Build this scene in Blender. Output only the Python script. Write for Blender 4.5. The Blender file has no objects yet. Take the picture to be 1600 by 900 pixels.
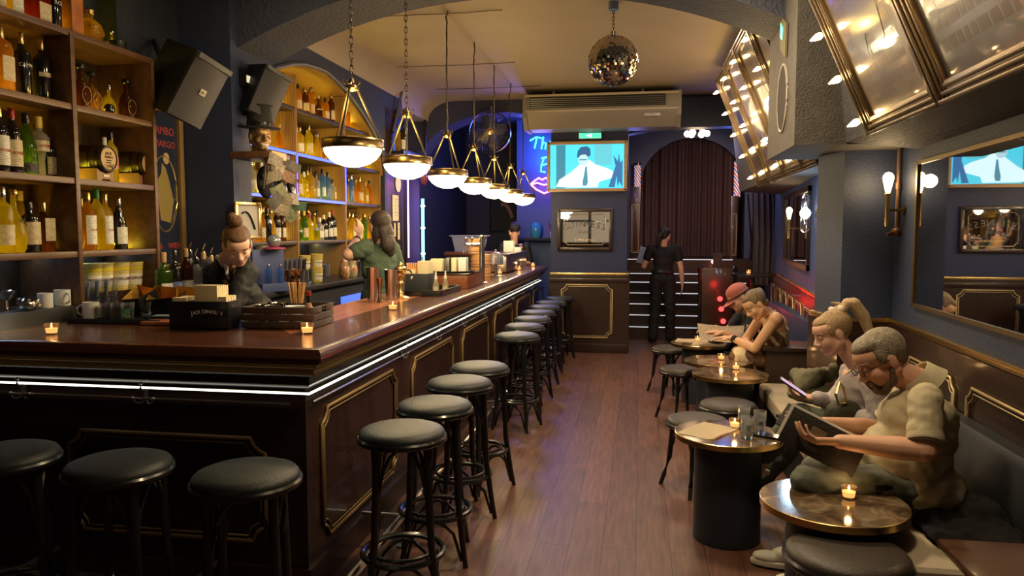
import bpy, bmesh, math, random
from mathutils import Vector as V, Matrix as MX, noise
random.seed(7)
R = math.radians; PI = math.pi
sc = bpy.context.scene; C = sc.collection

# ---------------------------------------------------------------- camera, world, exposure
F_PX = 1180.0; EYE = 1.6
PITCH = math.atan(88 / F_PX); YAW = math.atan(200 / F_PX * math.cos(PITCH))
cd = bpy.data.cameras.new('camera'); cd.sensor_width = 36; cd.lens = F_PX / 1600 * 36; cd.clip_start = .05
cam = bpy.data.objects.new('camera', cd); C.objects.link(cam); sc.camera = cam
cam.location = (0, 0, EYE); cam.rotation_euler = (PI / 2 - PITCH, 0, YAW)
w = bpy.data.worlds.new('world'); sc.world = w; w.use_nodes = True
w.node_tree.nodes['Background'].inputs[0].default_value = (.55, .45, .42, 1)
w.node_tree.nodes['Background'].inputs[1].default_value = .035
sc.view_settings.view_transform = 'Standard'; sc.view_settings.look = 'None'
sc.view_settings.exposure = 0.15; sc.view_settings.gamma = 1; sc.view_settings.use_curve_mapping = False
cy = sc.cycles
cy.max_bounces = 7; cy.diffuse_bounces = 3; cy.glossy_bounces = 4; cy.transmission_bounces = 6; cy.transparent_max_bounces = 8
cy.caustics_reflective = False; cy.caustics_refractive = False; cy.sample_clamp_indirect = 4; cy.sample_clamp_direct = 0
cy.use_denoising = True

LIGHT = dict(bowl=8.0, pend=21, up=10, bulb=40, strip_yellow=46, strip_blue=5, rail=3.2)

def lamp(name, kind, loc, power, col, size=.1, rot=None, size_y=None, spot=None, blend=.6):
    l = bpy.data.lights.new(name, kind); l.energy = power; l.color = col
    if kind == 'AREA':
        l.size = size
        if size_y: l.shape = 'RECTANGLE'; l.size_y = size_y
    else: l.shadow_soft_size = size
    if spot: l.spot_size = R(spot); l.spot_blend = blend
    o = bpy.data.objects.new(name, l); C.objects.link(o); o.location = loc
    if rot: o.rotation_euler = rot
    return o
def aim(o, tgt): o.rotation_euler = (V(tgt) - o.location).to_track_quat('-Z', 'Y').to_euler(); return o
# room lights: ceiling spots out of frame above the photographer, an added fill over the bench, blue and purple party lights at the back
lamp('ceiling_downlight', 'AREA', (.35, 2.5, 3.4), 30, (1, .76, .46), .35)
lamp('bench_fill_light', 'AREA', (.0, 4.4, 3.3), 60, (1, .78, .48), .4)  # warm fill added to brighten the people on the bench
lamp('ceiling_downlight_bar', 'AREA', (-2.2, 4.4, 3.4), 4, (1, .8, .55), .5)
lamp('ceiling_downlight_aisle', 'AREA', (.3, 7.6, 3.3), 40, (1, .74, .5), .5)
lamp('party_light_blue', 'POINT', (-1.5, 11.0, 2.9), 60, (.1, .14, 1), .15)
lamp('party_light_violet', 'POINT', (-2.3, 9.3, 2.0), 3, (.35, .2, 1), .1)
lamp('stage_light_blue', 'POINT', (1.2, 10.6, 2.7), 9, (.12, .25, 1), .1)
lamp('stage_light_side', 'POINT', (-.1, 11.4, 2.6), 5, (.2, .25, 1), .1)
aim(lamp('spot_blue_floor', 'SPOT', (-.6, 9.0, 3.2), 14, (.25, .25, 1), .1, spot=60), (.1, 10.3, 0))

# ---------------------------------------------------------------- measuring: a ray of the photograph met with a plane of the room
_F = V((-math.sin(YAW) * math.cos(PITCH), math.cos(YAW) * math.cos(PITCH), -math.sin(PITCH)))
_R = V((math.cos(YAW), math.sin(YAW), 0)); _U = _R.cross(_F)
def ray(x, y): return _F + _R * ((x - 800) / F_PX) + _U * ((450 - y) / F_PX)
def PY(x, y, Y): d = ray(x, y); return V((0, 0, EYE)) + d * (Y / d.y)
def PX(x, y, X): d = ray(x, y); return V((0, 0, EYE)) + d * (X / d.x)
def PZ(x, y, Z): d = ray(x, y); return V((0, 0, EYE)) + d * ((Z - EYE) / d.z)

# ---------------------------------------------------------------- materials
_m = {}
def mat(name, col=(.5, .5, .5), rough=.5, metal=0, emit=None, es=0, trans=0, ior=1.45, coat=0, bump=None, vary=None, spec=.5, translucent=0, alpha=1):
    if name in _m: return _m[name]
    m = bpy.data.materials.new(name); m.use_nodes = True; nt = m.node_tree; b = nt.nodes['Principled BSDF']
    I = b.inputs; I['Base Color'].default_value = (*col, 1); I['Roughness'].default_value = rough; I['Metallic'].default_value = metal
    I['Transmission Weight'].default_value = trans; I['IOR'].default_value = ior; I['Coat Weight'].default_value = coat
    I['Specular IOR Level'].default_value = spec; I['Coat Roughness'].default_value = .08; I['Alpha'].default_value = alpha
    if emit: I['Emission Color'].default_value = (*emit, 1); I['Emission Strength'].default_value = es
    tc = nt.nodes.new('ShaderNodeTexCoord')
    if vary:
        n = nt.nodes.new('ShaderNodeTexNoise'); n.inputs['Scale'].default_value = vary[0]; n.inputs['Detail'].default_value = 5
        mp = nt.nodes.new('ShaderNodeMapping'); mp.inputs['Scale'].default_value = vary[3] if len(vary) > 3 else (1, 1, 1)
        nt.links.new(tc.outputs['Object'], mp.inputs[0]); nt.links.new(mp.outputs[0], n.inputs[0])
        r = nt.nodes.new('ShaderNodeValToRGB'); r.color_ramp.elements[0].position = .35; r.color_ramp.elements[1].position = .65
        r.color_ramp.elements[0].color = (*col, 1); r.color_ramp.elements[1].color = (*vary[1], 1)
        nt.links.new(n.outputs[0], r.inputs[0]); nt.links.new(r.outputs[0], I['Base Color'])
    if bump:
        n = nt.nodes.new('ShaderNodeTexNoise'); n.inputs['Scale'].default_value = bump[0]; n.inputs['Detail'].default_value = 6
        bn = nt.nodes.new('ShaderNodeBump'); bn.inputs['Strength'].default_value = bump[1]; bn.inputs['Distance'].default_value = .02
        nt.links.new(tc.outputs['Object'], n.inputs[0]); nt.links.new(n.outputs[0], bn.inputs['Height']); nt.links.new(bn.outputs[0], I['Normal'])
    if translucent:
        t = nt.nodes.new('ShaderNodeBsdfTranslucent'); t.inputs[0].default_value = (*col, 1)
        mx = nt.nodes.new('ShaderNodeMixShader'); mx.inputs[0].default_value = translucent
        nt.links.new(b.outputs[0], mx.inputs[1]); nt.links.new(t.outputs[0], mx.inputs[2])
        nt.links.new(mx.outputs[0], nt.nodes['Material Output'].inputs[0])
    _m[name] = m; return m
def emis(name, col=(1, 1, 1), s=1): return mat(name, (.04, .04, .04), .4, emit=col, es=s, spec=.2)
def bands(name, cols, scale, axis='Z', rough=.4, distort=0.0, thresh=None, metal=0, coat=0, mapping=(1, 1, 1), rot=(0, 0, 0), detail=2):
    """wood grain, stripes: a wave texture through a ramp of colours"""
    m = bpy.data.materials.new(name); m.use_nodes = True; nt = m.node_tree; b = nt.nodes['Principled BSDF']
    b.inputs['Roughness'].default_value = rough; b.inputs['Metallic'].default_value = metal; b.inputs['Coat Weight'].default_value = coat
    tc = nt.nodes.new('ShaderNodeTexCoord'); mp = nt.nodes.new('ShaderNodeMapping'); mp.inputs['Scale'].default_value = mapping; mp.inputs['Rotation'].default_value = rot
    wv = nt.nodes.new('ShaderNodeTexWave'); wv.bands_direction = axis; wv.inputs['Scale'].default_value = scale; wv.inputs['Distortion'].default_value = distort
    wv.inputs['Detail'].default_value = detail; wv.inputs['Detail Scale'].default_value = 1.5
    r = nt.nodes.new('ShaderNodeValToRGB'); e = r.color_ramp.elements
    if thresh is not None: r.color_ramp.interpolation = 'CONSTANT'
    for i, c in enumerate(cols):
        p = i / (len(cols) - 1) if thresh is None else (0 if i == 0 else thresh + (i - 1) * .12)
        el = e[i] if i < 2 else e.new(p); el.position = p; el.color = (*c, 1)
    nt.links.new(tc.outputs['Object'], mp.inputs[0]); nt.links.new(mp.outputs[0], wv.inputs[0]); nt.links.new(wv.outputs['Fac'], r.inputs[0]); nt.links.new(r.outputs[0], b.inputs['Base Color'])
    _m[name] = m; return m
def planks(name, c1, c2, mortar, bw, bh, rough, grain=.5, rotz=0, coat=0, bump=.2):
    m = bpy.data.materials.new(name); m.use_nodes = True; nt = m.node_tree; b = nt.nodes['Principled BSDF']
    b.inputs['Roughness'].default_value = rough; b.inputs['Coat Weight'].default_value = coat; b.inputs['Coat Roughness'].default_value = .2
    tc = nt.nodes.new('ShaderNodeTexCoord'); mp = nt.nodes.new('ShaderNodeMapping'); mp.inputs['Rotation'].default_value = (0, 0, rotz)
    br = nt.nodes.new('ShaderNodeTexBrick'); br.inputs['Scale'].default_value = 1; br.inputs['Brick Width'].default_value = bw; br.inputs['Row Height'].default_value = bh
    br.inputs['Mortar Size'].default_value = .002; br.inputs['Color1'].default_value = (*c1, 1); br.inputs['Color2'].default_value = (*c2, 1); br.inputs['Mortar'].default_value = (*mortar, 1)
    mp2 = nt.nodes.new('ShaderNodeMapping'); mp2.inputs['Scale'].default_value = (2.5, 28, 28)
    ns = nt.nodes.new('ShaderNodeTexNoise'); ns.inputs['Scale'].default_value = 1.6; ns.inputs['Detail'].default_value = 8
    mx = nt.nodes.new('ShaderNodeMix'); mx.data_type = 'RGBA'; mx.blend_type = 'MULTIPLY'; mx.inputs[0].default_value = grain
    rr = nt.nodes.new('ShaderNodeValToRGB'); rr.color_ramp.elements[0].position = .3; rr.color_ramp.elements[0].color = (.25, .25, .25, 1); rr.color_ramp.elements[1].position = .7; rr.color_ramp.elements[1].color = (1.5, 1.4, 1.3, 1)
    L = nt.links.new; L(tc.outputs['Object'], mp.inputs[0]); L(mp.outputs[0], br.inputs[0]); L(mp.outputs[0], mp2.inputs[0]); L(mp2.outputs[0], ns.inputs[0])
    L(ns.outputs[0], rr.inputs[0]); L(br.outputs[0], mx.inputs[6]); L(rr.outputs[0], mx.inputs[7]); L(mx.outputs[2], b.inputs['Base Color'])
    bn = nt.nodes.new('ShaderNodeBump'); bn.inputs['Strength'].default_value = bump; bn.inputs['Distance'].default_value = .003
    L(br.outputs['Fac'], bn.inputs['Height']); bn.invert = True; L(bn.outputs[0], b.inputs['Normal'])
    _m[name] = m; return m

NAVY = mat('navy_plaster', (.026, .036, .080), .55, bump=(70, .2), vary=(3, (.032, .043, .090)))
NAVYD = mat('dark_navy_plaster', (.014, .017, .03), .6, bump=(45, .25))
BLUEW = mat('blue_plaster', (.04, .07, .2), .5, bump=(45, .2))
GREYP = mat('grey_rough_plaster', (.085, .076, .070), .75, bump=(95, .35), vary=(9, (.11, .10, .095)))
CEIL = mat('ceiling_plaster', (.34, .28, .20), .65, bump=(6, .15), vary=(1.2, (.38, .31, .23)))
FLOOR = planks('floor_planks', (.135, .060, .040), (.095, .043, .031), (.02, .01, .008), 1.25, .17, .46, .55, rotz=R(90), bump=.15)
DWOOD = mat('dark_stained_wood', (.018, .008, .006), .36, coat=.25, vary=(4, (.032, .013, .009), 0, (1, 1, 9)), bump=(30, .08))
BARTOP = planks('varnished_boards_painted_sheen', (.42, .15, .06), (.28, .09, .04), (.04, .012, .006), 1.9, .085, .34, .55, rotz=R(90), coat=.7)  # base colour raised to stand in for pendant reflections on the long top
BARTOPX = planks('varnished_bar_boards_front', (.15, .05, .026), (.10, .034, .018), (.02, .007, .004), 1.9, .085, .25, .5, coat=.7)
SHELFW = mat('walnut_shelf_wood', (.085, .038, .018), .4, vary=(3, (.14, .065, .03), 0, (8, 1, 8)))
SHELFD = mat('dark_shelf_wood', (.03, .016, .01), .4, vary=(3, (.05, .026, .015), 0, (8, 1, 8)))
BACKW = bands('back_panel_wood', [(.016, .009, .004), (.028, .015, .006), (.036, .02, .008)], 3, 'Y', .5, 3, mapping=(1, 5, .5))
PINE = bands('golden_pine', [(.24, .12, .03), (.38, .21, .055), (.44, .26, .08)], 3.2, 'X', .45, 4, mapping=(6, 6, .6))
BRASS = mat('brushed_brass', (.72, .50, .20), .26, 1)
BRASSD = mat('aged_brass', (.20, .14, .07), .4, 1)
GOLDP = mat('gold_paint', (.26, .17, .07), .5, .6)
CREAMG = mat('pale_gold_moulding', (.50, .38, .2), .4, .5)
STEEL = mat('polished_steel', (.62, .60, .58), .16, 1)
STEELD = mat('dull_steel', (.30, .30, .31), .35, 1)
BLACK = mat('black_lacquer', (.008, .008, .009), .28, coat=.3)
BLACKM = mat('matte_black', (.006, .006, .007), .65)
LEATHER = mat('black_leather', (.006, .0095, .0105), .52, bump=(160, .12))
BROWNL = mat('brown_leather', (.035, .026, .020), .5, bump=(160, .12))
BENCHF = mat('taupe_bench_fabric', (.36, .30, .22), .85, bump=(220, .2), vary=(5, (.42, .35, .26)))
BENCHL = mat('navy_bench_leather', (.005, .007, .012), .55, bump=(120, .12))
GLASS = mat('clear_glass', (.96, .98, 1), .03, trans=1, ior=1.25, translucent=.16)
PANE = mat('poster_glass', (.9, .9, .9), .04, trans=1, ior=1.3)
WATER = mat('drinking_water', (.9, .96, .95), .0, trans=1, ior=1.25)
WHITEC = mat('white_ceramic', (.75, .75, .72), .25)
PAPER = mat('cream_paper', (.78, .66, .42), .8)
PAPERW = mat('white_paper', (.75, .72, .66), .8)
MIRROR = mat('mirror_silver', (.62, .64, .68), .015, 1)
RUBBER = mat('rubber', (.015, .015, .015), .7)

# ---------------------------------------------------------------- geometry helpers
def _xf(bm, vs, loc=(0, 0, 0), rot=None):
    M = MX.Translation(V(loc)) @ (rot.to_4x4() if rot is not None else MX.Identity(4))
    bmesh.ops.transform(bm, matrix=M, verts=vs)
def eul(x=0, y=0, z=0):
    from mathutils import Euler
    return Euler((x, y, z)).to_matrix()
def axes(d, up=(0, 0, 1)):
    """rotation whose Z runs along d"""
    d = V(d).normalized(); u = V(up)
    if abs(d.dot(u.normalized())) > .98: u = V((1, 0, 0)) if abs(d.x) < .9 else V((0, 1, 0))
    x = u.cross(d).normalized(); y = d.cross(x)
    return MX((x, y, d)).transposed()
def box(bm, c, s, rot=None, bev=0, seg=2):
    g = bmesh.ops.create_cube(bm, size=1); vs = g['verts']
    bmesh.ops.transform(bm, matrix=MX.Diagonal((*s, 1)), verts=vs)
    if bev:
        es = list({e for v in vs for e in v.link_edges})
        r = bmesh.ops.bevel(bm, geom=es, offset=min(bev, min(s) * .45), segments=seg, affect='EDGES', profile=.6)
        vs = list({v for f in r['faces'] for v in f.verts} | {v for v in vs if v.is_valid})
    _xf(bm, vs, c, rot); return vs
def box2(bm, lo, hi, **k): return box(bm, [(a + b) / 2 for a, b in zip(lo, hi)], [abs(b - a) for a, b in zip(lo, hi)], **k)
def lathe(bm, prof, n=24, loc=(0, 0, 0), rot=None, sq=0, closed=True, arc=None, sx=1, sy=1):
    """profile [(r, z)] turned about Z; sq > 0 squares the section"""
    rings = []; full = arc is None; a0, a1 = (0, 2 * PI) if full else arc; m = n if full else n + 1; new = []
    for r, z in prof:
        ring = []
        for i in range(m):
            a = a0 + (a1 - a0) * i / n; c, s = math.cos(a), math.sin(a); k = 1
            if sq: k = (1 - sq) + sq * min(1 / max(abs(c), 1e-6), 1 / max(abs(s), 1e-6)) * .88
            v = bm.verts.new((r * k * c * sx, r * k * s * sy, z)); ring.append(v); new.append(v)
        rings.append(ring)
    for a, b in zip(rings, rings[1:]):
        for i in range(m if full else m - 1):
            j = (i + 1) % m
            bm.faces.new((a[i], a[j], b[j], b[i]))
    if closed and full:
        if prof[0][0] > 1e-5: bm.faces.new(list(reversed(rings[0])))
        if prof[-1][0] > 1e-5: bm.faces.new(rings[-1])
    _xf(bm, new, loc, rot); return new
def cyl(bm, p0, p1, r0, r1=None, n=16, cap=True):
    p0, p1 = V(p0), V(p1); d = p1 - p0
    return lathe(bm, [(r0, 0), (r0 if r1 is None else r1, d.length)], n, p0, axes(d), closed=cap)
def tube(bm, pts, r, n=8, closed=False, flat=1.0, up=(0, 0, 1)):
    """a round bar bent along pts; r may be a list"""
    pts = [V(p) for p in pts]; k = len(pts); rings = []
    for i, p in enumerate(pts):
        a = pts[(i - 1) % k] if (closed or i) else p; b = pts[(i + 1) % k] if (closed or i < k - 1) else p
        Mx = axes((b - a) if (b - a).length > 1e-9 else V((0, 0, 1)), up); rr = r[i] if isinstance(r, (list, tuple)) else r
        rings.append([bm.verts.new(p + Mx @ V((rr * math.cos(2 * PI * j / n), rr * flat * math.sin(2 * PI * j / n), 0))) for j in range(n)])
    for i in range(k if closed else k - 1):
        a, b = rings[i], rings[(i + 1) % k]
        for j in range(n): bm.faces.new((a[j], a[(j + 1) % n], b[(j + 1) % n], b[j]))
    if not closed: bm.faces.new(list(reversed(rings[0]))); bm.faces.new(rings[-1])
def ell(bm, c, s, rot=None, sub=3):
    g = bmesh.ops.create_icosphere(bm, subdivisions=sub, radius=1); vs = g['verts']
    bmesh.ops.transform(bm, matrix=MX.Diagonal((*s, 1)), verts=vs); _xf(bm, vs, c, rot); return vs
def prism(bm, pts, axis, t0, t1):
    """outline of 2-D points, extruded along an axis ('X': pts are (y,z); 'Y': (x,z); 'Z': (x,y))"""
    f = {'X': lambda a, b, t: (t, a, b), 'Y': lambda a, b, t: (a, t, b), 'Z': lambda a, b, t: (a, b, t)}[axis]
    A = [bm.verts.new(f(a, b, t0)) for a, b in pts]; B = [bm.verts.new(f(a, b, t1)) for a, b in pts]
    bm.faces.new(A); bm.faces.new(list(reversed(B))); n = len(pts)
    for i in range(n): bm.faces.new((A[i], B[i], B[(i + 1) % n], A[(i + 1) % n]))
    return A + B
def nb(): return bmesh.new()
def arcpts(c, r, a0, a1, n, plane='XZ', ry=None):
    out = []
    for i in range(n + 1):
        a = a0 + (a1 - a0) * i / n; u, v = r * math.cos(a), (ry or r) * math.sin(a)
        out.append(V(c) + (V((u, 0, v)) if plane == 'XZ' else V((0, u, v)) if plane == 'YZ' else V((u, v, 0))))
    return out
def bez(p0, p1, p2, p3, n=10):
    p0, p1, p2, p3 = map(V, (p0, p1, p2, p3)); o = []
    for i in range(n + 1):
        t = i / n; u = 1 - t; o.append(p0 * u ** 3 + p1 * 3 * u * u * t + p2 * 3 * u * t * t + p3 * t ** 3)
    return o
def me_of(bm, name, m, smooth=True, ang=35):
    bmesh.ops.recalc_face_normals(bm, faces=bm.faces)
    me = bpy.data.meshes.new(name); bm.to_mesh(me); bm.free()
    if smooth:
        me.polygons.foreach_set('use_smooth', [True] * len(me.polygons)); me.set_sharp_from_angle(angle=R(ang))
    for x in (m if isinstance(m, (list, tuple)) else [m]): me.materials.append(x)
    return me
def obj(name, bm, m, parent=None, smooth=True, ang=35, loc=None, rotz=None):
    me = bm if isinstance(bm, bpy.types.Mesh) else me_of(bm, name, m, smooth, ang)
    o = bpy.data.objects.new(name, me); C.objects.link(o); o.parent = parent
    if loc is not None: o.location = loc
    if rotz: o.rotation_euler = (0, 0, rotz)
    return o
def thing(name, label, cat, loc=(0, 0, 0), rotz=0, group=None):
    o = bpy.data.objects.new(name, None); C.objects.link(o); o.empty_display_size = .05
    o.location = loc; o.rotation_euler = (0, 0, rotz); o['label'] = label; o['category'] = cat
    if group: o['group'] = group
    return o
def tag(o, label, cat, group=None):
    o['label'] = label; o['category'] = cat
    if group: o['group'] = group
    return o
def struct(name, bm, m, **k): o = obj(name, bm, m, **k); o['kind'] = 'structure'; return o
def dup(root, loc, rotz=0, label=None, group=None, scale=None):
    r = root.copy(); C.objects.link(r); r.location = loc; r.rotation_euler = (0, 0, rotz)
    if scale: r.scale = (scale,) * 3
    if label: r['label'] = label
    if group: r['group'] = group
    for ch in list(root.children):
        c = ch.copy(); C.objects.link(c); c.parent = r
        for g in ch.children: d = g.copy(); C.objects.link(d); d.parent = c
    return r
def text_mesh(s, size, m, ext=.0008, bend=None, align='CENTER'):
    """lettering lying in the XZ plane facing -Y, centred; bend wraps it round a cylinder of that radius"""
    cu = bpy.data.curves.new('lettering', 'FONT'); cu.body = s; cu.size = size; cu.extrude = ext; cu.align_x = align; cu.align_y = 'CENTER'; cu.resolution_u = 3
    t = bpy.data.objects.new('lettering', cu); me = bpy.data.meshes.new_from_object(t); bpy.data.objects.remove(t); bpy.data.curves.remove(cu)
    for v in me.vertices:
        x, y, z = v.co
        v.co = (x, -z, y) if not bend else ((bend + z) * math.sin(x / bend), -(bend + z) * math.cos(x / bend), y)
    me.materials.clear(); me.materials.append(m); return me
def lettering(s, size, m, parent, loc, rotz=0, bend=None, name='lettering', rx=0, sx=1):
    o = bpy.data.objects.new(name, text_mesh(s, size, m, bend=bend)); C.objects.link(o); o.parent = parent; o.location = loc
    o.rotation_euler = (rx, 0, rotz); o.scale = (sx, 1, 1); return o
ORD = ['first', 'second', 'third', 'fourth', 'fifth', 'sixth', 'seventh', 'eighth', 'ninth', 'tenth', 'eleventh', 'twelfth', 'thirteenth', 'fourteenth', 'fifteenth']
# ================================================================ THE ROOM
def rwx(Y): return 1.43 + .03 * Y if Y < 5.2 else 1.0 + .077 * Y
b = nb(); box2(b, (-4.2, -1.6, -.1), (3.2, 15.2, 0)); struct('floor', b, FLOOR, smooth=False)
b = nb(); box2(b, (-3.3, 3.95, 0), (-2.0, 10.2, .15)); struct('floor_platform', b, mat('rubber_mat', (.02, .02, .022), .7), smooth=False)
# ceiling: flat with a cove that comes down to the bar wall
b = nb(); pr = []
for i in range(9): a = PI / 2 * i / 8; pr.append((-2.5 - .37 * math.sin(a), 3.1 + .26 * math.cos(a)))
out = [(3.0, 3.36), (-2.5, 3.36)] + pr[1:] + [(-3.3, 3.1), (-3.3, 3.6), (3.0, 3.6)]
prism(b, out, 'Y', 5.4, 10.1); struct('ceiling', b, CEIL, ang=30)
b = nb(); box2(b, (-4, -1.6, 3.45), (3, 5.4, 3.6)); struct('ceiling', b, NAVYD, smooth=False)
b = nb(); box2(b, (-4, 10.1, 3.36), (3.2, 15.2, 3.6)); struct('ceiling', b, NAVY, smooth=False)
# transverse arch across the room
def arch_z(x):
    t = abs(x + .95) / 1.9; return 3.33 - .42 * t ** 2.2
b = nb(); xs = [-3.4 + .1 * i for i in range(45)]
prism(b, [(x, arch_z(x)) for x in xs] + [(1.0, 3.5), (-3.4, 3.5)], 'Y', 5.1, 5.65)
struct('trim_ceiling_arch', b, mat('arch_plaster', (.05, .056, .085), .65, bump=(38, .6)), ang=30)
# bar wall with the arched niche
NI = [(5.25, 0), (5.25, 2.45), (5.34, 2.72), (5.67, 2.89), (5.95, 2.98), (6.19, 3.03), (6.45, 3.055), (6.66, 3.06), (6.96, 3.01), (7.2, 2.95), (7.455, 2.86), (7.7, 2.76), (7.9, 2.66), (8.08, 2.53), (8.16, 2.45), (8.24, 2.25), (8.24, 0)]
b = nb(); prism(b, [(5.0, 0)] + NI + [(8.9, 0), (8.9, 3.5), (5.0, 3.5)], 'X', -3.4, -2.85); struct('wall_left', b, NAVY, ang=30)
b = nb(); pts = [V((-2.845, y, z)) for y, z in NI[1:-1]]; tube(b, pts, .018, 6); struct('trim_niche', b, mat('niche_trim', (.06, .07, .12), .5))
b = nb(); box2(b, (-3.7, -1.6, 0), (-3.385, 5.0, 3.5)); struct('wall_left', b, NAVYD, smooth=False)
b = nb(); box2(b, (-3.7, 4.365, 0), (-3.25, 5.0, 3.5)); struct('wall_left', b, NAVYD, smooth=False)
b = nb(); box2(b, (-3.6, 5.2, 0), (-3.3, 8.3, 3.3)); struct('wall_left', b, BACKW, smooth=False)
b = nb(); box2(b, (-3.25, 8.9, 0), (-2.9, 9.2, 3.5)); struct('wall_left', b, DWOOD, smooth=False)
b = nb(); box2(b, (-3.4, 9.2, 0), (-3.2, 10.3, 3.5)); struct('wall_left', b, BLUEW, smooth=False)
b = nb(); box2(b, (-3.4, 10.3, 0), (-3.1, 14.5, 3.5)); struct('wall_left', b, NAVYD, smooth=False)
# header wall with the wide arch over the end of the bar, and the pillar with its wainscot
b = nb(); ar = [(-3.3, 2.5), (-2.95, 2.72), (-2.8, 2.9), (-2.6, 3.03), (-2.35, 3.13), (-2.05, 3.19), (-1.75, 3.2), (-1.45, 3.15), (-1.17, 3.04)]
prism(b, ar + [(-1.17, 3.5), (-3.3, 3.5)], 'Y', 10.1, 10.55); struct('wall_header', b, mat('header_plaster', (.045, .05, .10), .6, bump=(38, .3)), ang=30)
b = nb(); box2(b, (-1.17, 10.03, 0), (-.165, 10.55, 3.4)); struct('wall_pillar', b, mat('pillar_navy', (.012, .020, .078), .55, bump=(45, .15)), smooth=False)
b = nb(); prism(b, [(-.165, 2.9), (.3, 2.97), (1.9, 2.97), (1.9, 3.5), (-.165, 3.5)], 'Y', 10.3, 10.55); struct('wall_header', b, NAVY, smooth=False)
# rooms beyond: blue wall with neon, dark back wall, stage wall with the curtain arch
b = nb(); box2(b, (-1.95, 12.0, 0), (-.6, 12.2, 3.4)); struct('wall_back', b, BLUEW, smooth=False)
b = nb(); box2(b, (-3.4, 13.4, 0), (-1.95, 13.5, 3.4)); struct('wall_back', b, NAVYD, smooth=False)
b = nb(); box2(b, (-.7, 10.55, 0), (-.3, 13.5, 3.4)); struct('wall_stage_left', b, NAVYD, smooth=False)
b = nb(); ca = [(-.02, 1.0), (-.02, 2.35)] + [(.87 - .89 * math.cos(PI * i / 14), 2.35 + .86 * math.sin(PI * i / 14)) for i in range(1, 14)] + [(1.76, 2.35), (1.76, 1.0)]
prism(b, [(-.7, 1.0)] + ca + [(2.6, 1.0), (2.6, 3.45), (-.7, 3.45)], 'Y', 13.45, 13.6); struct('wall_stage', b, mat('stage_navy', (.03, .042, .10), .5, bump=(45, .15)), ang=25)
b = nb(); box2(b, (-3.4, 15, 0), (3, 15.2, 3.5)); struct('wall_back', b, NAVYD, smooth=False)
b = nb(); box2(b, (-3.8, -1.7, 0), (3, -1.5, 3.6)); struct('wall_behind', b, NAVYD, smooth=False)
b = nb(); box2(b, (-3.0, -1.5, 1.3), (-.6, -1.49, 2.6)); struct('window_added_1', b, emis('added_window_glow', (1, .72, .42), .4), smooth=False)  # unseen window added so the pillar mirror has something to reflect
for x in (-3.0, -2.2, -1.4, -.6): b = nb(); box2(b, (x - .04, -1.49, 1.25), (x + .04, -1.44, 2.65)); struct('window_added_frame', b, DWOOD, smooth=False)  # bars of the added unseen window
for z in (1.27, 1.9, 2.63): b = nb(); box2(b, (-3.04, -1.49, z - .03), (-.56, -1.44, z + .03)); struct('window_added_frame', b, DWOOD, smooth=False)
# right wall, pier, bulkheads
def slantwall(name, Y0, Y1, z0, z1, off, th, m):
    b = nb(); prism(b, [(rwx(Y0 + 1e-4) - off, Y0), (rwx(Y1 - 1e-4) - off, Y1), (rwx(Y1 - 1e-4) - off + th, Y1), (rwx(Y0 + 1e-4) - off + th, Y0)], 'Z', z0, z1); return b
struct('wall_right', slantwall('', -1.5, 5.2, 0, 3.5, 0, .3, NAVY), NAVY, smooth=False)
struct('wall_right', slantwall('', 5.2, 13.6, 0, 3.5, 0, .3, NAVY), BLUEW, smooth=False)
b = nb(); prism(b, [(1.27, 5.1), (1.7, 5.1), (1.7, 5.5), (1.20, 5.5)], 'Z', 0, 3.4); struct('wall_pier', b, NAVY, smooth=False)
b = nb(); box2(b, (.89, 4.72, 2.11), (1.75, 5.68, 3.4)); struct('wall_bulkhead_box', b, GREYP, smooth=False)
b = nb(); prism(b, [(1.18, 2.12), (1.7, 2.06), (1.8, 3.45), (1.02, 3.45)], 'Y', -1.5, 4.72); struct('wall_bulkhead', b, mat('bulkhead_plaster', (.06, .058, .07), .65, bump=(38, .6)), smooth=False)
b = nb(); prism(b, [(1.28, 2.12), (2.1, 2.06), (2.2, 3.4), (1.1, 3.4)], 'Y', 5.68, 10.3); struct('wall_bulkhead', b, GREYP, smooth=False)
# chair rails
def rail(name, pts, m=BRASS, r=.022, z=1.04):
    b = nb(); k = len(pts)
    for i in range(k - 1):
        p, q = V((*pts[i], z)), V((*pts[i + 1], z)); d = (q - p).normalized(); nrm = V((-d.y, d.x, 0))
        box(b, (p + q) / 2, ((q - p).length + .02, .03, .035), rot=eul(0, 0, math.atan2(d.y, d.x)), bev=.008)
        box(b, (p + q) / 2 + V((0, 0, -.03)), ((q - p).length + .01, .016, .022), rot=eul(0, 0, math.atan2(d.y, d.x)), bev=.004)
    return struct(name, b, m)
rail('trim_rail_right', [(rwx(-1) - .015, -1), (rwx(5.05) - .015, 5.08), (1.262, 5.085), (1.19, 5.5)])
rail('trim_rail_right', [(rwx(5.56) - .015, 5.56), (rwx(11) - .015, 11.0)])
rail('trim_rail_pillar', [(-1.17, 10.02), (-.155, 10.02), (-.155, 10.5)])
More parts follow.
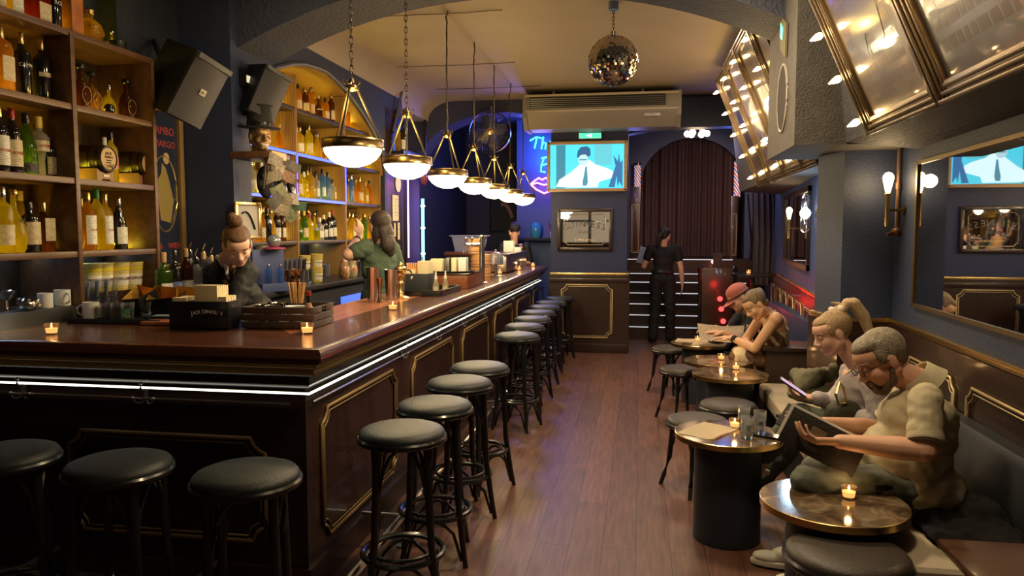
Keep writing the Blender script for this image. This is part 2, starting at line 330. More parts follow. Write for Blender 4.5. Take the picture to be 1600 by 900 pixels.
# wainscots: dark boards with notched gold mouldings
def notched(w, h, n=.05):
    """outline of a rectangle whose corners step in as small curves, in (u, v)"""
    o = []; cs = [(0, 0, 1, 1), (w, 0, -1, 1), (w, h, -1, -1), (0, h, 1, -1)]
    for i, (x, y, sx, sy) in enumerate(cs):
        a = (x, y + sy * n * 1.25); c = (x + sx * n * 1.25, y)
        mid = [(x + sx * n * .35, y + sy * n * 1.2), (x + sx * n * .85, y + sy * n * .85), (x + sx * n * 1.2, y + sy * n * .35)]
        seq = [a] + mid + [c]
        o += seq if i % 2 == 0 else list(reversed(seq))
    return o
def moulding(name, origin, du, w, h, m, parent, r=.009, n=.05, kind=None):
    b = nb(); o = V(origin); du = V(du).normalized(); up = V((0, 0, 1)); nr = du.cross(up)
    tube(b, [o + du * u + up * v for u, v in notched(w, h, n)], r, 6, closed=True, up=nr)
    tube(b, [o + du * (u + .022) + up * (v + .022) for u, v in notched(w - .044, h - .044, n)], r * .5, 5, closed=True, up=nr)
    x = obj(name, b, m, parent, ang=80)
    if kind: x['kind'] = kind
    return x
b = nb(); box2(b, (-1.19, 9.985, 0), (-.15, 10.06, 1.03)); box2(b, (-1.2, 9.965, 0), (-.14, 10.06, .12), bev=.01); box2(b, (-1.19, 9.97, .93), (-.15, 10.0, .99), bev=.01)
box2(b, (-.17, 9.99, 0), (-.13, 10.55, 1.03))
pw = struct('wall_pillar_wainscot', b, DWOOD, smooth=True, ang=30)
moulding('trim_pillar_panel', (-1.02, 9.975, .2), (1, 0, 0), .67, .70, CREAMG, pw, kind='structure')
for (Y0, Y1) in ((-1.5, 5.1), (5.5, 11.2)):
    w_ = struct('wall_right_wainscot', slantwall('', Y0, Y1, 0, 1.02, .035, .06, DWOOD), DWOOD, smooth=False)
    y = Y0 + .12
    while y < Y1 - .5:
        L = .72 if Y0 < 0 else .5
        if y + L > Y1: break
        x0, x1 = rwx(y) - .045, rwx(y + L) - .045
        moulding('trim_right_panel', (x0, y, .56 if Y0 < 0 else .62), (x1 - x0, L, 0), L, .33 if Y0 < 0 else .28, CREAMG, w_, r=.007, n=.04, kind='structure')
        y += L + .16
b = nb(); prism(b, [(1.25, 5.06), (1.68, 5.06), (1.68, 5.54), (1.17, 5.54)], 'Z', 0, 1.02); struct('wall_pier_wainscot', b, DWOOD, smooth=False)
# steps up to the stage with a lit nosing on each
SY = [11.3, 11.55, 11.8, 12.05, 12.3, 12.55, 12.8]; SZ = [.2, .35, .495, .645, .8, .925, 1.15]
NOSE = emis('stair_led', (.9, .93, 1), .8)
for i, (y, z) in enumerate(zip(SY, SZ)):
    y1 = SY[i + 1] if i < 6 else 15.0
    b = nb(); box2(b, (-.29, y, 0), (2.0, y1, z)); s = struct('floor_step', b, DWOOD, smooth=False)
    if i < 7: b = nb(); box2(b, (-.27, y - .006, z - .014), (1.66 if i < 5 else 1.5, y + .004, z - .004)); e = struct('trim_step_light', b, NOSE, smooth=False)
# ================================================================ THE BAR
XF, YF = -1.41, 3.01       # faces of the long and of the short side
bar = thing('bar_counter', 'long L-shaped dark wood bar counter with lit edge and gilt panels', 'bar counter', (-1.6, 3.4, 0))
def bobj(name, bm, m, **k):
    o = obj(name, bm, m, bar, **k); o.matrix_parent_inverse = MX.Translation((1.6, -3.4, 0)); return o
def ell_plan(xf, yf, xi, yi, xl=-2.995, yl=10.6): return [(xl, yf), (xf, yf), (xf, yl), (xi, yl), (xi, yi), (xl, yi)]
b = nb(); prism(b, ell_plan(XF, YF, -1.88, 3.66), 'Z', .0, 1.05); bobj('body', b, DWOOD, smooth=False)
b = nb(); prism(b, ell_plan(-1.395, 2.995, -1.88, 3.66), 'Z', 0, .13); bobj('plinth', b, DWOOD, smooth=False)
def sweep(prof, m, name):
    """profile (out, z) carried along the outer edge of the counter, mitred at the corner"""
    b = nb(); A, B, Cc = [], [], []
    for o, z in prof:
        A.append(b.verts.new((-2.995, YF - o, z))); B.append(b.verts.new((XF + o, YF - o, z))); Cc.append(b.verts.new((XF + o, 10.6, z)))
    n = len(prof)
    for i in range(n):
        j = (i + 1) % n; b.faces.new((A[i], A[j], B[j], B[i])); b.faces.new((B[i], B[j], Cc[j], Cc[i]))
    b.faces.new(A); b.faces.new(Cc); return bobj(name, b, m, ang=30)
sweep([(-.2, 1.055), (.10, 1.055), (.125, 1.062), (.135, 1.08), (.132, 1.1), (.12, 1.117), (.105, 1.122), (.09, 1.120), (-.2, 1.120)], mat('bar_nosing_wood', (.085, .028, .014), .25, coat=.4), 'edge_nosing')
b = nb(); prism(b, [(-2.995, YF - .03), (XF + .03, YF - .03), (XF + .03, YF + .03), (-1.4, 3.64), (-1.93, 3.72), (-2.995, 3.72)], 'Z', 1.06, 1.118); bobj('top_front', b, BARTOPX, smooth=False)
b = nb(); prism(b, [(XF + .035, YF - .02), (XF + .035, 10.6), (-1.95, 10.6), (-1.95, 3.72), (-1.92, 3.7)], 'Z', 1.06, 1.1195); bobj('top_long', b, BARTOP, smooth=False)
sweep([(.0, 1.0), (.075, 1.0), (.08, 1.01), (.07, 1.02), (.095, 1.035), (.10, 1.05), (.0, 1.055)], mat('pale_gilt', (.50, .36, .13), .55, .15), 'gold_moulding')
sweep([(.0, .93), (.022, .93), (.035, .95), (.035, .985), (.05, 1.0), (.0, 1.0)], mat('apron_wood', (.012, .008, .006), .25, coat=.4), 'apron')
sweep([(.0, .905), (.026, .905), (.030, .918), (.0, .918)], mat('brass_channel', (.35, .3, .2), .25, 1), 'led_channel')
sweep([(.0265, .908), (.036, .909), (.036, .916), (.0265, .917)], emis('bar_led', (1, .95, .80), LIGHT['rail']), 'led_strip')
b = nb(); tube(b, [(-2.99, YF - .016, .862), (-1.47, YF - .016, .862)], .006, 6)
tube(b, [(XF + .016, 3.05, .862), (XF + .016, 10.5, .862)], .006, 6); bobj('cable_conduit', b, mat('conduit', (.62, .58, .5), .2, 1))
for i in range(6):
    y = 3.16 + 1.37 * i; x = bobj('panel_moulding', me_of(nb(), 'x', CREAMG), CREAMG); bpy.data.objects.remove(x)
    q = moulding('panel_moulding', (XF + .006, y, .20), (0, 1, 0), 1.05, .60, GOLDP, bar, r=.010); q.matrix_parent_inverse = MX.Translation((1.6, -3.4, 0))
for x0 in (-2.56,):
    q = moulding('panel_moulding', (x0, YF - .006, .24), (1, 0, 0), .96, .46, GOLDP, bar, r=.010); q.matrix_parent_inverse = MX.Translation((1.6, -3.4, 0))
# double hooks under the light
def hook(p, rz):
    b = nb(); box(b, (0, -.004, 0), (.022, .008, .07), bev=.003)
    tube(b, [(0, 0, .02), (0, -.03, .03), (0, -.045, .045), (0, -.04, .06)], .0045, 6)
    for s in (-1, 1): tube(b, [(0, 0, -.015), (s * .02, -.02, -.03), (s * .04, -.025, -.028), (s * .05, -.028, -.008)], .0045, 6); ell(b, (s * .05, -.028, -.006), (.008,) * 3, sub=2)
    ell(b, (0, -.04, .064), (.008,) * 3, sub=2)
    o = bobj('coat_hook', b, STEELD); o.location = V(p); o.rotation_euler = (0, 0, rz); return o
for x in (-2.78, -2.16): hook((x, YF - .002, .87), 0)
for k in range(8): hook((XF + .002, 4.32 + .78 * k, .87), R(90))
# foot rail
ft = thing('foot_rail', 'polished brass foot rail running along the floor below the bar stools', 'foot rail', (-1.2, 3, 0))
b = nb(); tube(b, [(-2.95, 2.72, .16), (-1.22, 2.72, .16), (-1.17, 2.77, .16), (-1.17, 10.3, .16)], .022, 10); q = obj('rail_tube', b, mat('worn_steel_rail', (.7, .66, .6), .2, 1), ft); q.matrix_parent_inverse = MX.Translation((1.2, -3, 0))
for (x, y, dx, dy) in [(-2.6, 2.72, 0, 1), (-1.8, 2.72, 0, 1)] + [(-1.17, 3.6 + 1.3 * k, -1, 0) for k in range(6)]:
    b = nb(); tube(b, [(x, y, .16), (x + dx * .12, y + dy * .12, .16), (x + dx * .22, y + dy * .24, .16)], .012, 8); cyl(b, (x, y, 0), (x, y, .16), .011, n=8); cyl(b, (x, y, 0), (x, y, .01), .035, n=16)
    q = obj('bracket', b, STEELD, ft); q.matrix_parent_inverse = MX.Translation((1.2, -3, 0))

# ================================================================ STOOLS
def make_stool(name, label, H, rad, lea, group, splay=.045):
    t = thing(name, label, 'stool', group=group)
    b = nb(); lathe(b, [(0, H), (rad * .5, H - .001), (rad * .8, H - .006), (rad * .93, H - .015), (rad * .985, H - .028), (rad * .99, H - .038), (rad * .9, H - .042)], 40); obj('seat', b, lea, t)
    b = nb(); lathe(b, [(rad * .6, H - .062), (rad, H - .064), (rad * 1.03, H - .058), (rad * 1.035, H - .045), (rad * 1.0, H - .037), (rad * .6, H - .037)], 40); obj('seat_rim', b, BLACK, t)
    rt, rb = rad * .80, rad * .80 + splay; L = []
    for k in range(4):
        a = PI / 4 + k * PI / 2; c, s = math.cos(a), math.sin(a)
        pts = [V((c * rt, s * rt, H - .06)), V((c * (rt + .004), s * (rt + .004), H * .72)), V((c * (rt + splay * .35), s * (rt + splay * .35), H * .4)), V((c * rb, s * rb, H * .15)), V((c * (rb + .022), s * (rb + .022), 0))]
        b = nb(); tube(b, pts, [.0175, .0165, .016, .0145, .0125], 10); obj('leg', b, BLACK, t); L.append(a)
    if H > .6:
        zr = H * .30; rr = rt + splay * .52
        b = nb(); tube(b, [(rr * math.cos(2 * PI * i / 32), rr * math.sin(2 * PI * i / 32), zr) for i in range(32)], .0135, 8, closed=True); obj('foot_ring', b, BLACK, t)
        rr2 = rr - .035
        b = nb(); tube(b, [(rr2 * math.cos(2 * PI * i / 32), rr2 * math.sin(2 * PI * i / 32), zr + .012) for i in range(32)], .009, 8, closed=True); obj('inner_ring', b, BLACK, t)
    for k in range(4):   # bentwood arches between neighbouring legs, under the seat and down at the ring
        a0, a1 = PI / 4 + k * PI / 2, PI / 4 + (k + 1) * PI / 2; am = (a0 + a1) / 2
        def pt(a, r, z): return V((math.cos(a) * r, math.sin(a) * r, z))
        D = min(.22, H * .3); b = nb()
        tube(b, [pt(a0 + .05, rt, H - .06 - D)] + [pt(a0 + (a1 - a0) * u, rt * (1 - .16 * math.sin(PI * u)), H - .066 - D * (1 - math.sin(PI * u) ** .55)) for u in (.12, .25, .38, .5, .62, .75, .88)] + [pt(a1 - .05, rt, H - .06 - D)], .0085, 7); obj('arch_brace', b, BLACK, t)
        if H > .6:
            b = nb(); rr = rt + splay * .6
            tube(b, [pt(a0 + .04, rr + .02, .03)] + [pt(a0 + (a1 - a0) * u, (rr + .005) * (1 - .2 * math.sin(PI * u)), zr - .16 * (1 - math.sin(PI * u) ** .5) - .01) for u in (.12, .3, .5, .7, .88)] + [pt(a1 - .04, rr + .02, .03)], .008, 7); obj('low_brace', b, BLACK, t)
    return t
st = make_stool('bar_stool', 'black bentwood bar stool standing at the corner of the bar, nearest of the long row', .78, .185, LEATHER, 'bar stools along the counter')
st.location = (-.985, 3.03, 0); st.rotation_euler = (0, 0, .3)
row = [(-.98, 3.53, 'second along the row from the corner'), (-.99, 4.09, 'third along the row from the corner'), (-.98, 4.58, 'fourth along the row, before the gap'),
       (-.975, 6.02, 'first after the gap in the row'), (-1.01, 6.64, 'second after the gap in the row'), (-1.02, 7.22, 'third after the gap in the row'), (-1.04, 7.8, 'fourth after the gap in the row'),
       (-1.05, 8.38, 'third from the pillar end of the row'), (-1.04, 8.92, 'second from the pillar end of the row'), (-.995, 9.55, 'last in the row beside the pillar')]
for i, (x, y, l) in enumerate(row): dup(st, (x, y, 0), .2 + .37 * i, 'black padded bentwood bar stool, ' + l)
for x, y, l in ((-1.345, 2.39, 'beside the bar corner at the short end'), (-1.862, 2.42, 'in the middle of the three at the short end of the bar'), (-2.37, 2.46, 'cut off by the picture edge at the short end of the bar')):
    dup(st, (x, y, 0), random.random(), 'black bar stool ' + l)
low = make_stool('low_stool', 'low round stool with dark padded seat tucked at the aisle side of the drinks table', .46, .19, BROWNL, 'low stools at the round tables', .05)
low.location = (.366, 4.74, 0); low.rotation_euler = (0, 0, .55)
dup(low, (.603, 5.21, 0), .1, 'low round stool behind the drinks table, seat tucked below the marble table beyond')
dup(low, (.73, 2.73, 0), .0, 'large dark low stool in front of the near marble table', scale=1.1)
dup(low, (.318, 7.66, 0), .9, 'low stool under the menu covered round table')
dup(low, (.37, 6.50, 0), .5, 'low stool on the aisle side of the two candlelit marble tables')

# ================================================================ ROUND TABLES
def marble(name, c1, c2, c3):
    m = bpy.data.materials.new(name); m.use_nodes = True; nt = m.node_tree; bs = nt.nodes['Principled BSDF']; bs.inputs['Roughness'].default_value = .12; bs.inputs['Coat Weight'].default_value = .4
    tc = nt.nodes.new('ShaderNodeTexCoord'); n = nt.nodes.new('ShaderNodeTexNoise'); n.inputs['Scale'].default_value = 9; n.inputs['Detail'].default_value = 12; n.inputs['Distortion'].default_value = 1.4
    r = nt.nodes.new('ShaderNodeValToRGB'); e = r.color_ramp.elements; e[0].position = .36; e[0].color = (*c1, 1); e[1].position = .5; e[1].color = (*c2, 1); x = e.new(.66); x.color = (*c3, 1)
    nt.links.new(tc.outputs['Object'], n.inputs[0]); nt.links.new(n.outputs[0], r.inputs[0]); nt.links.new(r.outputs[0], bs.inputs['Base Color']); return m
MARB = marble('brown_marble', (.05, .032, .02), (.12, .08, .05), (.22, .16, .10))
DRUM = mat('table_drum', (.018, .022, .035), .45)
def make_table(label, ztop=.56, rad=.272):
    t = thing('round_table', label, 'table', group='round marble tables')
    b = nb(); lathe(b, [(rad - .004, ztop - .03), (rad, ztop - .028), (rad, ztop - .002), (rad - .003, ztop)] , 56, closed=False); lathe(b, [(0, ztop - .03), (rad - .004, ztop - .03)], 56, closed=False); obj('brass_edge', b, BRASS, t)
    b = nb(); lathe(b, [(0, ztop), (rad - .003, ztop)], 56, closed=False); obj('marble_top', b, MARB, t)
    b = nb(); lathe(b, [(.17, 0), (.172, .01), (.17, .02), (.17, ztop - .03)], 40); obj('drum_base', b, DRUM, t); return t
t1 = make_table('round marble table before the man in the polo shirt, with candle and sunglasses'); t1.location = (.752, 3.03, 0)
for x, y, l in ((.465, 3.99, 'round marble table holding three water glasses and a paper menu'), (.668, 5.70, 'round marble table with one candle, nearer of the two side by side'), (.64, 6.26, 'round marble table with one candle, farther of the two side by side'), (.575, 7.25, 'round marble table in front of the woman in the brown dress, with two menus')):
    dup(t1, (x, y, 0), random.random() * 6, l)
# dark wooden table cut by the lower picture corner
t = thing('wooden_table', 'small square dark wooden table end at the lower picture corner beside the bench', 'table', (1.26, 2.45, 0))
b = nb(); box(b, (0, 0, .545), (.5, .52, .03), bev=.008); obj('tabletop', b, mat('worn_table_wood', (.05, .02, .012), .3, coat=.3, vary=(3, (.085, .04, .022), 0, (1, 8, 1))), t)
b = nb(); cyl(b, (0, 0, .02), (0, 0, .53), .035); obj('pedestal', b, BLACK, t)
b = nb(); lathe(b, [(.18, 0), (.18, .012), (.05, .03), (0, .03)], 32); obj('foot_plate', b, BLACK, t)

# ================================================================ BENCH
bn_ = thing('bench', 'long upholstered wall bench with taupe seat and dark padded back', 'bench', (1.25, 4, 0))
def cob(name, bm, m, p=bn_, at=(1.25, 4, 0), **k): o = obj(name, bm, m, p, **k); o.matrix_parent_inverse = MX.Translation(-V(at)); return o
b = nb(); prism(b, [(.95, 2.73), (rwx(2.73) - .04, 2.73), (rwx(5.05) - .04, 5.05), (1.24, 5.05), (1.24, 5.5), (1.40, 5.55), (1.44, 6.2), (.97, 6.2)], 'Z', 0, .32); cob('bench_base', b, BLACKM, smooth=False)
segs = [(2.73, 3.35), (3.36, 4.7), (4.71, 6.0)]
for (y0, y1) in segs:
    b = nb(); box2(b, (.92, y0, .32), (1.46 if y1 < 5 else 1.36, y1, .44), bev=.035, seg=3)
    cob('seat_cushion', b, BENCHF)
b = nb(); prism(b, [(1.44, .42), (1.36, .46), (1.40, .72), (1.43, .75), (1.5, .75), (1.5, .42)], 'Y', 2.73, 5.05); cob('back_cushion', b, BENCHL, ang=40)
# wooden divider box with a flat ledge, then the far bench
dv = thing('bench_divider', 'low dark wooden divider box with a flat ledge between the two benches', 'divider', (1.22, 6.4, 0))
b = nb(); box2(b, (-.22, -.22, 0), (.24, .15, .66)); obj('body', b, mat('divider_wood', (.045, .028, .02), .4), dv, smooth=False)
b = nb(); box2(b, (-.25, -.25, .66), (.25, .18, .69), bev=.006); obj('ledge', b, DWOOD, dv)
fb = thing('bench', 'far wall bench with navy padded back behind the woman in the brown dress', 'bench', (1.3, 7.7, 0))
b = nb(); box2(b, (-.33, -1.05, 0), (.2, 1.3, .32)); obj('bench_base', b, BLACKM, fb, smooth=False)
b = nb(); box2(b, (-.35, -1.05, .32), (.18, 1.3, .44), bev=.035); obj('seat_cushion', b, BENCHL, fb)
b = nb(); prism(b, [(.12, .42), (.17, .8), (.28, .8), (.28, .42)], 'Y', -1.05, 1.3); obj('back_cushion', b, mat('blue_bench_leather', (.02, .045, .11), .4), fb, ang=40)
# ================================================================ BOTTLES
def bottle_glass(name, col, tr=.58, rough=.05, trans=.85): return mat(name, col, rough, trans=trans, ior=1.3, translucent=tr, coat=.2)
BG = {'amber': bottle_glass('amber_spirit', (.92, .50, .05)), 'yellow': bottle_glass('yellow_spirit', (1, .84, .03)), 'gold': bottle_glass('gold_spirit', (.95, .68, .06)),
      'green': bottle_glass('green_bottle', (.22, .36, .05)), 'black': mat('black_bottle', (.012, .010, .010), .07, coat=.5), 'clear': bottle_glass('clear_spirit', (.85, .88, .9), .25),
      'red': bottle_glass('red_spirit', (.4, .05, .03)), 'brown': bottle_glass('brown_bottle', (.25, .10, .03)), 'blue': bottle_glass('blue_gin', (.25, .45, .85)), 'white': mat('white_bottle', (.7, .7, .72), .3)}
CAPM = {'gold': BRASS, 'black': BLACK, 'red': mat('red_foil', (.35, .03, .02), .35), 'cork': mat('cork', (.45, .28, .12), .8), 'silver': STEEL, 'white': mat('white_cap', (.7, .7, .7), .4), 'green': mat('green_foil', (.05, .25, .06), .4), 'yellow': mat('yellow_cap', (.7, .5, .08), .4)}
def labelmat(name, c, ink):
    m = bpy.data.materials.new(name); m.use_nodes = True; nt = m.node_tree; bs = nt.nodes['Principled BSDF']; bs.inputs['Roughness'].default_value = .6
    tc = nt.nodes.new('ShaderNodeTexCoord'); mp = nt.nodes.new('ShaderNodeMapping'); mp.inputs['Scale'].default_value = (1, 1, 60); n = nt.nodes.new('ShaderNodeTexWave'); n.bands_direction = 'Z'; n.inputs['Scale'].default_value = .6
    n2 = nt.nodes.new('ShaderNodeTexNoise'); n2.inputs['Scale'].default_value = 55; mu = nt.nodes.new('ShaderNodeMath'); mu.operation = 'MULTIPLY'
    r = nt.nodes.new('ShaderNodeValToRGB'); r.color_ramp.elements[0].position = .42; r.color_ramp.elements[0].color = (*c, 1); r.color_ramp.elements[1].position = .5; r.color_ramp.elements[1].color = (*ink, 1)
    L = nt.links.new; L(tc.outputs['Object'], mp.inputs[0]); L(mp.outputs[0], n.inputs[0]); L(tc.outputs['Object'], n2.inputs[0]); L(n.outputs['Fac'], mu.inputs[0]); L(n2.outputs[0], mu.inputs[1]); L(mu.outputs[0], r.inputs[0]); L(r.outputs[0], bs.inputs['Base Color']); _m[name] = m; return m
LB = {'white': labelmat('white_label', (.72, .70, .62), (.35, .33, .3)), 'cream': labelmat('cream_label', (.62, .52, .33), (.3, .2, .12)), 'black': labelmat('black_label', (.02, .02, .02), (.25, .22, .15)),
      'blue': labelmat('blue_label', (.10, .18, .5), (.5, .5, .6)), 'red': labelmat('red_label', (.5, .06, .04), (.7, .6, .5)), 'green': labelmat('green_label', (.08, .3, .12), (.6, .6, .4)), 'plain': PAPERW}
KIND = {  # (r fraction, z fraction) of a bottle whose body radius is r and height h; squareness
    'wine': ([(0, 0), (.94, 0), (1, .02), (1, .60), (.97, .65), (.8, .71), (.5, .76), (.36, .80), (.33, .84), (.32, .93)], 0, .36),
    'shoulder': ([(0, 0), (.95, 0), (1, .02), (1, .66), (.93, .70), (.55, .74), (.36, .77), (.33, .82), (.33, .92)], 0, .37),
    'taper': ([(0, 0), (.95, 0), (1, .02), (1, .35), (.9, .5), (.65, .64), (.42, .76), (.34, .84), (.33, .93)], 0, .36),
    'square': ([(0, 0), (.92, 0), (1, .02), (1, .62), (.9, .67), (.5, .71), (.34, .74), (.32, .80), (.32, .9)], .8, .36),
    'round': ([(0, 0), (.8, 0), (1, .06), (1.08, .2), (1.05, .36), (.85, .5), (.5, .6), (.3, .67), (.27, .74), (.27, .88)], 0, .34),
    'flask': ([(0, 0), (.92, 0), (1, .03), (1, .66), (.85, .76), (.4, .82), (.3, .84), (.3, .9)], .7, .34),
    'slim': ([(0, 0), (.95, 0), (1, .02), (1, .70), (.9, .76), (.55, .81), (.45, .85), (.44, .95)], 0, .48),
    'invert': ([(0, 0), (.5, 0), (.55, .02), (.52, .28), (.75, .45), (1, .58), (1.0, .66), (.75, .72), (.42, .75), (.36, .8), (.36, .9)], 0, .4),
    'decanter': ([(0, 0), (.9, 0), (1.05, .05), (1.1, .3), (1.0, .5), (.6, .62), (.35, .68), (.33, .78), (.38, .8), (.33, .82), (.33, .88)], 0, .5)}
_bm = {}
def bottle(kind, loc, h, r, glass, cap, label=None, rz=90, text=None, tcol=None, desc='', group=None, lz=(.12, .42), parent_level=True, tsize=.016, name='bottle', cat='bottle', lw=1.15):
    prof, sq, capr = KIND[kind]; key = (kind, round(h, 3), round(r, 3), glass)
    t = thing(name, desc, cat, loc, R(rz), group)
    if key not in _bm:
        b = nb(); lathe(b, [(a * r, z * h) for a, z in prof], 20, sq=sq, closed=False); b2 = b; _bm[key] = me_of(b2, 'glass_body', BG[glass], ang=40)
    obj('glass_body', _bm[key], None, t)
    zc = prof[-1][1]; ck = ('c', kind, round(h, 3), round(r, 3), cap)
    if ck not in _bm:
        b = nb(); k = capr * r; z0 = (zc - .09) * h
        if kind in ('decanter', 'round'): lathe(b, [(k * .9, zc * h - .004), (k * 1.0, zc * h), (k * 1.25, (zc + .02) * h), (k * 1.3, (zc + .07) * h), (k * 1.0, h * .995), (0, h)], 16)
        else: lathe(b, [(k * 1.02, z0), (k * 1.05, z0 + .002), (k * 1.05, h - .003), (k * .95, h), (0, h)], 16)
        _bm[ck] = me_of(b, 'cap', CAPM[cap])
    obj('cap', _bm[ck], None, t)
    if label:
        lk = ('l', kind, round(h, 3), round(r, 3), label, lz, lw)
        if lk not in _bm:
            b = nb(); k = 1.012
            if sq: lathe(b, [(r * k, h * lz[0]), (r * k, h * lz[1])], 12, sq=sq, closed=False, arc=(-PI / 2 - .7, -PI / 2 + .7))
            else: lathe(b, [(r * k, h * lz[0]), (r * k, h * lz[1])], 12, closed=False, arc=(-PI / 2 - lw, -PI / 2 + lw))
            _bm[lk] = me_of(b, 'paper_label', LB[label])
        obj('paper_label', _bm[lk], None, t)
    if text: 
        o = lettering(text, tsize, tcol or BLACKM, t, (0, 0, h * (lz[0] + lz[1]) / 2 if label else h * .45), bend=(r * 1.02 + .0006), sx=1)
        if not label: o.location.z = h * .5
    return t
# ================================================================ SHELVING UNIT (near the bartender)
XS = -3.00
su = thing('shelving_unit', 'tall open wooden bottle shelving behind the short end of the bar', 'shelving unit', (-2.9, 3, 1.1))
def sob(name, bm, m, **k): o = obj(name, bm, m, su, **k); o.matrix_parent_inverse = MX.Translation((2.9, -3, -1.1)); return o
SHZ = [1.12, 1.494, 1.889, 2.283, 2.672]
for z in SHZ: b = nb(); box2(b, (-3.375, 2.1, z - .033 if z > 1.2 else 1.0), (XS, 4.35, z), bev=.003); sob('shelf', b, SHELFW)
for y in (2.1, 2.88, 3.645, 4.32): b = nb(); box2(b, (-3.375, y, 1.1), (XS + .006, y + .031, 2.655), bev=.003); sob('upright', b, SHELFW)
b = nb(); box2(b, (-3.38, 2.1, 0), (-3.366, 4.35, 2.67)); sob('back_board', b, BACKW, smooth=False)
YEL = emis('yellow_led', (1, .76, .04), LIGHT['strip_yellow'])
for z in SHZ[1:]:
    for (y0, y1) in ((2.93, 3.63), (3.69, 4.31)):
        b = nb(); box2(b, (-3.235, y0, z + .001), (-3.222, y1, z + .010)); sob('led_strip', b, YEL, smooth=False)
def SY_(px, X=-3.145): return PX(px, 300, X).y
def sb(px, row, kind, h, r, glass, cap, label, desc, X=-2.83, **k): X *= 1.111; return bottle(kind, (X, SY_(px, X), SHZ[row]), h * 1.11, r * 1.11, glass, cap, label, desc=desc, **k)
G4, G3, G2, G1 = 'bottles on the top of the shelving', 'bottles on the second shelf', 'bottles on the middle shelf', 'bottles on the lowest bottle shelf'
TW = mat('label_ink_white', (.75, .72, .65), .5); TR = mat('label_ink_red', (.45, .06, .04), .5)
sb(8, 4, 'shoulder', .27, .04, 'amber', 'cork', 'cream', 'amber bottle at the far corner on top of the shelving, base only in view', group=G4)
sb(32, 4, 'square', .27, .042, 'gold', 'gold', 'white', 'glowing gold bottle standing on top of the shelving, base only in view', group=G4)
sb(72, 4, 'square', .27, .05, 'red', 'red', 'cream', 'reddish square bottle standing on top of the shelving', group=G4)
sb(95, 4, 'wine', .28, .038, 'black', 'black', None, 'black bottle with pale lettering on top of the shelving beside an orange box', group=G4, text='ROL', tcol=TW, tsize=.03)
y = SY_(122); t = thing('gift_box', 'tall orange and brown bottle gift box on top of the shelving', 'box', (-3.145, y, SHZ[4]))
b = nb(); box(b, (0, 0, .14), (.09, .09, .28), bev=.003); obj('carton', b, mat('orange_card', (.55, .20, .03), .5, vary=(7, (.30, .07, .02))), t)
b = nb(); box(b, (0, 0, .287), (.094, .094, .015), bev=.003); obj('lid', b, mat('brown_card', (.12, .04, .02), .5), t)
y = SY_(150); t = thing('glass_decanter', 'glowing golden cut glass decanter with round body on top of the shelving', 'decanter', (-3.145, y, SHZ[4]), 0); t.scale = (1.1,) * 3
b = nb(); ell(b, (0, 0, .07), (.062, .075, .07)); ell(b, (.02, 0, .035), (.045, .05, .035)); [ell(b, (.05 * math.cos(a), .06 * math.sin(a), .04 + .05 * (i % 3) / 2), (.018,) * 3, sub=2) for i, a in enumerate([k * .7 for k in range(9)])]; cyl(b, (0, 0, .12), (0, 0, .17), .02, n=16); obj('glass_body', b, BG['gold'], t)
b = nb(); lathe(b, [(0, .15), (.024, .16), (.026, .18), (.016, .192), (0, .195)], 16); obj('stopper', b, CAPM['gold'], t)
y = SY_(178); t = thing('tin_can', 'flat black round tin with white print on top of the shelving at its end', 'tin', (-3.11, y + .02, SHZ[4])); t.scale = (1.1,) * 3
b = nb(); lathe(b, [(0, 0), (.05, 0), (.052, .004), (.052, .045), (0, .046)], 32); obj('tin_body', b, BLACKM, t); b = nb(); lathe(b, [(.053, .038), (.054, .04), (.054, .054), (.05, .056), (0, .056)], 32); obj('lid', b, BLACK, t)
bottle('round', (-3.22, SY_(184, -3.22), SHZ[4]), .16, .03, 'gold', 'silver', None, desc='small ornate decanter with round stopper behind the black tin on the shelving', group=G4)
# second shelf
sb(12, 3, 'flask', .30, .046, 'amber', 'gold', 'cream', 'amber square shouldered bottle with white label on the second shelf', group=G3, lz=(.2, .56))
sb(43, 3, 'shoulder', .30, .04, 'black', 'gold', None, 'black bottle with white lettering beside the amber bottle, second shelf', group=G3, text='CAMPARI', tcol=TW, tsize=.024)
q = sb(74, 3, 'shoulder', .30, .039, 'black', 'gold', 'cream', 'black bottle with a pale band label at the upright, second shelf', group=G3, text=None, lz=(.40, .47))
lettering('CAMPARI', .022, TW, q, (0, 0, .175), bend=.0405)
CORD = mat('cord', (.35, .24, .12), .8)
for i, (px, X, l) in enumerate(((117, -2.92, 'dark corded decanter half hidden at the back of the second shelf'), (133, -2.81, 'large dark corded decanter at the front of the second shelf'), (150, -2.88, 'dark corded decanter between the large one and the yellow flask'), (203, -2.84, 'single dark corded decanter at the shelf end beside the upright'))):
    q = sb(px, 3, 'decanter', .235, .038, 'brown', 'black', None, l, X=X, group='corded decanters', rz=80)
    b = nb(); loop = [V((.03 * math.sin(a), -.044 - .001, .085 + .045 * math.cos(a))) for a in [k * PI / 8 for k in range(-7, 8)]]
    tube(b, [V((.022, -.043, .012))] + loop[::-1][:0] + loop + [V((-.022 + .0, -.043, .012))], .0022, 5); obj('cord', b, CORD, q)
q = sb(176, 3, 'round', .17, .032, 'yellow', 'silver', None, 'yellow liquid filled round flask between the corded decanters', group=G3)
b = nb(); tube(b, bez((.0, .0, .12), (0, .02, .13), (0, .06, .08), (0, .075, .01)), .014, 10); obj('spout', b, BG['yellow'], q)
b = nb(); ell(b, (-3.07, SY_(176, -3.07), SHZ[3] + .032), (.029, .033, .032)); tag(obj('glass_ornament', b, mat('black_glass', (.01, .012, .01), .05, coat=1)), 'small black skull shaped glass ornament before the yellow flask', 'ornament')
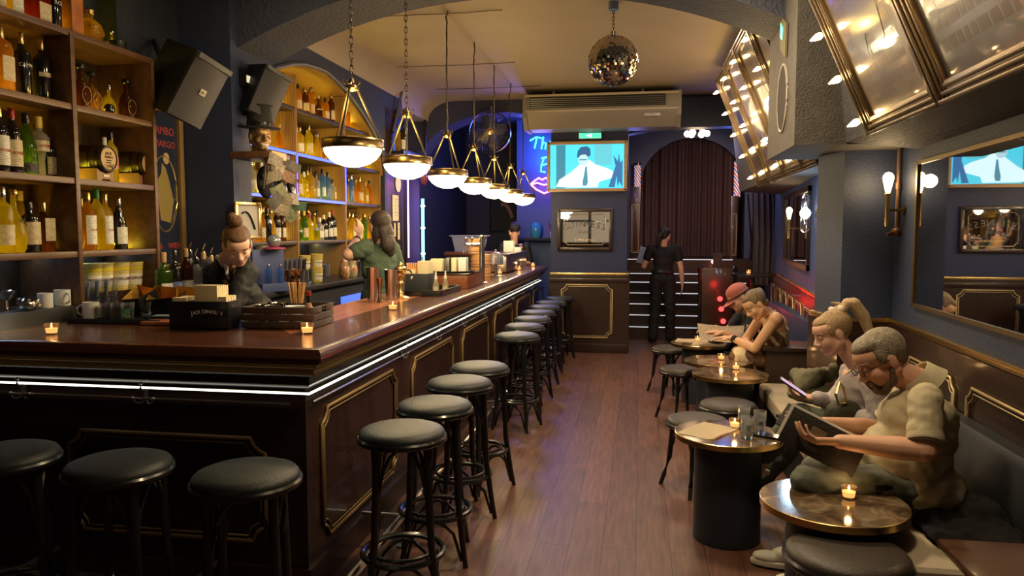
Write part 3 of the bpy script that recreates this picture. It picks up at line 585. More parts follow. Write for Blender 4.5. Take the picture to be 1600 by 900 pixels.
# middle shelf
sb(3, 2, 'wine', .30, .038, 'black', 'gold', 'white', 'dark bottle with large white label at the picture edge on the middle shelf', group=G2, text='BYRRH', tcol=TR, tsize=.022, lz=(.12, .56))
sb(23, 2, 'wine', .30, .039, 'black', 'red', 'cream', 'dark bottle with red foil and cream label on the middle shelf', group=G2, text='BYRRH', tcol=TR, tsize=.022, lz=(.12, .52))
sb(45, 2, 'taper', .29, .045, 'green', 'black', 'black', 'green glass liqueur bottle with round seal on the middle shelf', group=G2, lz=(.05, .2))
sb(64, 2, 'invert', .285, .044, 'clear', 'yellow', 'cream', 'clear wide shouldered bottle with yellow cap and slanted cream label', group=G2, text='AVERNA', tcol=TR, tsize=.019, lz=(.42, .6))
sb(80, 2, 'shoulder', .20, .033, 'black', 'black', 'cream', 'short dark bottle with pale label beside the upright on the middle shelf', group=G2, lz=(.08, .5))
sb(88, 2, 'wine', .27, .034, 'black', 'black', None, 'tall black bottle with pale neck ring at the back of the middle shelf', X=-2.95, group=G2)
def barrel(px, l, tilt):
    y = SY_(px, -3.18); t = thing('whiskey_barrel', l, 'barrel', (-3.17, y, SHZ[2]), 0, 'small barrels on the middle shelf')
    M_ = eul(0, R(90), 0)
    b = nb(); lathe(b, [(0, -.11), (.064, -.11), (.068, -.115), (.072, -.115), (.083, -.05), (.087, 0), (.083, .05), (.072, .115), (.068, .115), (.064, .108), (0, .108)], 32, (0, 0, .135), M_); obj('barrel_body', b, mat('barrel_wood', (.035, .018, .01), .35), t)
    for k, x in enumerate((-.085, -.04, .04, .085)): b = nb(); rr = .0775 + (.008 if abs(x) < .05 else 0); lathe(b, [(rr, -.008), (rr + .002, 0), (rr, .008)], 32, (x, 0, .135), M_, closed=False); obj('hoop', b, BLACK, t)
    b = nb(); lathe(b, [(.0, 0), (.062, 0), (.062, .002), (0, .002)], 32, (.109, 0, .135), M_); hd = obj('barrel_head', b, mat('barrel_face', (.50, .34, .16), .6), t)
    lettering('JACK', .024, BLACKM, t, (.1125, 0, .165), R(90)); lettering('DANIEL\'S', .017, BLACKM, t, (.1125, 0, .143), R(90)); lettering('TENNESSEE', .009, BLACKM, t, (.1125, 0, .125), R(90)); lettering('WHISKEY', .010, BLACKM, t, (.1125, 0, .112), R(90))
    b = nb(); tube(b, [(.108, 0, .09), (.135, 0, .09), (.135, 0, .078)], .006, 8); tube(b, [(.13, -.018, .098), (.13, .018, .098)], .004, 8); cyl(b, (.13, 0, .09), (.13, 0, .1), .004, n=8); obj('tap', b, STEEL, t)
    b = nb(); prism(b, [(-.075, 0), (-.045, 0), (-.03, .018), (.03, .018), (.045, 0), (.075, 0), (.075, .075), (.05, .06), (.0, .048), (-.05, .06), (-.075, .075)], 'X', -.09, .09); obj('cradle', b, mat('cradle_wood', (.28, .14, .06), .5), t, smooth=False)
    b = nb(); box(b, (.092, 0, .036), (.003, .05, .012)); obj('name_plate', b, PAPERW, t)
    return t
barrel(143, 'dark oak cask on cradle with round tan face, nearer of the two casks', 0); barrel(207, 'dark oak cask on cradle beside the shelf end, farther of the two casks', 0)
sb(166, 2, 'shoulder', .26, .032, 'clear', 'white', 'white', 'clear bottle with white cap half behind the nearer barrel', X=-2.93, group=G2)
sb(176, 2, 'wine', .27, .034, 'yellow', 'black', 'red', 'tall bottle with blue and red label between the two barrels', X=-2.80, group=G2, lz=(.3, .52), text='CÎROC'[:0] or None)
sb(120, 2, 'wine', .28, .032, 'gold', 'gold', None, 'gold capped bottle neck rising behind the nearer barrel', X=-2.97, group=G2)
# lowest bottle shelf
sb(2, 1, 'shoulder', .30, .045, 'yellow', 'silver', 'cream', 'bright yellow bottle cut by the picture edge on the lowest bottle shelf', group=G1)
sb(20, 1, 'round', .29, .045, 'yellow', 'gold', None, 'bright yellow round liqueur bottle with dark number badge', group=G1, text='43', tcol=BLACKM, tsize=.04)
sb(31, 1, 'wine', .29, .036, 'gold', 'yellow', None, 'tall gold bottle behind the dark squat bottle, lowest bottle shelf', X=-2.94, group=G1)
sb(44, 1, 'shoulder', .235, .044, 'black', 'black', 'cream', 'dark squat bottle with white label and black stopper, lowest bottle shelf', group=G1, lz=(.15, .6))
sb(66, 1, 'square', .235, .043, 'brown', 'gold', 'cream', 'square brown bottle with tall cream label, lowest bottle shelf', group=G1, lz=(.22, .68))
sb(58, 1, 'round', .26, .04, 'yellow', 'gold', None, 'yellow bottle with gold stopper half hidden behind the square brown one', X=-2.95, group=G1)
sb(92, 1, 'taper', .25, .044, 'red', 'gold', 'red', 'dark red bell shaped bottle with pink label and gold neck, lowest bottle shelf', group=G1, lz=(.1, .35))
sb(126, 1, 'wine', .27, .032, 'black', 'gold', 'white', 'black bottle half hidden behind the first labelled aperitif bottle', X=-2.9, group=G1)
sb(136, 1, 'wine', .30, .038, 'amber', 'gold', 'white', 'orange aperitif bottle with white label near the upright, lowest bottle shelf', group=G1, lz=(.1, .6), text='LILLET', tcol=TR, tsize=.02)
sb(150, 1, 'wine', .32, .04, 'yellow', 'green', None, 'bright yellow bottle with green neck and vertical gold writing', group=G1, X=-2.84)
sb(163, 1, 'wine', .30, .037, 'gold', 'gold', 'white', 'pale gold aperitif bottle with white label in the middle of its compartment', group=G1, lz=(.1, .6), text='LILLET', tcol=TR, tsize=.02)
sb(184, 1, 'taper', .285, .041, 'black', 'silver', 'white', 'black tapering bottle with silver neck and white label', group=G1, lz=(.1, .42))
sb(191, 1, 'wine', .285, .034, 'gold', 'white', 'cream', 'gold bottle half hidden behind the black tapering bottle', X=-2.93, group=G1)
sb(219, 1, 'flask', .175, .046, 'white', 'silver', None, 'short white square bottle with silver cap at the shelf end', group=G1)
# ================================================================ NICHE SHELVING
NX = -2.90; NZ = [1.17, 1.52, 1.90, 2.28, 2.655]
ns_ = thing('niche_shelving', 'built-in shelving of three bays inside the lit arched niche', 'shelving', (-3.1, 6.7, 1.1))
def nob(name, bm, m, **k): o = obj(name, bm, m, ns_, **k); o.matrix_parent_inverse = MX.Translation((3.1, -6.7, -1.1)); return o
for z in NZ[1:]: b = nb(); box2(b, (-3.29, 5.27, z - .032), (NX, 8.22, z), bev=.003); nob('shelf', b, SHELFD)
for y in (6.1, 7.18): b = nb(); box2(b, (-3.29, y, 1.17), (NX + .004, y + .035, 2.93), bev=.003); nob('upright', b, PINE)
b = nb(); box2(b, (-3.29, 5.255, 1.17), (NX, 5.28, 2.6)); nob('side_board', b, PINE, smooth=False)
b = nb(); box2(b, (-3.29, 8.21, 1.17), (NX, 8.235, 2.4)); nob('side_board', b, PINE, smooth=False)
BAYS = [(5.3, 6.08), (6.15, 7.16), (7.23, 8.19)]
BLU = emis('blue_led', (.03, .06, 1), LIGHT['strip_blue'])
NICHEY = emis('niche_yellow_led', (1, .76, .05), LIGHT['strip_yellow'])
b = nb(); o_ = [(y, z) for y, z in NI[1:-1]]; c_ = [(6.75 + (y - 6.75) * .99, z - .018) for y, z in reversed(o_)]; prism(b, o_ + c_, 'X', -3.29, -2.87); nob('arch_glow_lining', b, PINE, ang=30)  # golden lining added to give the niche soffit its glow by colour
for zi in range(1, 5):
    for bi, (y0, y1) in enumerate(BAYS):
        b = nb(); box2(b, (-3.062, y0 + .02, NZ[zi] + .001), (-3.05, y1 - .02, NZ[zi] + .009)); nob('led_strip', b, NICHEY, smooth=False)
for (z, bays) in ((NZ[3], (0, 1)), (NZ[2], (0, 1))):
    for bi in bays: y0, y1 = BAYS[bi]; b = nb(); box2(b, (NX - .001, y0 - .02, z - .028), (NX + .003, y1 + .05, z - .006)); nob('blue_led', b, BLU, smooth=False)
for y in (6.1, 7.18): b = nb(); box2(b, (NX + .003, y + .005, NZ[2]), (NX + .007, y + .03, NZ[3] - .03)); nob('blue_led', b, BLU, smooth=False)
COOL = emis('cool_glass_light', (.55, .75, 1), 9)  # hidden cool strips added under the shelves to brighten the glasses
b = nb(); box2(b, (-3.22, 5.3, 1.482), (-3.2, 8.1, 1.4875)); nob('added_glass_light', b, COOL, smooth=False)
b = nb(); box2(b, (-3.27, 3.70, 1.455), (-3.25, 4.30, 1.4605)); sob('added_glass_light', b, COOL, smooth=False)
b = nb(); box2(b, (-3.27, 2.93, 1.455), (-3.25, 3.62, 1.4605)); sob('added_glass_light', b, COOL, smooth=False)
# back counter
bc = thing('back_counter', 'dark back bar counter under the lit niche', 'counter', (-2.9, 6, .15))
b = nb(); box2(b, (-2.985, 3.96, .15), (-2.62, 8.5, 1.14)); q = obj('cabinet', b, BLACKM, bc, smooth=False); q.matrix_parent_inverse = MX.Translation((2.9, -6, -.15))
b = nb(); box2(b, (-2.985, 3.93, 1.13), (-2.58, 4.4, 1.17), bev=.006); box2(b, (-3.29, 4.4, 1.13), (-2.58, 8.5, 1.17), bev=.006); q = obj('worktop', b, mat('dark_worktop', (.03, .028, .03), .3), bc); q.matrix_parent_inverse = MX.Translation((2.9, -6, -.15))
b = nb(); box2(b, (-2.62, 6.35, .93), (-2.6, 7.0, 1.02)); q = obj('fridge_light', b, emis('fridge_glow', (.12, .25, 1), .9), bc, smooth=False); q.matrix_parent_inverse = MX.Translation((2.9, -6, -.15))
b = nb(); box2(b, (-2.62, 5.4, .95), (-2.57, 6.2, .99)); q = obj('steel_ledge', b, STEELD, bc); q.matrix_parent_inverse = MX.Translation((2.9, -6, -.15))
# rows of bottles, bay by bay
rows_ = [  # shelf, bay, [(kind, glass, cap, label)]
    (4, 0, 'small', [('slim', 'yellow', 'gold', None), ('round', 'gold', 'silver', None), ('slim', 'gold', 'gold', 'cream'), ('flask', 'yellow', 'black', None)]),
    (4, 1, '', [('shoulder', 'brown', 'black', 'cream'), ('wine', 'amber', 'black', 'cream'), ('shoulder', 'brown', 'gold', 'cream'), ('slim', 'amber', 'gold', 'cream'), ('round', 'brown', 'cork', 'cream'), ('flask', 'amber', 'black', 'cream'), ('wine', 'brown', 'gold', 'cream')]),
    (4, 2, '', [('wine', 'gold', 'gold', 'cream'), ('shoulder', 'amber', 'gold', None), ('round', 'gold', 'cork', 'cream'), ('flask', 'yellow', 'gold', None), ('wine', 'gold', 'black', 'cream')]),
    (3, 0, '', [('square', 'yellow', 'black', 'cream'), ('square', 'gold', 'gold', 'blue'), ('decanter', 'gold', 'gold', 'cream'), ('round', 'amber', 'cork', None)]),
    (3, 1, '', [('wine', 'amber', 'gold', 'white'), ('shoulder', 'gold', 'gold', 'white'), ('wine', 'yellow', 'gold', 'cream'), ('taper', 'gold', 'silver', None), ('round', 'amber', 'black', 'cream'), ('wine', 'brown', 'gold', 'white')]),
    (3, 2, '', [('wine', 'amber', 'gold', 'cream'), ('shoulder', 'gold', 'black', 'cream'), ('flask', 'yellow', 'gold', None), ('wine', 'gold', 'gold', 'cream'), ('round', 'yellow', 'gold', None)]),
    (2, 0, '', [('round', 'yellow', 'cork', 'white'), ('shoulder', 'clear', 'silver', 'white'), ('square', 'clear', 'white', 'cream'), ('wine', 'gold', 'yellow', 'white'), ('shoulder', 'yellow', 'gold', None)]),
    (2, 1, '', [('slim', 'clear', 'black', 'blue'), ('wine', 'yellow', 'black', 'cream'), ('square', 'yellow', 'white', None), ('wine', 'gold', 'black', None), ('shoulder', 'clear', 'black', 'white'), ('slim', 'blue', 'black', 'white'), ('slim', 'blue', 'black', 'blue'), ('square', 'clear', 'black', 'plain')]),
    (2, 2, '', [('round', 'gold', 'gold', None), ('wine', 'amber', 'gold', None), ('slim', 'blue', 'silver', 'blue'), ('round', 'amber', 'cork', None), ('wine', 'amber', 'gold', 'cream'), ('shoulder', 'gold', 'cork', 'cream'), ('wine', 'amber', 'black', None)]),
    (1, 0, '', [('shoulder', 'amber', 'silver', 'cream'), ('round', 'clear', 'silver', None), ('square', 'amber', 'cork', 'cream'), ('wine', 'amber', 'gold', 'cream'), ('shoulder', 'black', 'black', None), ('taper', 'gold', 'gold', None), ('wine', 'black', 'black', 'white'), ('slim', 'brown', 'black', 'white')]),
    (1, 1, '', [('wine', 'black', 'white', 'white'), ('round', 'green', 'yellow', 'white'), ('wine', 'green', 'yellow', 'cream'), ('square', 'yellow', 'red', None), ('round', 'yellow', 'gold', 'blue'), ('square', 'clear', 'white', 'white'), ('wine', 'black', 'white', 'white'), ('shoulder', 'black', 'white', 'white'), ('wine', 'black', 'red', 'white')]),
    (1, 2, '', [('wine', 'gold', 'gold', 'white'), ('round', 'gold', 'cork', None), ('wine', 'gold', 'gold', 'white'), ('round', 'yellow', 'gold', None), ('slim', 'green', 'gold', None), ('wine', 'gold', 'gold', None)])]
LVL = {4: 'top', 3: 'second', 2: 'third', 1: 'lowest'}; BAYN = ['near bay', 'middle bay', 'far bay']
GN = {'yellow': 'bright yellow', 'gold': 'golden', 'amber': 'amber', 'brown': 'brown', 'black': 'black', 'clear': 'clear glass', 'green': 'green', 'blue': 'pale blue', 'red': 'red', 'white': 'white'}
rnd = random.Random(3)
for (zi, bi, sm, lst) in rows_:
    y0, y1 = BAYS[bi]; n = len(lst)
    for i, (k, g, c, lb) in enumerate(lst):
        y = y0 + .07 + (y1 - y0 - .14) * i / max(1, n - 1); h = (.17 if sm else rnd.choice((.25, .27, .29, .24))); rr = (.030 if k == 'slim' else .036) * (.75 if sm else 1)
        if k in ('round', 'decanter', 'flask', 'square'): h *= .88
        x = -2.985 - rnd.random() * .015
        bottle(k, (x, y, NZ[zi]), h, rr, g, c, lb, rz=90 + rnd.uniform(-25, 12), desc=f"{GN[g]} bottle, {ORD[i]} of the {LVL[zi]} niche shelf, {BAYN[bi]}", group=f'bottles in the niche, {LVL[zi]} shelf, {BAYN[bi]}')
for zi in (1, 2, 3, 4):
    for bi in (0, 1, 2):
        y0, y1 = BAYS[bi]
        for i in range(5):
            k, g, c, lb = rnd.choice([('wine', 'gold', 'gold', 'cream'), ('shoulder', 'amber', 'black', 'cream'), ('wine', 'yellow', 'gold', None), ('shoulder', 'clear', 'silver', 'white'), ('taper', 'brown', 'gold', 'cream')])
            if zi == 4 and bi == 0: continue
            bottle(k, (-3.15, y0 + .11 + (y1 - y0 - .2) * i / 4, NZ[zi]), .29, .036, g, c, lb, desc=f"{GN[g]} bottle in the back row, {ORD[i]} of the {LVL[zi]} niche shelf, {BAYN[bi]}", group=f'back row bottles in the niche, {LVL[zi]} shelf, {BAYN[bi]}')
# back counter ware: tumblers, popcorn tubs, nesting dolls
def tumbler_me(h, r, r2=None):
    k = ('t', h, r, r2)
    if k not in _bm:
        b = nb(); rb = r if r2 is None else r2; lathe(b, [(0, 0), (rb, 0), (r, h), (r - .002, h), (rb - .003, .008), (0, .008)], 20, closed=False); _bm[k] = me_of(b, 'tumbler', GLASS, ang=50)
    return _bm[k]
i = 0
for (row, zz, ys, lay) in (('lower', 1.17, [5.38 + .085 * k for k in range(8)], 0), ('upper', 1.276, [5.42 + .085 * k for k in range(7)], 1)):
    for j, y in enumerate(ys):
        o = obj('tumbler', tumbler_me(.105, .037, .03), None, loc=(-2.78, y, zz)); tag(o, f'clear tumbler, {ORD[j]} of the {row} row stacked on the back counter', 'glass', 'stacked tumblers on the back counter')
for j in range(9):
    o = obj('tumbler', tumbler_me(.12, .033, .03), None, loc=(-2.98, 6.25 + .08 * j, 1.17)); tag(o, f'tall clear glass, {ORD[j]} in the row under the middle bay', 'glass', 'tall glasses under the middle bay')
for j in range(5):
    o = obj('tumbler', tumbler_me(.13, .036, .028), None, loc=(-2.86, 7.42 + .085 * j, 1.17)); tag(o, f'clear glass, {ORD[j]} in the row beside the nesting dolls', 'glass', 'glasses beside the nesting dolls')
POPC = bands('popcorn_tub_print', [(.75, .62, .06), (.62, .48, .05), (.70, .56, .40), (.72, .6, .08)], 5, 'Z', .5, 2.5)
def tub(name_, loc, s, l, g='popcorn tubs', rz=0, txt=True):
    t = thing('popcorn_tub', l, 'tub', loc, rz, g)
    b = nb(); lathe(b, [(0, 0), (.048 * s, 0), (.062 * s, .14 * s), (.064 * s, .143 * s), (.062 * s, .146 * s), (.059 * s, .14 * s), (.045 * s, .006)], 28, closed=False); obj('tub', b, POPC, t)
    b = nb(); lathe(b, [(.0515 * s, .025 * s), (.0575 * s, .085 * s)], 20, closed=False, arc=(-PI / 2 - .9, -PI / 2 + .9)); obj('print_band', b, PAPERW, t)
    if txt: lettering('POPCORN', .021 * s, mat('popcorn_ink', (.16, .05, .08), .6), t, (0, 0, .06 * s), bend=.0575 * s)
    return t
tub('', (-2.74, 6.13, 1.17), .85, 'yellow popcorn tub, lower of the stacked pair on the back counter', rz=R(60)); tub('', (-2.74, 6.13, 1.285), .85, 'yellow popcorn tub, upper of the stacked pair on the back counter', rz=R(60)); tub('', (-2.78, 5.98, 1.285), .8, 'yellow popcorn tub on the tumbler stack, beside the stacked pair', rz=R(60))
def doll(y, l, c, s=1):
    t = thing('nesting_doll', l, 'nesting doll', (-2.70, y, 1.17), R(60), 'nesting dolls')
    b = nb(); lathe(b, [(0, 0), (.036 * s, 0), (.047 * s, .02), (.052 * s, .06), (.046 * s, .10), (.034 * s, .125), (.036 * s, .15), (.034 * s, .17), (.02 * s, .19), (0, .195)], 28); obj('body', b, mat('doll_' + l[:6], c, .25, coat=.6, vary=(24, (.55, .40, .12))), t)
    b = nb(); ell(b, (0, -.022 * s, .152), (.022 * s, .017 * s, .021)); f = obj('face', b, mat('doll_face', (.75, .52, .4), .4), t)
    for sx in (-1, 1): b = nb(); ell(b, (sx * .008, -.0385 * s, .155), (.003,) * 3, sub=1); obj('eye', b, BLACKM, f)
    b = nb(); ell(b, (0, -.034 * s, .07), (.030 * s, .022 * s, .035)); obj('apron', b, mat('apron_' + l[:6], (.6, .12, .06), .3, vary=(30, (.7, .6, .4))), t)
doll(6.64, 'dark red painted nesting doll on the back counter', (.28, .03, .02)); doll(6.83, 'silver hooded nesting doll with red apron on the back counter', (.35, .33, .30), 1.05)
# cups and glass jars in the open compartment below the lowest bottle shelf
zc = SHZ[0]
for px, X, z, l in ((200, -3.14, zc + .14, 'yellow popcorn tub nearest the shelf end, lettering in full view'), (178, -3.16, zc + .14, 'yellow popcorn tub in the middle of the shelf compartment'), (152, -3.18, zc + .15, 'yellow popcorn tub half hidden behind its neighbours'), (138, -3.2, zc + .16, 'yellow popcorn tub deepest in the shelf compartment')):
    tub('', (X, SY_(px, X), zc + .125), 1.15, l, rz=R(75))
b = nb(); box2(b, (-3.33, 3.69, zc), (-3.085, 4.3, zc + .125)); tag(obj('shelf_riser', b, SHELFD, smooth=False), 'low wooden riser under the popcorn tubs', 'riser')
for j in range(4):
    for k in range(2):
        o = obj('tumbler', tumbler_me(.10, .036, .030), None, loc=(-3.042, 3.72 + .075 * j, zc + .105 * k)); tag(o, f"clear tumbler, {ORD[j]} in the {'lower' if k == 0 else 'upper'} row stacked before the popcorn tubs", 'glass', 'tumblers stacked before the popcorn tubs')
# group of bottles with pourers beside the shelving end
for j, (px, X, k, g, h, r, lb, l) in enumerate(((255, -2.74, 'square', 'green', .31, .045, 'white', 'green glass bottle with pale label beside the shelving end'), (272, -2.72, 'shoulder', 'black', .32, .04, 'blue', 'dark bottle with blue and red label before the wall'), (290, -2.7, 'wine', 'brown', .33, .04, 'white', 'brown bottle with cork top before the wall'), (306, -2.68, 'slim', 'clear', .27, .035, 'plain', 'clear slim bottle with white band by the bartender'), (318, -2.74, 'shoulder', 'clear', .30, .037, 'white', 'clear bottle with steel pourer by the bartender'), (297, -2.85, 'wine', 'clear', .31, .037, None, 'clear bottle with pourer behind the brown bottle'), (330, -2.82, 'shoulder', 'black', .27, .037, None, 'dark bottle with pourer half behind the bartender'))):
    t = bottle(k, (X, PX(px, 400, X).y, 1.17), h, r, g, 'black' if j % 2 else 'cork', lb, rz=60, desc=l, group='bottles beside the shelving end')
    if j > 2: b = nb(); tube(b, [(0, 0, h - .005), (0, 0, h + .02), (.008, -.01, h + .055)], [.008, .006, .003], 8); obj('pourer', b, STEEL, t)
# ================================================================ ON THE BAR
BT = 1.12
FLAME = emis('flame', (1, .62, .22), 45)
WAXG = mat('candle_wax', (.9, .72, .45), .5, emit=(1, .55, .2), es=1.6)
VOT = mat('votive_glass', (.95, .7, .5), .08, trans=.9, ior=1.3)
def candle(loc, l, s=1):
    t = thing('votive_candle', l, 'candle', loc, 0, 'lit candles in small glasses')
    b = nb(); lathe(b, [(0, 0), (.024 * s, 0), (.032 * s, .05 * s), (.0305 * s, .05 * s), (.024 * s, .006), (0, .006)], 24, closed=False); obj('glass_cup', b, VOT, t)
    b = nb(); lathe(b, [(0, .007), (.0225 * s, .007), (.0265 * s, .028 * s), (0, .028 * s)], 20); obj('wax', b, WAXG, t)
    b = nb(); lathe(b, [(0, .029 * s), (.0035, .033 * s), (.0045, .038 * s), (.002, .047 * s), (0, .052 * s)], 12); obj('flame', b, FLAME, t)
    l_ = lamp('candle_light', 'POINT', V(loc) + V((0, 0, .09)), .22, (1, .55, .2), .012); return t
for (x, y), l in (((81, 522), 'lit candle on the short end of the bar before the mugs'), ((480, 521), 'lit candle on the bar corner beside the slatted crate'), ((614, 484), 'lit candle on the bar before the brass squeezer'), ((781, 428), 'lit candle on the far bar beside the bamboo steamers'), ((811, 422), 'lit candle on the far bar before the metal fronted box'), ((836, 415), 'lit candle at the pillar end of the bar')):
    p = PZ(x, y, BT); candle((p.x, min(p.y, 10.4), BT), l)
def at(x, y, z=BT): p = PZ(x, y, z); return (p.x, p.y, z)
def papers(name, l, cat, loc, w, d, h, m, rz=0, n=6, grp=None):
    t = thing(name, l, cat, loc, rz, grp)
    for k in range(n): b = nb(); box(b, (0, -d / 2 + d * (k + .5) / n, h / 2), (w, d / n * .86, h * (1 - .02 * (k % 3))), bev=.0015); obj('fold', b, m, t)
    return t
# black napkin caddy with the whiskey lettering
t = thing('napkin_caddy', 'black bar caddy with pale arched lettering holding paper napkins', 'caddy', (-2.13, 3.44, BT), R(4))
b = nb(); box(b, (0, .0, .006), (.30, .15, .012)); box(b, (0, -.072, .07), (.30, .006, .14), bev=.002); box(b, (0, .072, .07), (.30, .006, .14), bev=.002)
for x in (-.147, -.06, .147): box(b, (x, 0, .07), (.006, .15, .14), bev=.002)
obj('tray_body', b, BLACK, t)
s = 'JACK DANIEL\'S'
b = None
lt = thing('x', '', '')
bpy.data.objects.remove(lt)
for i, ch in enumerate(s):
    if ch == ' ': continue
    u = (i - (len(s) - 1) / 2) / len(s); o = lettering(ch, .024 if i not in (0, 5) else .029, TW, t, (.0435 + u * .165, -.0765, .078 + .012 * math.cos(u * 3)), name='lettering')
    o.rotation_euler = (0, u * .42, 0)
NAPB = mat('napkin_buff', (.72, .60, .36), .85)
papers('napkin_stack', 'tall stack of buff paper napkins standing in the black caddy', 'napkins', (-2.095, 3.44, BT + .012), .115, .12, .205, NAPB, R(4))
papers('napkin_stack', 'short stack of buff paper napkins beside the tall stack in the caddy', 'napkins', (-2.02, 3.445, BT + .012), .05, .11, .15, NAPB, R(4), 4)
papers('napkin_stack', 'wide low stack of buff napkins in the open side of the caddy', 'napkins', (-2.23, 3.43, BT + .012), .07, .13, .145, NAPB, R(4), 5)
# slatted crate with bar things
t = thing('slatted_crate', 'dark slatted wooden crate holding straws, bowls and a sauce bottle', 'crate', (-1.775, 3.62, BT), R(4))
CW, CD, CH = .36, .30, .105; CRW = mat('crate_wood', (.055, .036, .028), .5, vary=(5, (.075, .05, .04), 0, (6, 6, 1)))
for k in range(3):
    z = .019 + .036 * k
    for (c, s_) in (((0, -CD / 2, z), (CW, .010, .031)), ((0, CD / 2, z), (CW, .010, .031)), ((-CW / 2, 0, z), (.010, CD, .031)), ((CW / 2, 0, z), (.010, CD, .031))):
        b = nb()
        if k == 2 and c[0] > 0: box(b, (c[0], -.09, z), (.010, .12, .031), bev=.002); box(b, (c[0], .09, z), (.010, .12, .031), bev=.002); box(b, (c[0], 0, z + .011), (.01, .08, .009))
        else: box(b, c, s_, bev=.002)
        obj('slat', b, CRW, t)
b = nb(); box(b, (0, 0, .006), (CW, CD, .01)); obj('crate_floor', b, CRW, t)
STRAW = mat('paper_straw', (.62, .36, .14), .6, vary=(30, (.72, .46, .2)))
cx, cyy = -1.75, 3.66
t = thing('straw_holder', 'small round black pot standing inside the slatted crate', 'pot', (cx, cyy, BT + .011)); b = nb(); lathe(b, [(0, 0), (.036, 0), (.042, .10), (.039, .10), (.034, .005), (0, .005)], 24, closed=False); obj('pot', b, BLACK, t)
for k in range(24):
    a = rnd.random() * 2 * PI; rr = .026 * math.sqrt(rnd.random()); dx, dy = math.cos(a) * rr, math.sin(a) * rr
    b = nb(); cyl(b, (dx * .6, dy * .6, 0), (dx * 2.0, dy * 2.0, .20), .0033, n=8); o = obj('paper_straw', b, STRAW, None, loc=(cx, cyy, BT + .017)); tag(o, 'brown paper straw in the bundle standing in the slatted crate', 'straw', 'brown paper straws in the slatted crate')
t = thing('sauce_bottle', 'small sauce bottle with red cap and black neck in the slatted crate', 'bottle', (-1.640, 3.56, BT + .01))
b = nb(); lathe(b, [(0, 0), (.022, 0), (.024, .01), (.024, .085), (.012, .11), (.010, .13), (.010, .16)], 20, closed=False); obj('glass_body', b, mat('hot_sauce', (.62, .34, .22), .3), t)
b = nb(); lathe(b, [(.0125, .115), (.0125, .15), (0, .15)], 16); obj('neck_sleeve', b, BLACKM, t); b = nb(); lathe(b, [(.0135, .15), (.0135, .172), (0, .174)], 16); obj('cap', b, CAPM['red'], t)
for (dx, dy, r_, l, m_) in ((-.12, -.03, .045, 'small steel bowl in the slatted crate beside the caddy', STEEL), (-.05, -.07, .04, 'small steel bowl at the front of the slatted crate', STEELD), (.07, -.07, .05, 'shallow white dish at the crate side beside the sauce bottle', WHITEC), (-.10, .09, .04, 'small steel bowl at the back of the slatted crate', STEEL)):
    t = thing('small_bowl', l, 'bowl', (-1.775 + dx, 3.62 + dy, BT + .011), 0, 'small bowls in the slatted crate')
    b = nb(); lathe(b, [(0, 0), (r_ * .5, 0), (r_ * .9, .06), (r_, .092), (r_ * 1.06, .096), (r_ * .96, .092), (r_ * .85, .06), (0, .01)], 24, closed=False); obj('bowl', b, m_, t)
# shaker tins, jigger, squeezer
def tin(name, l, p, r0, r1, h, m=STEEL, g=None):
    t = thing(name, l, 'shaker' if name == 'shaker_tin' else 'jigger', p, 0, g)
    b = nb(); lathe(b, [(0, 0), (r0, 0), (r0, .004), (r1, h), (r1 + .002, h + .003), (r1 - .002, h), (r0 - .003, .006)], 32, closed=False); obj('cup', b, m, t); return t
tin('shaker_tin', 'tall steel shaker tin nearest the bar corner', (-1.80, 4.93, BT), .036, .045, .235, g='steel shaker tins'); tin('shaker_tin', 'steel shaker tin in the middle beside the jigger', (-1.735, 5.12, BT), .036, .046, .21, g='steel shaker tins'); tin('shaker_tin', 'steel shaker tin next to the brass squeezer', (-1.72, 5.28, BT), .034, .044, .20, g='steel shaker tins')
t = thing('jigger', 'slim copper toned double jigger standing before the shaker tins', 'jigger', (-1.725, 4.86, BT)); b = nb(); lathe(b, [(0, 0), (.021, 0), (.023, .003), (.008, .062), (.024, .168), (.022, .168), (.006, .075)], 28, closed=False); obj('cup', b, mat('copper', (.66, .36, .22), .2, 1), t)
t = thing('citrus_squeezer', 'ornate polished brass lever press standing on the bar beside the tins', 'squeezer', at(626, 466))
b = nb(); lathe(b, [(0, 0), (.062, 0), (.064, .006), (.05, .016), (.02, .022), (.016, .03)], 32); obj('foot', b, BRASS, t)
b = nb(); lathe(b, [(.016, .028), (.022, .04), (.013, .055), (.013, .10), (.024, .115), (.013, .13), (.016, .15), (.04, .165), (.045, .18), (.02, .19), (.014, .20)], 28); obj('column', b, BRASS, t)
b = nb(); ell(b, (0, 0, .215), (.045, .045, .022)); ell(b, (0, 0, .24), (.018, .018, .014)); ell(b, (0, 0, .255), (.009,) * 3, sub=2); obj('top_cup', b, BRASS, t)
b = nb(); tube(b, bez((-.01, 0, .17), (-.09, -.02, .22), (-.09, -.02, .08), (-.03, 0, .07)), .007, 8); obj('handle', b, BRASS, t)
b = nb(); tube(b, bez((.01, 0, .18), (.06, -.01, .23), (.10, -.02, .2), (.09, -.02, .16)), .006, 8); ell(b, (.09, -.02, .15), (.012,) * 3, sub=2); obj('lever', b, STEEL, t)
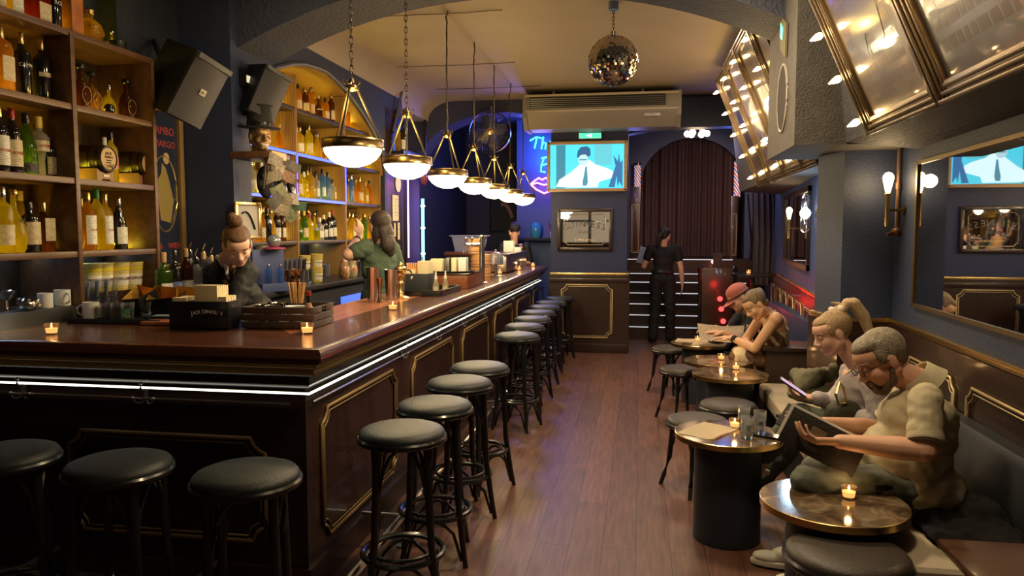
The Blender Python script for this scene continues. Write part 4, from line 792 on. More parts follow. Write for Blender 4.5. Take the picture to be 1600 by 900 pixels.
# tray with the second caddy and dropper bottles
p = at(655, 458)
t = thing('service_tray', 'dark rectangular wooden tray with raised rim on the bar', 'tray', (-1.65, 5.72, BT), R(0))
b = nb(); box(b, (0, 0, .006), (.40, .62, .012))
for c, s_ in (((0, -.31, .022), (.40, .012, .044)), ((0, .31, .022), (.40, .012, .044)), ((-.2, 0, .022), (.012, .62, .044)), ((.2, 0, .022), (.012, .62, .044))): box(b, c, s_, bev=.003)
obj('tray', b, BLACK, t)
t = thing('napkin_caddy', 'plain dark grey square caddy with napkins and straws on the wooden tray', 'caddy', (-1.725, 5.78, BT + .012)); b = nb()
for c, s_ in (((0, 0, .004), (.2, .2, .008)), ((0, -.1, .07), (.2, .006, .14)), ((0, .1, .07), (.2, .006, .14)), ((-.1, 0, .07), (.006, .2, .14)), ((.1, 0, .07), (.006, .2, .14)), ((0, 0, .06), (.004, .2, .12))): box(b, c, s_, bev=.002)
obj('caddy_body', b, mat('grey_caddy', (.03, .033, .035), .5), t)
papers('napkin_stack', 'tall stack of buff napkins in the grey caddy on the tray', 'napkins', (-1.672, 5.78, BT + .02), .085, .15, .23, NAPB)
papers('napkin_stack', 'low stack of buff napkins in front of the straws in the grey caddy', 'napkins', (-1.775, 5.72, BT + .02), .08, .05, .165, NAPB, n=3)
ORS = mat('orange_straw', (.85, .42, .10), .5)
for k in range(14):
    dx, dy = (k % 7 - 3) * .011, (k // 7) * .02; b = nb(); cyl(b, (dx * .6, dy, 0), (dx * 1.6, dy, .21), .0035, n=8); o = obj('paper_straw', b, ORS, None, loc=(-1.78, 5.80, BT + .021)); tag(o, 'orange straw in the bundle standing in the grey caddy', 'straw', 'orange straws in the grey caddy')
b = nb(); cyl(b, (0, 0, 0), (-.02, 0, .25), .004, n=8); cyl(b, (-.016, 0, .2), (-.0205, 0, .253), .0055, n=8); tag(obj('pen', b, STEELD, loc=(-1.70, 5.86, BT + .022)), 'slim dark pen standing behind the straws in the grey caddy', 'pen')
for x, y, l in ((-1.555, 5.66, 'small clear dropper bottle on the tray, nearer the caddy'), (-1.50, 5.74, 'small clear dropper bottle on the tray, nearer the wooden box')):
    t = thing('dropper_bottle', l, 'bottle', (x, y, BT + .012), 0, 'dropper bottles on the tray')
    b = nb(); lathe(b, [(0, 0), (.024, 0), (.026, .01), (.025, .05), (.014, .09), (.011, .105)], 20, closed=False); obj('glass_body', b, bottle_glass('pale_tonic', (.8, .7, .5), .3), t); b = nb(); lathe(b, [(.0125, .10), (.0125, .12), (.007, .128), (.006, .16), (0, .162)], 14); obj('cap', b, mat('frosted_cap', (.7, .66, .55), .4), t)
    b = nb(); lathe(b, [(.0262, .012), (.0262, .045)], 12, closed=False, arc=(-2.4, -.7)); obj('paper_label', b, LB['cream'], t)
# wooden box with the round tray on it
t = thing('wooden_box', 'reddish brown lidded wooden box carrying a round tray', 'box', (-1.60, 6.52, BT)); b = nb(); box(b, (0, 0, .055), (.34, .62, .11), bev=.004); obj('box_body', b, mat('red_box_wood', (.17, .055, .025), .35, vary=(4, (.24, .085, .035), 0, (8, 1, 8))), t); b = nb(); box(b, (0, 0, .117), (.345, .625, .014), bev=.003); obj('lid', b, DWOOD, t)
t = thing('round_tray', 'round black serving tray lying on the wooden box', 'tray', (-1.62, 6.45, BT + .124)); b = nb(); lathe(b, [(0, 0), (.19, 0), (.205, .016), (.207, .018), (.20, .018), (.188, .006), (0, .006)], 48, closed=False); obj('tray', b, mat('tray_rubber', (.05, .05, .045), .45), t)
papers('napkin_stack', 'stack of yellow lit napkins on the round tray, nearest the straws', 'napkins', (-1.73, 6.36, BT + .132), .10, .10, .115, NAPB)
for x, y, l, m_ in ((-1.655, 6.42, 'bundle of wrapped cutlery on the round tray beside the napkins', STEELD), (-1.60, 6.46, 'second stack of folded menus on the round tray', PAPER), (-1.535, 6.5, 'pale stack of wrapped straws at the end of the round tray', PAPERW)):
    papers('paper_bundle', l, 'bundle', (x, y, BT + .132), .042 if x < -1.57 else .07, .10, .12, PAPERW if m_ is PAPERW else m_, 0, 5)
# beer tap
t = thing('beer_tap', 'polished steel beer tap column with a side arm and two levers', 'beer tap', (-1.46, 6.95, BT))
b = nb(); lathe(b, [(0, 0), (.045, 0), (.046, .008), (.03, .014), (.0, .014)], 28); obj('flange', b, STEEL, t)
b = nb(); lathe(b, [(.026, .01), (.026, .42), (.028, .422), (.028, .44), (.02, .447), (0, .448)], 28); obj('column', b, STEEL, t)
b = nb(); cyl(b, (0, 0, .36), (-.15, -.02, .36), .018); ell(b, (-.15, -.02, .36), (.02,) * 3); obj('side_arm', b, STEEL, t)
for x in (-.15, -.09):
    b = nb(); tube(b, [(x, -.03, .36), (x - .005, -.07, .35), (x - .01, -.075, .28)], .008, 8); q = obj('spout', b, STEEL, t); b = nb(); tube(b, [(x, -.02, .37), (x, -.03, .40)], .006, 8); ell(b, (x, -.03, .415), (.015,) * 3, sub=2); obj('lever', b, STEEL, q)
# bamboo steamers
BAM = bands('bamboo', [(.55, .30, .11), (.42, .21, .08), (.60, .34, .13)], 9, 'Z', .5, .3)
for (x, y, z, r_, l) in ((-1.60, 7.55, BT, .10, 'lower of the stacked bamboo steamer baskets on the bar'), (-1.60, 7.55, BT + .13, .10, 'second basket up in the stack of bamboo steamers'), (-1.655, 7.52, BT + .26, .075, 'small top basket of the stack of bamboo steamers')):
    t = thing('bamboo_steamer', l, 'steamer basket', (x, y, z), 0, 'bamboo steamers'); hh = .125 if r_ > .08 else .155
    b = nb(); lathe(b, [(0, 0), (r_, 0), (r_, hh * .45), (r_ + .004, hh * .46), (r_ + .004, hh - .004), (0, hh - .002)], 36); obj('basket', b, BAM, t)
    for zz in (.02, hh * .7): b = nb(); lathe(b, [(r_ + .002, zz), (r_ + .006, zz + .006), (r_ + .002, zz + .012)], 36, closed=False); obj('bamboo_hoop', b, mat('dark_bamboo', (.35, .18, .07), .5), t)
q = tub('', (-1.74, 7.35, BT), .9, 'yellowish paper cup standing before the bamboo steamers', g=None, txt=False); q['category'] = 'cup'; q.name = 'paper_cup'
t = thing('glass_dome', 'clear glass serving dome with a knob on a small stand', 'dome', (-1.52, 7.95, BT)); b = nb(); lathe(b, [(0, 0), (.09, 0), (.09, .008), (.02, .014), (.014, .12), (.085, .13), (.085, .138), (0, .138)], 32); obj('stand', b, STEEL, t)
b = nb(); lathe(b, [(.08, .14), (.08, .2), (.06, .245), (.03, .262), (0, .266)], 32, closed=False); ell(b, (0, 0, .28), (.013,) * 3, sub=2); obj('dome', b, GLASS, t)
t = thing('counter_box', 'long dark box with a shiny metal front at the far end of the bar', 'box', (-1.66, 9.35, BT)); b = nb(); box(b, (0, 0, .11), (.30, 1.5, .20), bev=.01); obj('cabinet', b, mat('plum_box', (.06, .03, .05), .3, coat=.4), t); b = nb(); box(b, (0, -.755, .10), (.28, .01, .17), bev=.003); obj('metal_front', b, STEELD, t); b = nb(); box(b, (0, 0, .215), (.34, 1.54, .016), bev=.004); obj('lid', b, DWOOD, t)
papers('napkin_stack', 'white napkin block standing on the long dark box', 'napkins', (-1.66, 9.6, BT + .223), .13, .1, .14, PAPERW, n=3); papers('napkin_stack', 'small low napkin block beside the tall one on the long dark box', 'napkins', (-1.545, 9.6, BT + .223), .09, .1, .06, PAPERW, n=3)
t = thing('plastic_tub', 'clear plastic storage tub with rim lit blue behind the bar', 'tub', (-2.12, 9.35, 1.35)); b = nb(); 
lathe(b, [(0, 0), (.16, 0), (.20, .19), (.225, .192), (.225, .205), (.195, .205), (.155, .006), (0, .006)], 24, closed=False, sq=.85, sx=1.15); obj('tub', b, mat('frosted_plastic', (.5, .55, .8), .25, trans=.6, ior=1.2), t)
t = thing('espresso_machine', 'dark bar machine under the clear plastic tub', 'machine', (-2.12, 9.35, .15)); b = nb(); box(b, (0, 0, .58), (.5, .6, 1.16), bev=.01); obj('body', b, BLACKM, t); b = nb(); box(b, (.26, -.1, .95), (.02, .3, .2), bev=.004); obj('front_panel', b, STEELD, t); b = nb(); box(b, (0, 0, 1.18), (.52, .62, .04), bev=.008); obj('top_plate', b, mat('machine_red', (.12, .04, .03), .4), t)
# left end: drip tray, mugs, glasses
t = thing('drip_tray', 'long dark low tray along the back edge of the short bar end', 'tray', (-2.71, 3.60, BT)); b = nb(); box(b, (0, 0, .008), (.54, .16, .016), bev=.003); box(b, (0, -.078, .012), (.54, .006, .024), bev=.002); box(b, (0, .078, .012), (.54, .006, .024), bev=.002); obj('tray', b, BLACKM, t)
def mug(loc, rz, l, s=1, inv=False):
    t = thing('white_mug', l, 'mug', loc, rz, 'white mugs'); b = nb(); lathe(b, [(0, 0), (.036 * s, 0), (.04 * s, .004), (.041 * s, .088 * s), (.038 * s, .088 * s), (.037 * s, .006), (0, .006)], 28, closed=False); obj('cup', b, WHITEC, t)
    b = nb(); tube(b, bez((.038 * s, 0, .072 * s), (.078 * s, 0, .075 * s), (.078 * s, 0, .015 * s), (.038 * s, 0, .02 * s)), .005, 8); obj('handle', b, WHITEC, t); return t
mug((-2.90, 3.60, BT + .016), R(200), 'white mug with its handle to the side at the front of the tray'); mug((-3.07, 3.60, BT + .08), R(-20), 'white mug raised behind the front mug, handle in view'); mug((-3.07, 3.48, BT + .08), R(120), 'white mug beside the crumpled silver foil on the riser', .9)
b = nb(); box2(b, (-3.3, 2.95, BT), (-3.02, 3.64, BT + .08)); tag(obj('steel_shelf', b, STEELD, smooth=False), 'low steel riser in the open compartment beside the tray', 'shelf')
for x, y, l in ((-2.80, 3.59, 'short cut tumbler at the tray beside the white mug'), (-2.735, 3.59, 'short cut tumbler in the middle of the tray row'), (-2.815, 3.655, 'short cut tumbler behind the tray row')):
    o = obj('tumbler', tumbler_me(.085, .033, .031), None, loc=(x, y, BT + .016)); tag(o, l, 'glass', 'short tumblers on the tray')
t = thing('labelled_tumbler', 'short tumbler with a green label on the tray', 'glass', (-2.672, 3.59, BT + .016)); obj('tumbler', tumbler_me(.09, .033, .028), None, t); b = nb(); lathe(b, [(.0325, .012), (.0332, .06)], 14, closed=False, arc=(-2.6, -.6)); obj('paper_label', b, LB['green'], t)
t = thing('bud_vase', 'clear waisted glass vase at the tray end', 'vase', (-2.575, 3.60, BT)); b = nb(); lathe(b, [(0, 0), (.036, 0), (.037, .006), (.027, .03), (.025, .07), (.033, .11), (.031, .11), (.023, .07), (.025, .03), (0, .012)], 28, closed=False); obj('vase', b, mat('blue_tint_glass', (.7, .88, .95), .03, trans=1, ior=1.35), t)
for k, (x, y, s_, l) in enumerate(((-3.06, 3.36, .05, 'crumpled silver foil lying on the low riser beside the mugs'),)):
    b = nb(); ell(b, (0, 0, s_ * .7), (s_, s_, s_ * .7), sub=3)
    for v in b.verts: v.co += v.co.normalized() * noise.noise(v.co * 45) * .014
    tag(obj('foil_ball', b, STEEL, loc=(x, y, BT + .08), ang=10), l, 'foil')
for j, (x, h_, l) in enumerate(((3.22, .0, 'stemmed steel coupe on the low riser, nearer the picture edge'), (3.36, .0, 'stemmed steel coupe on the low riser behind the foil'))):
    t = thing('steel_coupe', l, 'coupe', (-3.19, x, BT + .08)); b = nb(); lathe(b, [(0, 0), (.038, 0), (.04, .006), (.01, .012), (.008, .05), (.03, .06), (.05, .095), (.052, .10), (.048, .095), (.0, .062)], 28, closed=False); obj('cup', b, STEEL, t)
# gold lined folded boxes and the chopping boards
def goldbox(loc, rz, tilt, l):
    t = thing('folded_carton', l, 'carton', loc, rz, 'gold lined cartons'); t.rotation_euler = (tilt, 0, rz)
    b = nb(); w_ = .065; o_ = [(-w_, -w_ * .6, 0), (w_, -w_ * .6, 0), (w_ * .9, w_ * .6, .01), (-w_ * .9, w_ * .6, .01)]; u_ = [(x * 1.45, y * 1.5, .10 + .02 * (i % 2)) for i, (x, y, z) in enumerate(o_)]
    A = [b.verts.new(v) for v in o_]; B = [b.verts.new(v) for v in u_]
    for i in range(4): b.faces.new((A[i], A[(i + 1) % 4], B[(i + 1) % 4], B[i]))
    b.faces.new(A); obj('gold_lining', b, mat('gold_foil_card', (.75, .45, .10), .25, .85), t, smooth=False)
    b = nb(); A = [b.verts.new(V(v) * 1.03 - V((0, 0, .004))) for v in o_]; B = [b.verts.new(V(v) * 1.03 - V((0, 0, .004))) for v in u_]
    for i in range(4): b.faces.new((A[i], A[(i + 1) % 4], B[(i + 1) % 4], B[i]))
    b.faces.new(A); obj('black_outside', b, BLACKM, t, smooth=False)
goldbox((-2.56, 3.80, 1.17), R(10), R(28), 'gold lined black carton lying open, widest of the three'); goldbox((-2.70, 3.80, 1.17), R(-25), R(32), 'gold lined black carton nearest the popcorn tubs'); goldbox((-2.43, 3.81, 1.17), R(35), R(24), 'gold lined black carton nearest the napkin caddy')
t = thing('chopping_board', 'pale blue grey cutting board on the worktop behind the bar', 'board', (-2.45, 3.80, 1.10), R(6)); b = nb(); box(b, (0, 0, .02), (.50, .22, .02), bev=.004); obj('board', b, mat('blue_board', (.38, .45, .62), .5), t); b = nb(); box(b, (0, 0, .0), (.56, .26, .02), bev=.004); obj('steel_tray', b, STEELD, t)
t = thing('sink_unit', 'steel sink unit standing behind the short bar end', 'sink unit', (-2.47, 3.84, .0)); b = nb(); box(b, (0, 0, .545), (.95, .20, 1.09)); obj('cabinet', b, STEELD, t, smooth=False)
t = thing('wooden_board', 'small reddish wooden board lying on the bar before the carton', 'board', (-2.42, 3.55, BT), R(3)); b = nb(); box(b, (0, 0, .010), (.22, .12, .018), bev=.003); obj('board', b, mat('red_board', (.35, .12, .05), .4), t)

# ================================================================ ON THE ROUND TABLES
TT = .56
for (x, y), z, l in (((1326, 778), TT, 'lit candle on the near marble table beside the sunglasses'), ((1148, 668), TT, 'lit candle beside the three water glasses'), ((1150, 577), TT, 'lit candle on the nearer of the two paired marble tables'), ((1127, 562), TT, 'lit candle on the farther of the two paired marble tables'), ((1090, 533), TT, 'lit candle between the two menus on the far table')):
    candle(at(x, y, z), l, .95)
def water_glass(p, l, lvl=.6):
    t = thing('water_glass', l, 'glass', p, 0, 'water glasses on the round table'); obj('tumbler', tumbler_me(.115, .033, .028), None, t)
    b = nb(); lathe(b, [(0, .009), (.0255, .009), (.0255 + .004 * lvl, .11 * lvl), (0, .11 * lvl)], 20); obj('water', b, WATER, t); return t
water_glass(at(1162, 668, TT), 'water glass at the back beside the menu, tallest in view', .35); water_glass(at(1187, 676, TT), 'water glass beside the black phone'); water_glass(at(1167, 686, TT), 'water glass at the front of the three', .7)
MENU = labelmat('menu_print', (.80, .66, .46), (.42, .14, .08))
def sheet(p, w_, h_, rz, l, m=MENU, z0=.001, name='menu_sheet', cat='menu'):
    b = nb(); n = 8; g = [[b.verts.new((-w_ / 2 + w_ * i / n, -h_ / 2 + h_ * j / n, z0 + .006 * math.sin(i * .9) * (i / n) ** 2 * (1 if j < 5 else .3))) for j in range(n + 1)] for i in range(n + 1)]
    for i in range(n):
        for j in range(n): b.faces.new((g[i][j], g[i + 1][j], g[i + 1][j + 1], g[i][j + 1]))
    bmesh.ops.solidify(b, geom=b.faces[:], thickness=.0008)
    o = obj(name, b, m, None, loc=p, rotz=rz); tag(o, l, cat); return o
sheet((.365, 4.00, TT + .002), .21, .30, R(-32), 'cream paper menu with red print lying on the table of water glasses')
sheet((.50, 7.33, TT + .002), .21, .297, R(80), 'white menu at the aisle side of the far round table'); sheet((.64, 7.13, TT + .002), .21, .297, R(78), 'white menu with a red mark nearest the edge of the far round table')
def phone(p, rot, l, lit=False, s=1):
    t = thing('phone', l, 'phone', p); t.rotation_euler = rot
    b = nb(); box(b, (0, 0, .005), (.074 * s, .152 * s, .009), bev=.004); obj('case', b, BLACK, t); b = nb(); box(b, (0, 0, .0102), (.068 * s, .145 * s, .001)); obj('screen', b, emis('phone_screen', (.9, .6, .85), .7) if lit else mat('dark_screen', (.01, .012, .03), .05, coat=1), t); return t
phone((.655, 3.93, TT + .002), (0, 0, R(62)), 'black phone lying dark on the table beside the water glasses')
p = V(at(1370, 766, TT)); t = thing('leather_case', 'black leather wallet case on the near marble table', 'case', p, R(15)); b = nb(); box(b, (0, 0, .018), (.075, .11, .036), bev=.008); obj('case_body', b, BLACK, t); b = nb(); box(b, (0, -.03, .037), (.076, .04, .004), bev=.001); obj('flap', b, BLACKM, t)
p = V(at(1325, 752, TT)); t = thing('sunglasses', 'black sunglasses folded on the near marble table', 'sunglasses', p, R(-10))
for sx in (-1, 1):
    b = nb(); ell(b, (sx * .033, 0, .022), (.027, .005, .021)); obj('lens', b, mat('sunglass_lens', (.01, .01, .01), .03, coat=1), t); b = nb(); tube(b, [(sx * .058, 0, .03), (sx * .05, .04, .02), (sx * -.03, .05, .01)], .0025, 6); obj('temple', b, BLACK, t)
b = nb(); tube(b, [(-.01, 0, .028), (0, -.002, .031), (.01, 0, .028)], .0025, 6); obj('bridge', b, BLACK, t)
b = nb(); 
for k in range(5): cyl(b, (.004 * k, 0, .0015), (.004 * k + .02, .012, .0015), .0012, n=6)
p = V(at(1280, 766, TT)); tag(obj('paper_scrap', (lambda bb: (box(bb, (0, 0, .001), (.03, .016, .0015)), bb)[1])(nb()), PAPERW, loc=p, rotz=.4), 'tiny torn paper scrap on the near marble table', 'scrap'); b.free()
# ================================================================ PENDANT LAMPS
BOWLM = emis('lit_glass_bowl', (1, .80, .46), LIGHT['bowl'])
CHAINM = mat('dark_chain', (.12, .09, .06), .4, .8)
def chain_me(z0, z1, link=.05):
    b = nb(); n = int((z1 - z0) / (link * .78)) + 1
    for i in range(n):
        z = z0 + (i + .5) * (z1 - z0) / n; pts = []
        for k in range(12):
            a = 2 * PI * k / 12; u = .0095 * math.cos(a); v = (link * .5) * math.sin(a); pts.append((u, 0, z + v) if i % 2 else (0, u, z + v))
        tube(b, pts, .0032, 5, closed=True)
    return b
LY = [3.96, 4.94, 6.02, 7.03, 8.02, 9.03, 10.05]; LZ = 2.055
names = ['nearest and largest in the row over the bar', 'second in the row over the bar', 'third in the row over the bar', 'fourth in the row over the bar', 'fifth in the row over the bar', 'sixth in the row over the bar', 'last and smallest in the row over the bar']
def pend_parts(t, i):
    ztop = 3.45 - LZ if LY[i] < 5.1 else 3.36 - LZ
    if i == 1: ztop = 3.45 - LZ
    hub = .335
    if i < 2: b = chain_me(hub + .03, ztop)
    else:
        b = nb(); rr = random.Random(i); pts = []; zt = hub + .03
        n = 22
        for k in range(n + 1):
            u = k / n; kink = .012 if (u > .72 and i >= 5) or u > .9 else .0035
            pts.append((rr.uniform(-kink, kink), rr.uniform(-kink, kink), zt + (ztop - zt) * u))
        tube(b, pts, .0055, 6); pts2 = [(x + .006 * math.sin(k), y + .006 * math.cos(k), z) for k, (x, y, z) in enumerate(pts)]; tube(b, pts2, .0035, 5)
    obj('hanging_chain', b, CHAINM, t)
t0 = thing('pendant_lamp', 'brass banded bowl pendant lamp, ' + names[0], 'pendant lamp', (-1.55, LY[0], LZ), 0, 'bowl pendant lamps over the bar')
b = nb(); lathe(b, [(.158, -.004), (.15, -.03), (.125, -.062), (.09, -.085), (.045, -.10), (0, -.104)], 40, closed=False); obj('glass_bowl', b, BOWLM, t0)
b = nb(); lathe(b, [(.155, -.008), (.166, -.008), (.170, -.004), (.166, .004), (.165, .03), (.168, .036), (.164, .044), (.155, .044), (.155, -.008)], 48, closed=False); obj('brass_band', b, mat('lamp_brass', (.42, .29, .13), .3, 1), t0)
b = nb(); lathe(b, [(.155, .042), (.12, .05), (.02, .056), (0, .056)], 40, closed=False); obj('top_plate', b, BRASSD, t0)
b = nb(); lathe(b, [(0, .30), (.02, .305), (.034, .32), (.03, .335), (.018, .345), (.012, .37), (0, .372)], 20)
for k in range(5): a = k * 2 * PI / 5; tube(b, [(0.02 * math.cos(a), .02 * math.sin(a), .33), (.045 * math.cos(a), .045 * math.sin(a), .345), (.05 * math.cos(a), .05 * math.sin(a), .36), (.04 * math.cos(a), .04 * math.sin(a), .365)], .004, 6)
obj('hub', b, BRASSD, t0)
for k in range(3):
    a = k * 2 * PI / 3 + .5; b = nb(); cyl(b, (.026 * math.cos(a), .026 * math.sin(a), .325), (.155 * math.cos(a), .155 * math.sin(a), .04), .0065, n=8)
    u = V((.155 * math.cos(a), .155 * math.sin(a), .035)); ell(b, u, (.011,) * 3, sub=2); ell(b, V((.03 * math.cos(a), .03 * math.sin(a), .318)), (.011,) * 3, sub=2); obj('rod', b, mat('dark_bronze', (.06, .045, .03), .5, .3), t0)
lamps = [t0] + [dup(t0, (-1.55, LY[i], LZ), .3 * i, 'brass banded bowl pendant lamp, ' + names[i]) for i in range(1, 7)]
for i, t in enumerate(lamps):
    pend_parts(t, i)
    lamp('pendant_light', 'POINT', (-1.55, LY[i], LZ - .13), LIGHT['pend'], (1, .78, .45), .06)
    lamp('pendant_uplight', 'POINT', (-1.55, LY[i], LZ + .22), LIGHT['up'], (1, .62, .13), .05)
# wires under the ceiling
for (y, x0, x1, l) in ((6.05, -2.3, -1.1, 'dark cable strung across the ceiling above the third pendant'), (7.9, -2.6, -1.3, 'thin cable strung across the ceiling above the middle pendants'), (9.2, -2.5, -1.2, 'thin cable strung across the ceiling above the far pendants')):
    b = nb(); rr = random.Random(y); tube(b, [(x0 + (x1 - x0) * k / 12, y + rr.uniform(-.015, .015), 3.355 - .006 * math.sin(PI * k / 12)) for k in range(13)], .0035, 5); tag(obj('ceiling_cable', b, CHAINM), l, 'cable', 'cables across the ceiling')
# ================================================================ DISCO BALL
p = PY(958, 95, 6.0); t = thing('disco_ball', 'mirror tiled disco ball hanging on a chain from the ceiling', 'disco ball', (p.x, 6.0, p.z))
b = nb(); RB = .192; nlat = 34
for i in range(nlat):
    la0 = -PI / 2 + PI * i / nlat; la1 = la0 + PI / nlat; lm = (la0 + la1) / 2; nl = max(4, int(2 * PI * RB * math.cos(lm) / .0177))
    for k in range(nl):
        a0 = 2 * PI * k / nl; a1 = a0 + 2 * PI / nl * .93; jx, jy = random.uniform(-.014, .014), random.uniform(-.014, .014); l1 = la1 - PI / nlat * .07
        am, d = (a0 + a1) / 2, V((math.cos(lm) * math.cos((a0 + a1) / 2), math.cos(lm) * math.sin((a0 + a1) / 2), math.sin(lm)))
        ea = V((-math.sin(am), math.cos(am), 0)); el_ = d.cross(ea) * -1; c = d * RB; hw = RB * math.cos(lm) * (a1 - a0) / 2; hh = RB * (l1 - la0) / 2
        b.faces.new([b.verts.new(c + ea * (sx * hw) + el_ * (sy * hh) + d * (sx * jx * .1 + sy * jy * .1)) for sx, sy in ((-1, -1), (1, -1), (1, 1), (-1, 1))])
me = bpy.data.meshes.new('mirror_tiles'); b.to_mesh(me); b.free(); me.materials.append(mat('mirror_tile', (.62, .58, .55), .05, 1)); obj('mirror_tiles', me, None, t)
b = nb(); ell(b, (0, 0, 0), (RB - .003,) * 3, sub=4); obj('core', b, mat('ball_core', (.08, .07, .07), .5), t)
b = nb(); cyl(b, (0, 0, RB - .01), (0, 0, RB + .03), .022, n=16); obj('cap', b, STEEL, t); obj('hanging_chain', chain_me(RB + .03, 3.33 - p.z, .035), CHAINM, t)
b = nb(); cyl(b, (0, 0, 3.30 - p.z), (0, 0, 3.36 - p.z), .04, n=20); obj('motor', b, mat('motor_blue', (.1, .15, .35), .4), t)
# ================================================================ AIR CONDITIONER
t = thing('air_conditioner', 'wide grey air conditioner slung under the ceiling above the TV', 'air conditioner', (-.49, 9.75, 2.88)); W_ = 1.84
ACM = mat('ac_plastic', (.19, .17, .155), .45); b = nb(); prism(b, [(-.38, .40), (.25, .40), (.25, .10), (.12, .0), (-.22, .0), (-.36, .13), (-.385, .2)], 'X', -W_ / 2, W_ / 2); obj('casing', b, ACM, t, ang=30)
b = nb(); box(b, (-.05, -.40, .30), (W_ - .2, .02, .13)); obj('air_outlet', b, BLACKM, t, smooth=False)
for k in range(5): b = nb(); box(b, (-.05, -.405, .25 + .024 * k), (W_ - .22, .016, .005), rot=eul(.5, 0, 0)); obj('louvre', b, STEELD, t, smooth=False)
b = nb(); box(b, (0, -.395, .385), (W_ + .02, .03, .03), bev=.008); box(b, (0, -.385, .20), (W_ + .02, .02, .02), bev=.006); obj('front_trim', b, mat('ac_trim', (.42, .36, .3), .4), t)
for sx in (-1, 1): b = nb(); prism(b, [(-.40, .41), (.26, .41), (.26, .08), (.12, -.012), (-.23, -.012), (-.38, .12)], 'X', sx * (W_ / 2 - .01), sx * (W_ / 2 + .04)); obj('side_cover', b, ACM, t, smooth=False)
b = nb(); box(b, (.62, -.375, .13), (.19, .012, .035), rot=eul(-.1, 0, 0)); obj('brand_plate', b, STEEL, t); lettering('Carrier', .022, BLACKM, t, (.62, -.383, .131))
for sx in (-.6, .5): b = nb(); box(b, (sx, .0, .44), (.03, .3, .08)); obj('bracket', b, STEELD, t)
# ================================================================ TV
t = thing('television', 'bright TV screen in a wooden frame hung on the blue pillar', 'tv', (-.692, 9.95, 2.446)); w_, h_ = 1.03, .64
b = nb(); box(b, (0, .02, 0), (w_ - .02, .05, h_ - .02)); obj('tv_body', b, BLACKM, t, smooth=False)
FR = mat('oak_frame', (.30, .18, .08), .4, vary=(6, (.4, .25, .12), 0, (1, 8, 8)))
for c, s_ in (((0, 0, h_ / 2 - .015), (w_, .07, .042)), ((0, 0, -h_ / 2 + .015), (w_, .07, .042)), ((-w_ / 2 + .015, 0, 0), (.042, .07, h_)), ((w_ / 2 - .015, 0, 0), (.042, .07, h_))): b = nb(); box(b, c, s_, bev=.008); obj('frame', b, FR, t)
def tvp(name, pts, col, s, y, sm=False): b = nb(); prism(b, pts, 'Y', y, y + .001); return obj(name, b, emis('tv_' + name, col, s), t, smooth=False)
tvp('screen', [(-w_ / 2 + .03, -h_ / 2 + .03), (w_ / 2 - .03, -h_ / 2 + .03), (w_ / 2 - .03, h_ / 2 - .03), (-w_ / 2 + .03, h_ / 2 - .03)], (.05, .55, .68), 1.45, -.012)
scn = [o for o in t.children if o.name.startswith('screen')][0]
def sc_(name, pts, col, s, k=0): o = tvp(name, pts, col, s, -.0135 - .001 * k); o.parent = scn; return o
sc_('door_shape', [(-.40, -.28), (-.28, -.28), (-.28, .28), (-.40, .28)], (.02, .25, .36), 1.0)
sc_('wall_panel', [(.1, .02), (.32, .02), (.32, .28), (.1, .28)], (.12, .62, .72), 1.0)
sc_('coat', [(-.40, -.26), (-.36, -.17), (-.22, -.08), (-.10, .02), (-.05, .08), (.04, .08), (.12, .02), (.25, -.02), (.33, -.06), (.36, -.14), (.16, -.2), (.14, -.27), (-.2, -.27)], (.75, 1, 1), 1.25, 1)
sc_('face', [(-.05 + .065 * math.cos(a), .09 + .075 * math.sin(a)) for a in [2 * PI * k / 16 for k in range(16)]], (.55, .85, .9), 1, 2)
sc_('hair', [(-.13, .12), (-.12, .2), (-.08, .25), (0, .26), (.04, .23), (.05, .15), (.02, .12), (-.02, .155), (-.08, .15), (-.11, .11)], (.01, .12, .28), 1, 3)
sc_('glasses', [(-.10, .095), (.0, .095), (.0, .08), (-.10, .08)], (.05, .3, .4), 1, 4)
sc_('tie', [(-.02, 0), (.0, 0), (.015, -.2), (-.0, -.25), (-.05, -.25), (-.055, -.2), (-.03, -.08)], (.05, .3, .4), 1, 4)
sc_('plant', [(.28, -.27), (.37, .0), (.34, .14), (.40, .06), (.41, .17), (.43, .04), (.46, .08), (.46, -.27), (.42, -.2), (.40, -.27), (.385, -.12), (.36, -.27)], (.02, .16, .4), 1, 2)
b = nb(); box(b, (0, .03, 0), (.30, .05, .08), bev=.006); 
t = thing('exit_sign', 'small lit green EXIT pictogram sign above the TV', 'exit sign', (-.655, 9.96, 2.845)); obj('sign_box', b, mat('sign_white', (.5, .6, .5), .4), t)
b = nb(); box(b, (0, .003, 0), (.28, .004, .066)); obj('green_panel', b, emis('exit_green', (.08, .85, .45), 1.3), t, smooth=False)
b = nb(); prism(b, [(.0, -.022), (.018, -.022), (.018, .022), (.0, .022)], 'Y', -.001, 0); prism(b, [(-.05, -.006), (-.02, -.006), (-.02, -.016), (-.004, 0), (-.02, .016), (-.02, .006), (-.05, .006)], 'Y', -.001, 0); obj('pictogram', b, emis('exit_white', (.7, 1, .8), 3), t, smooth=False)
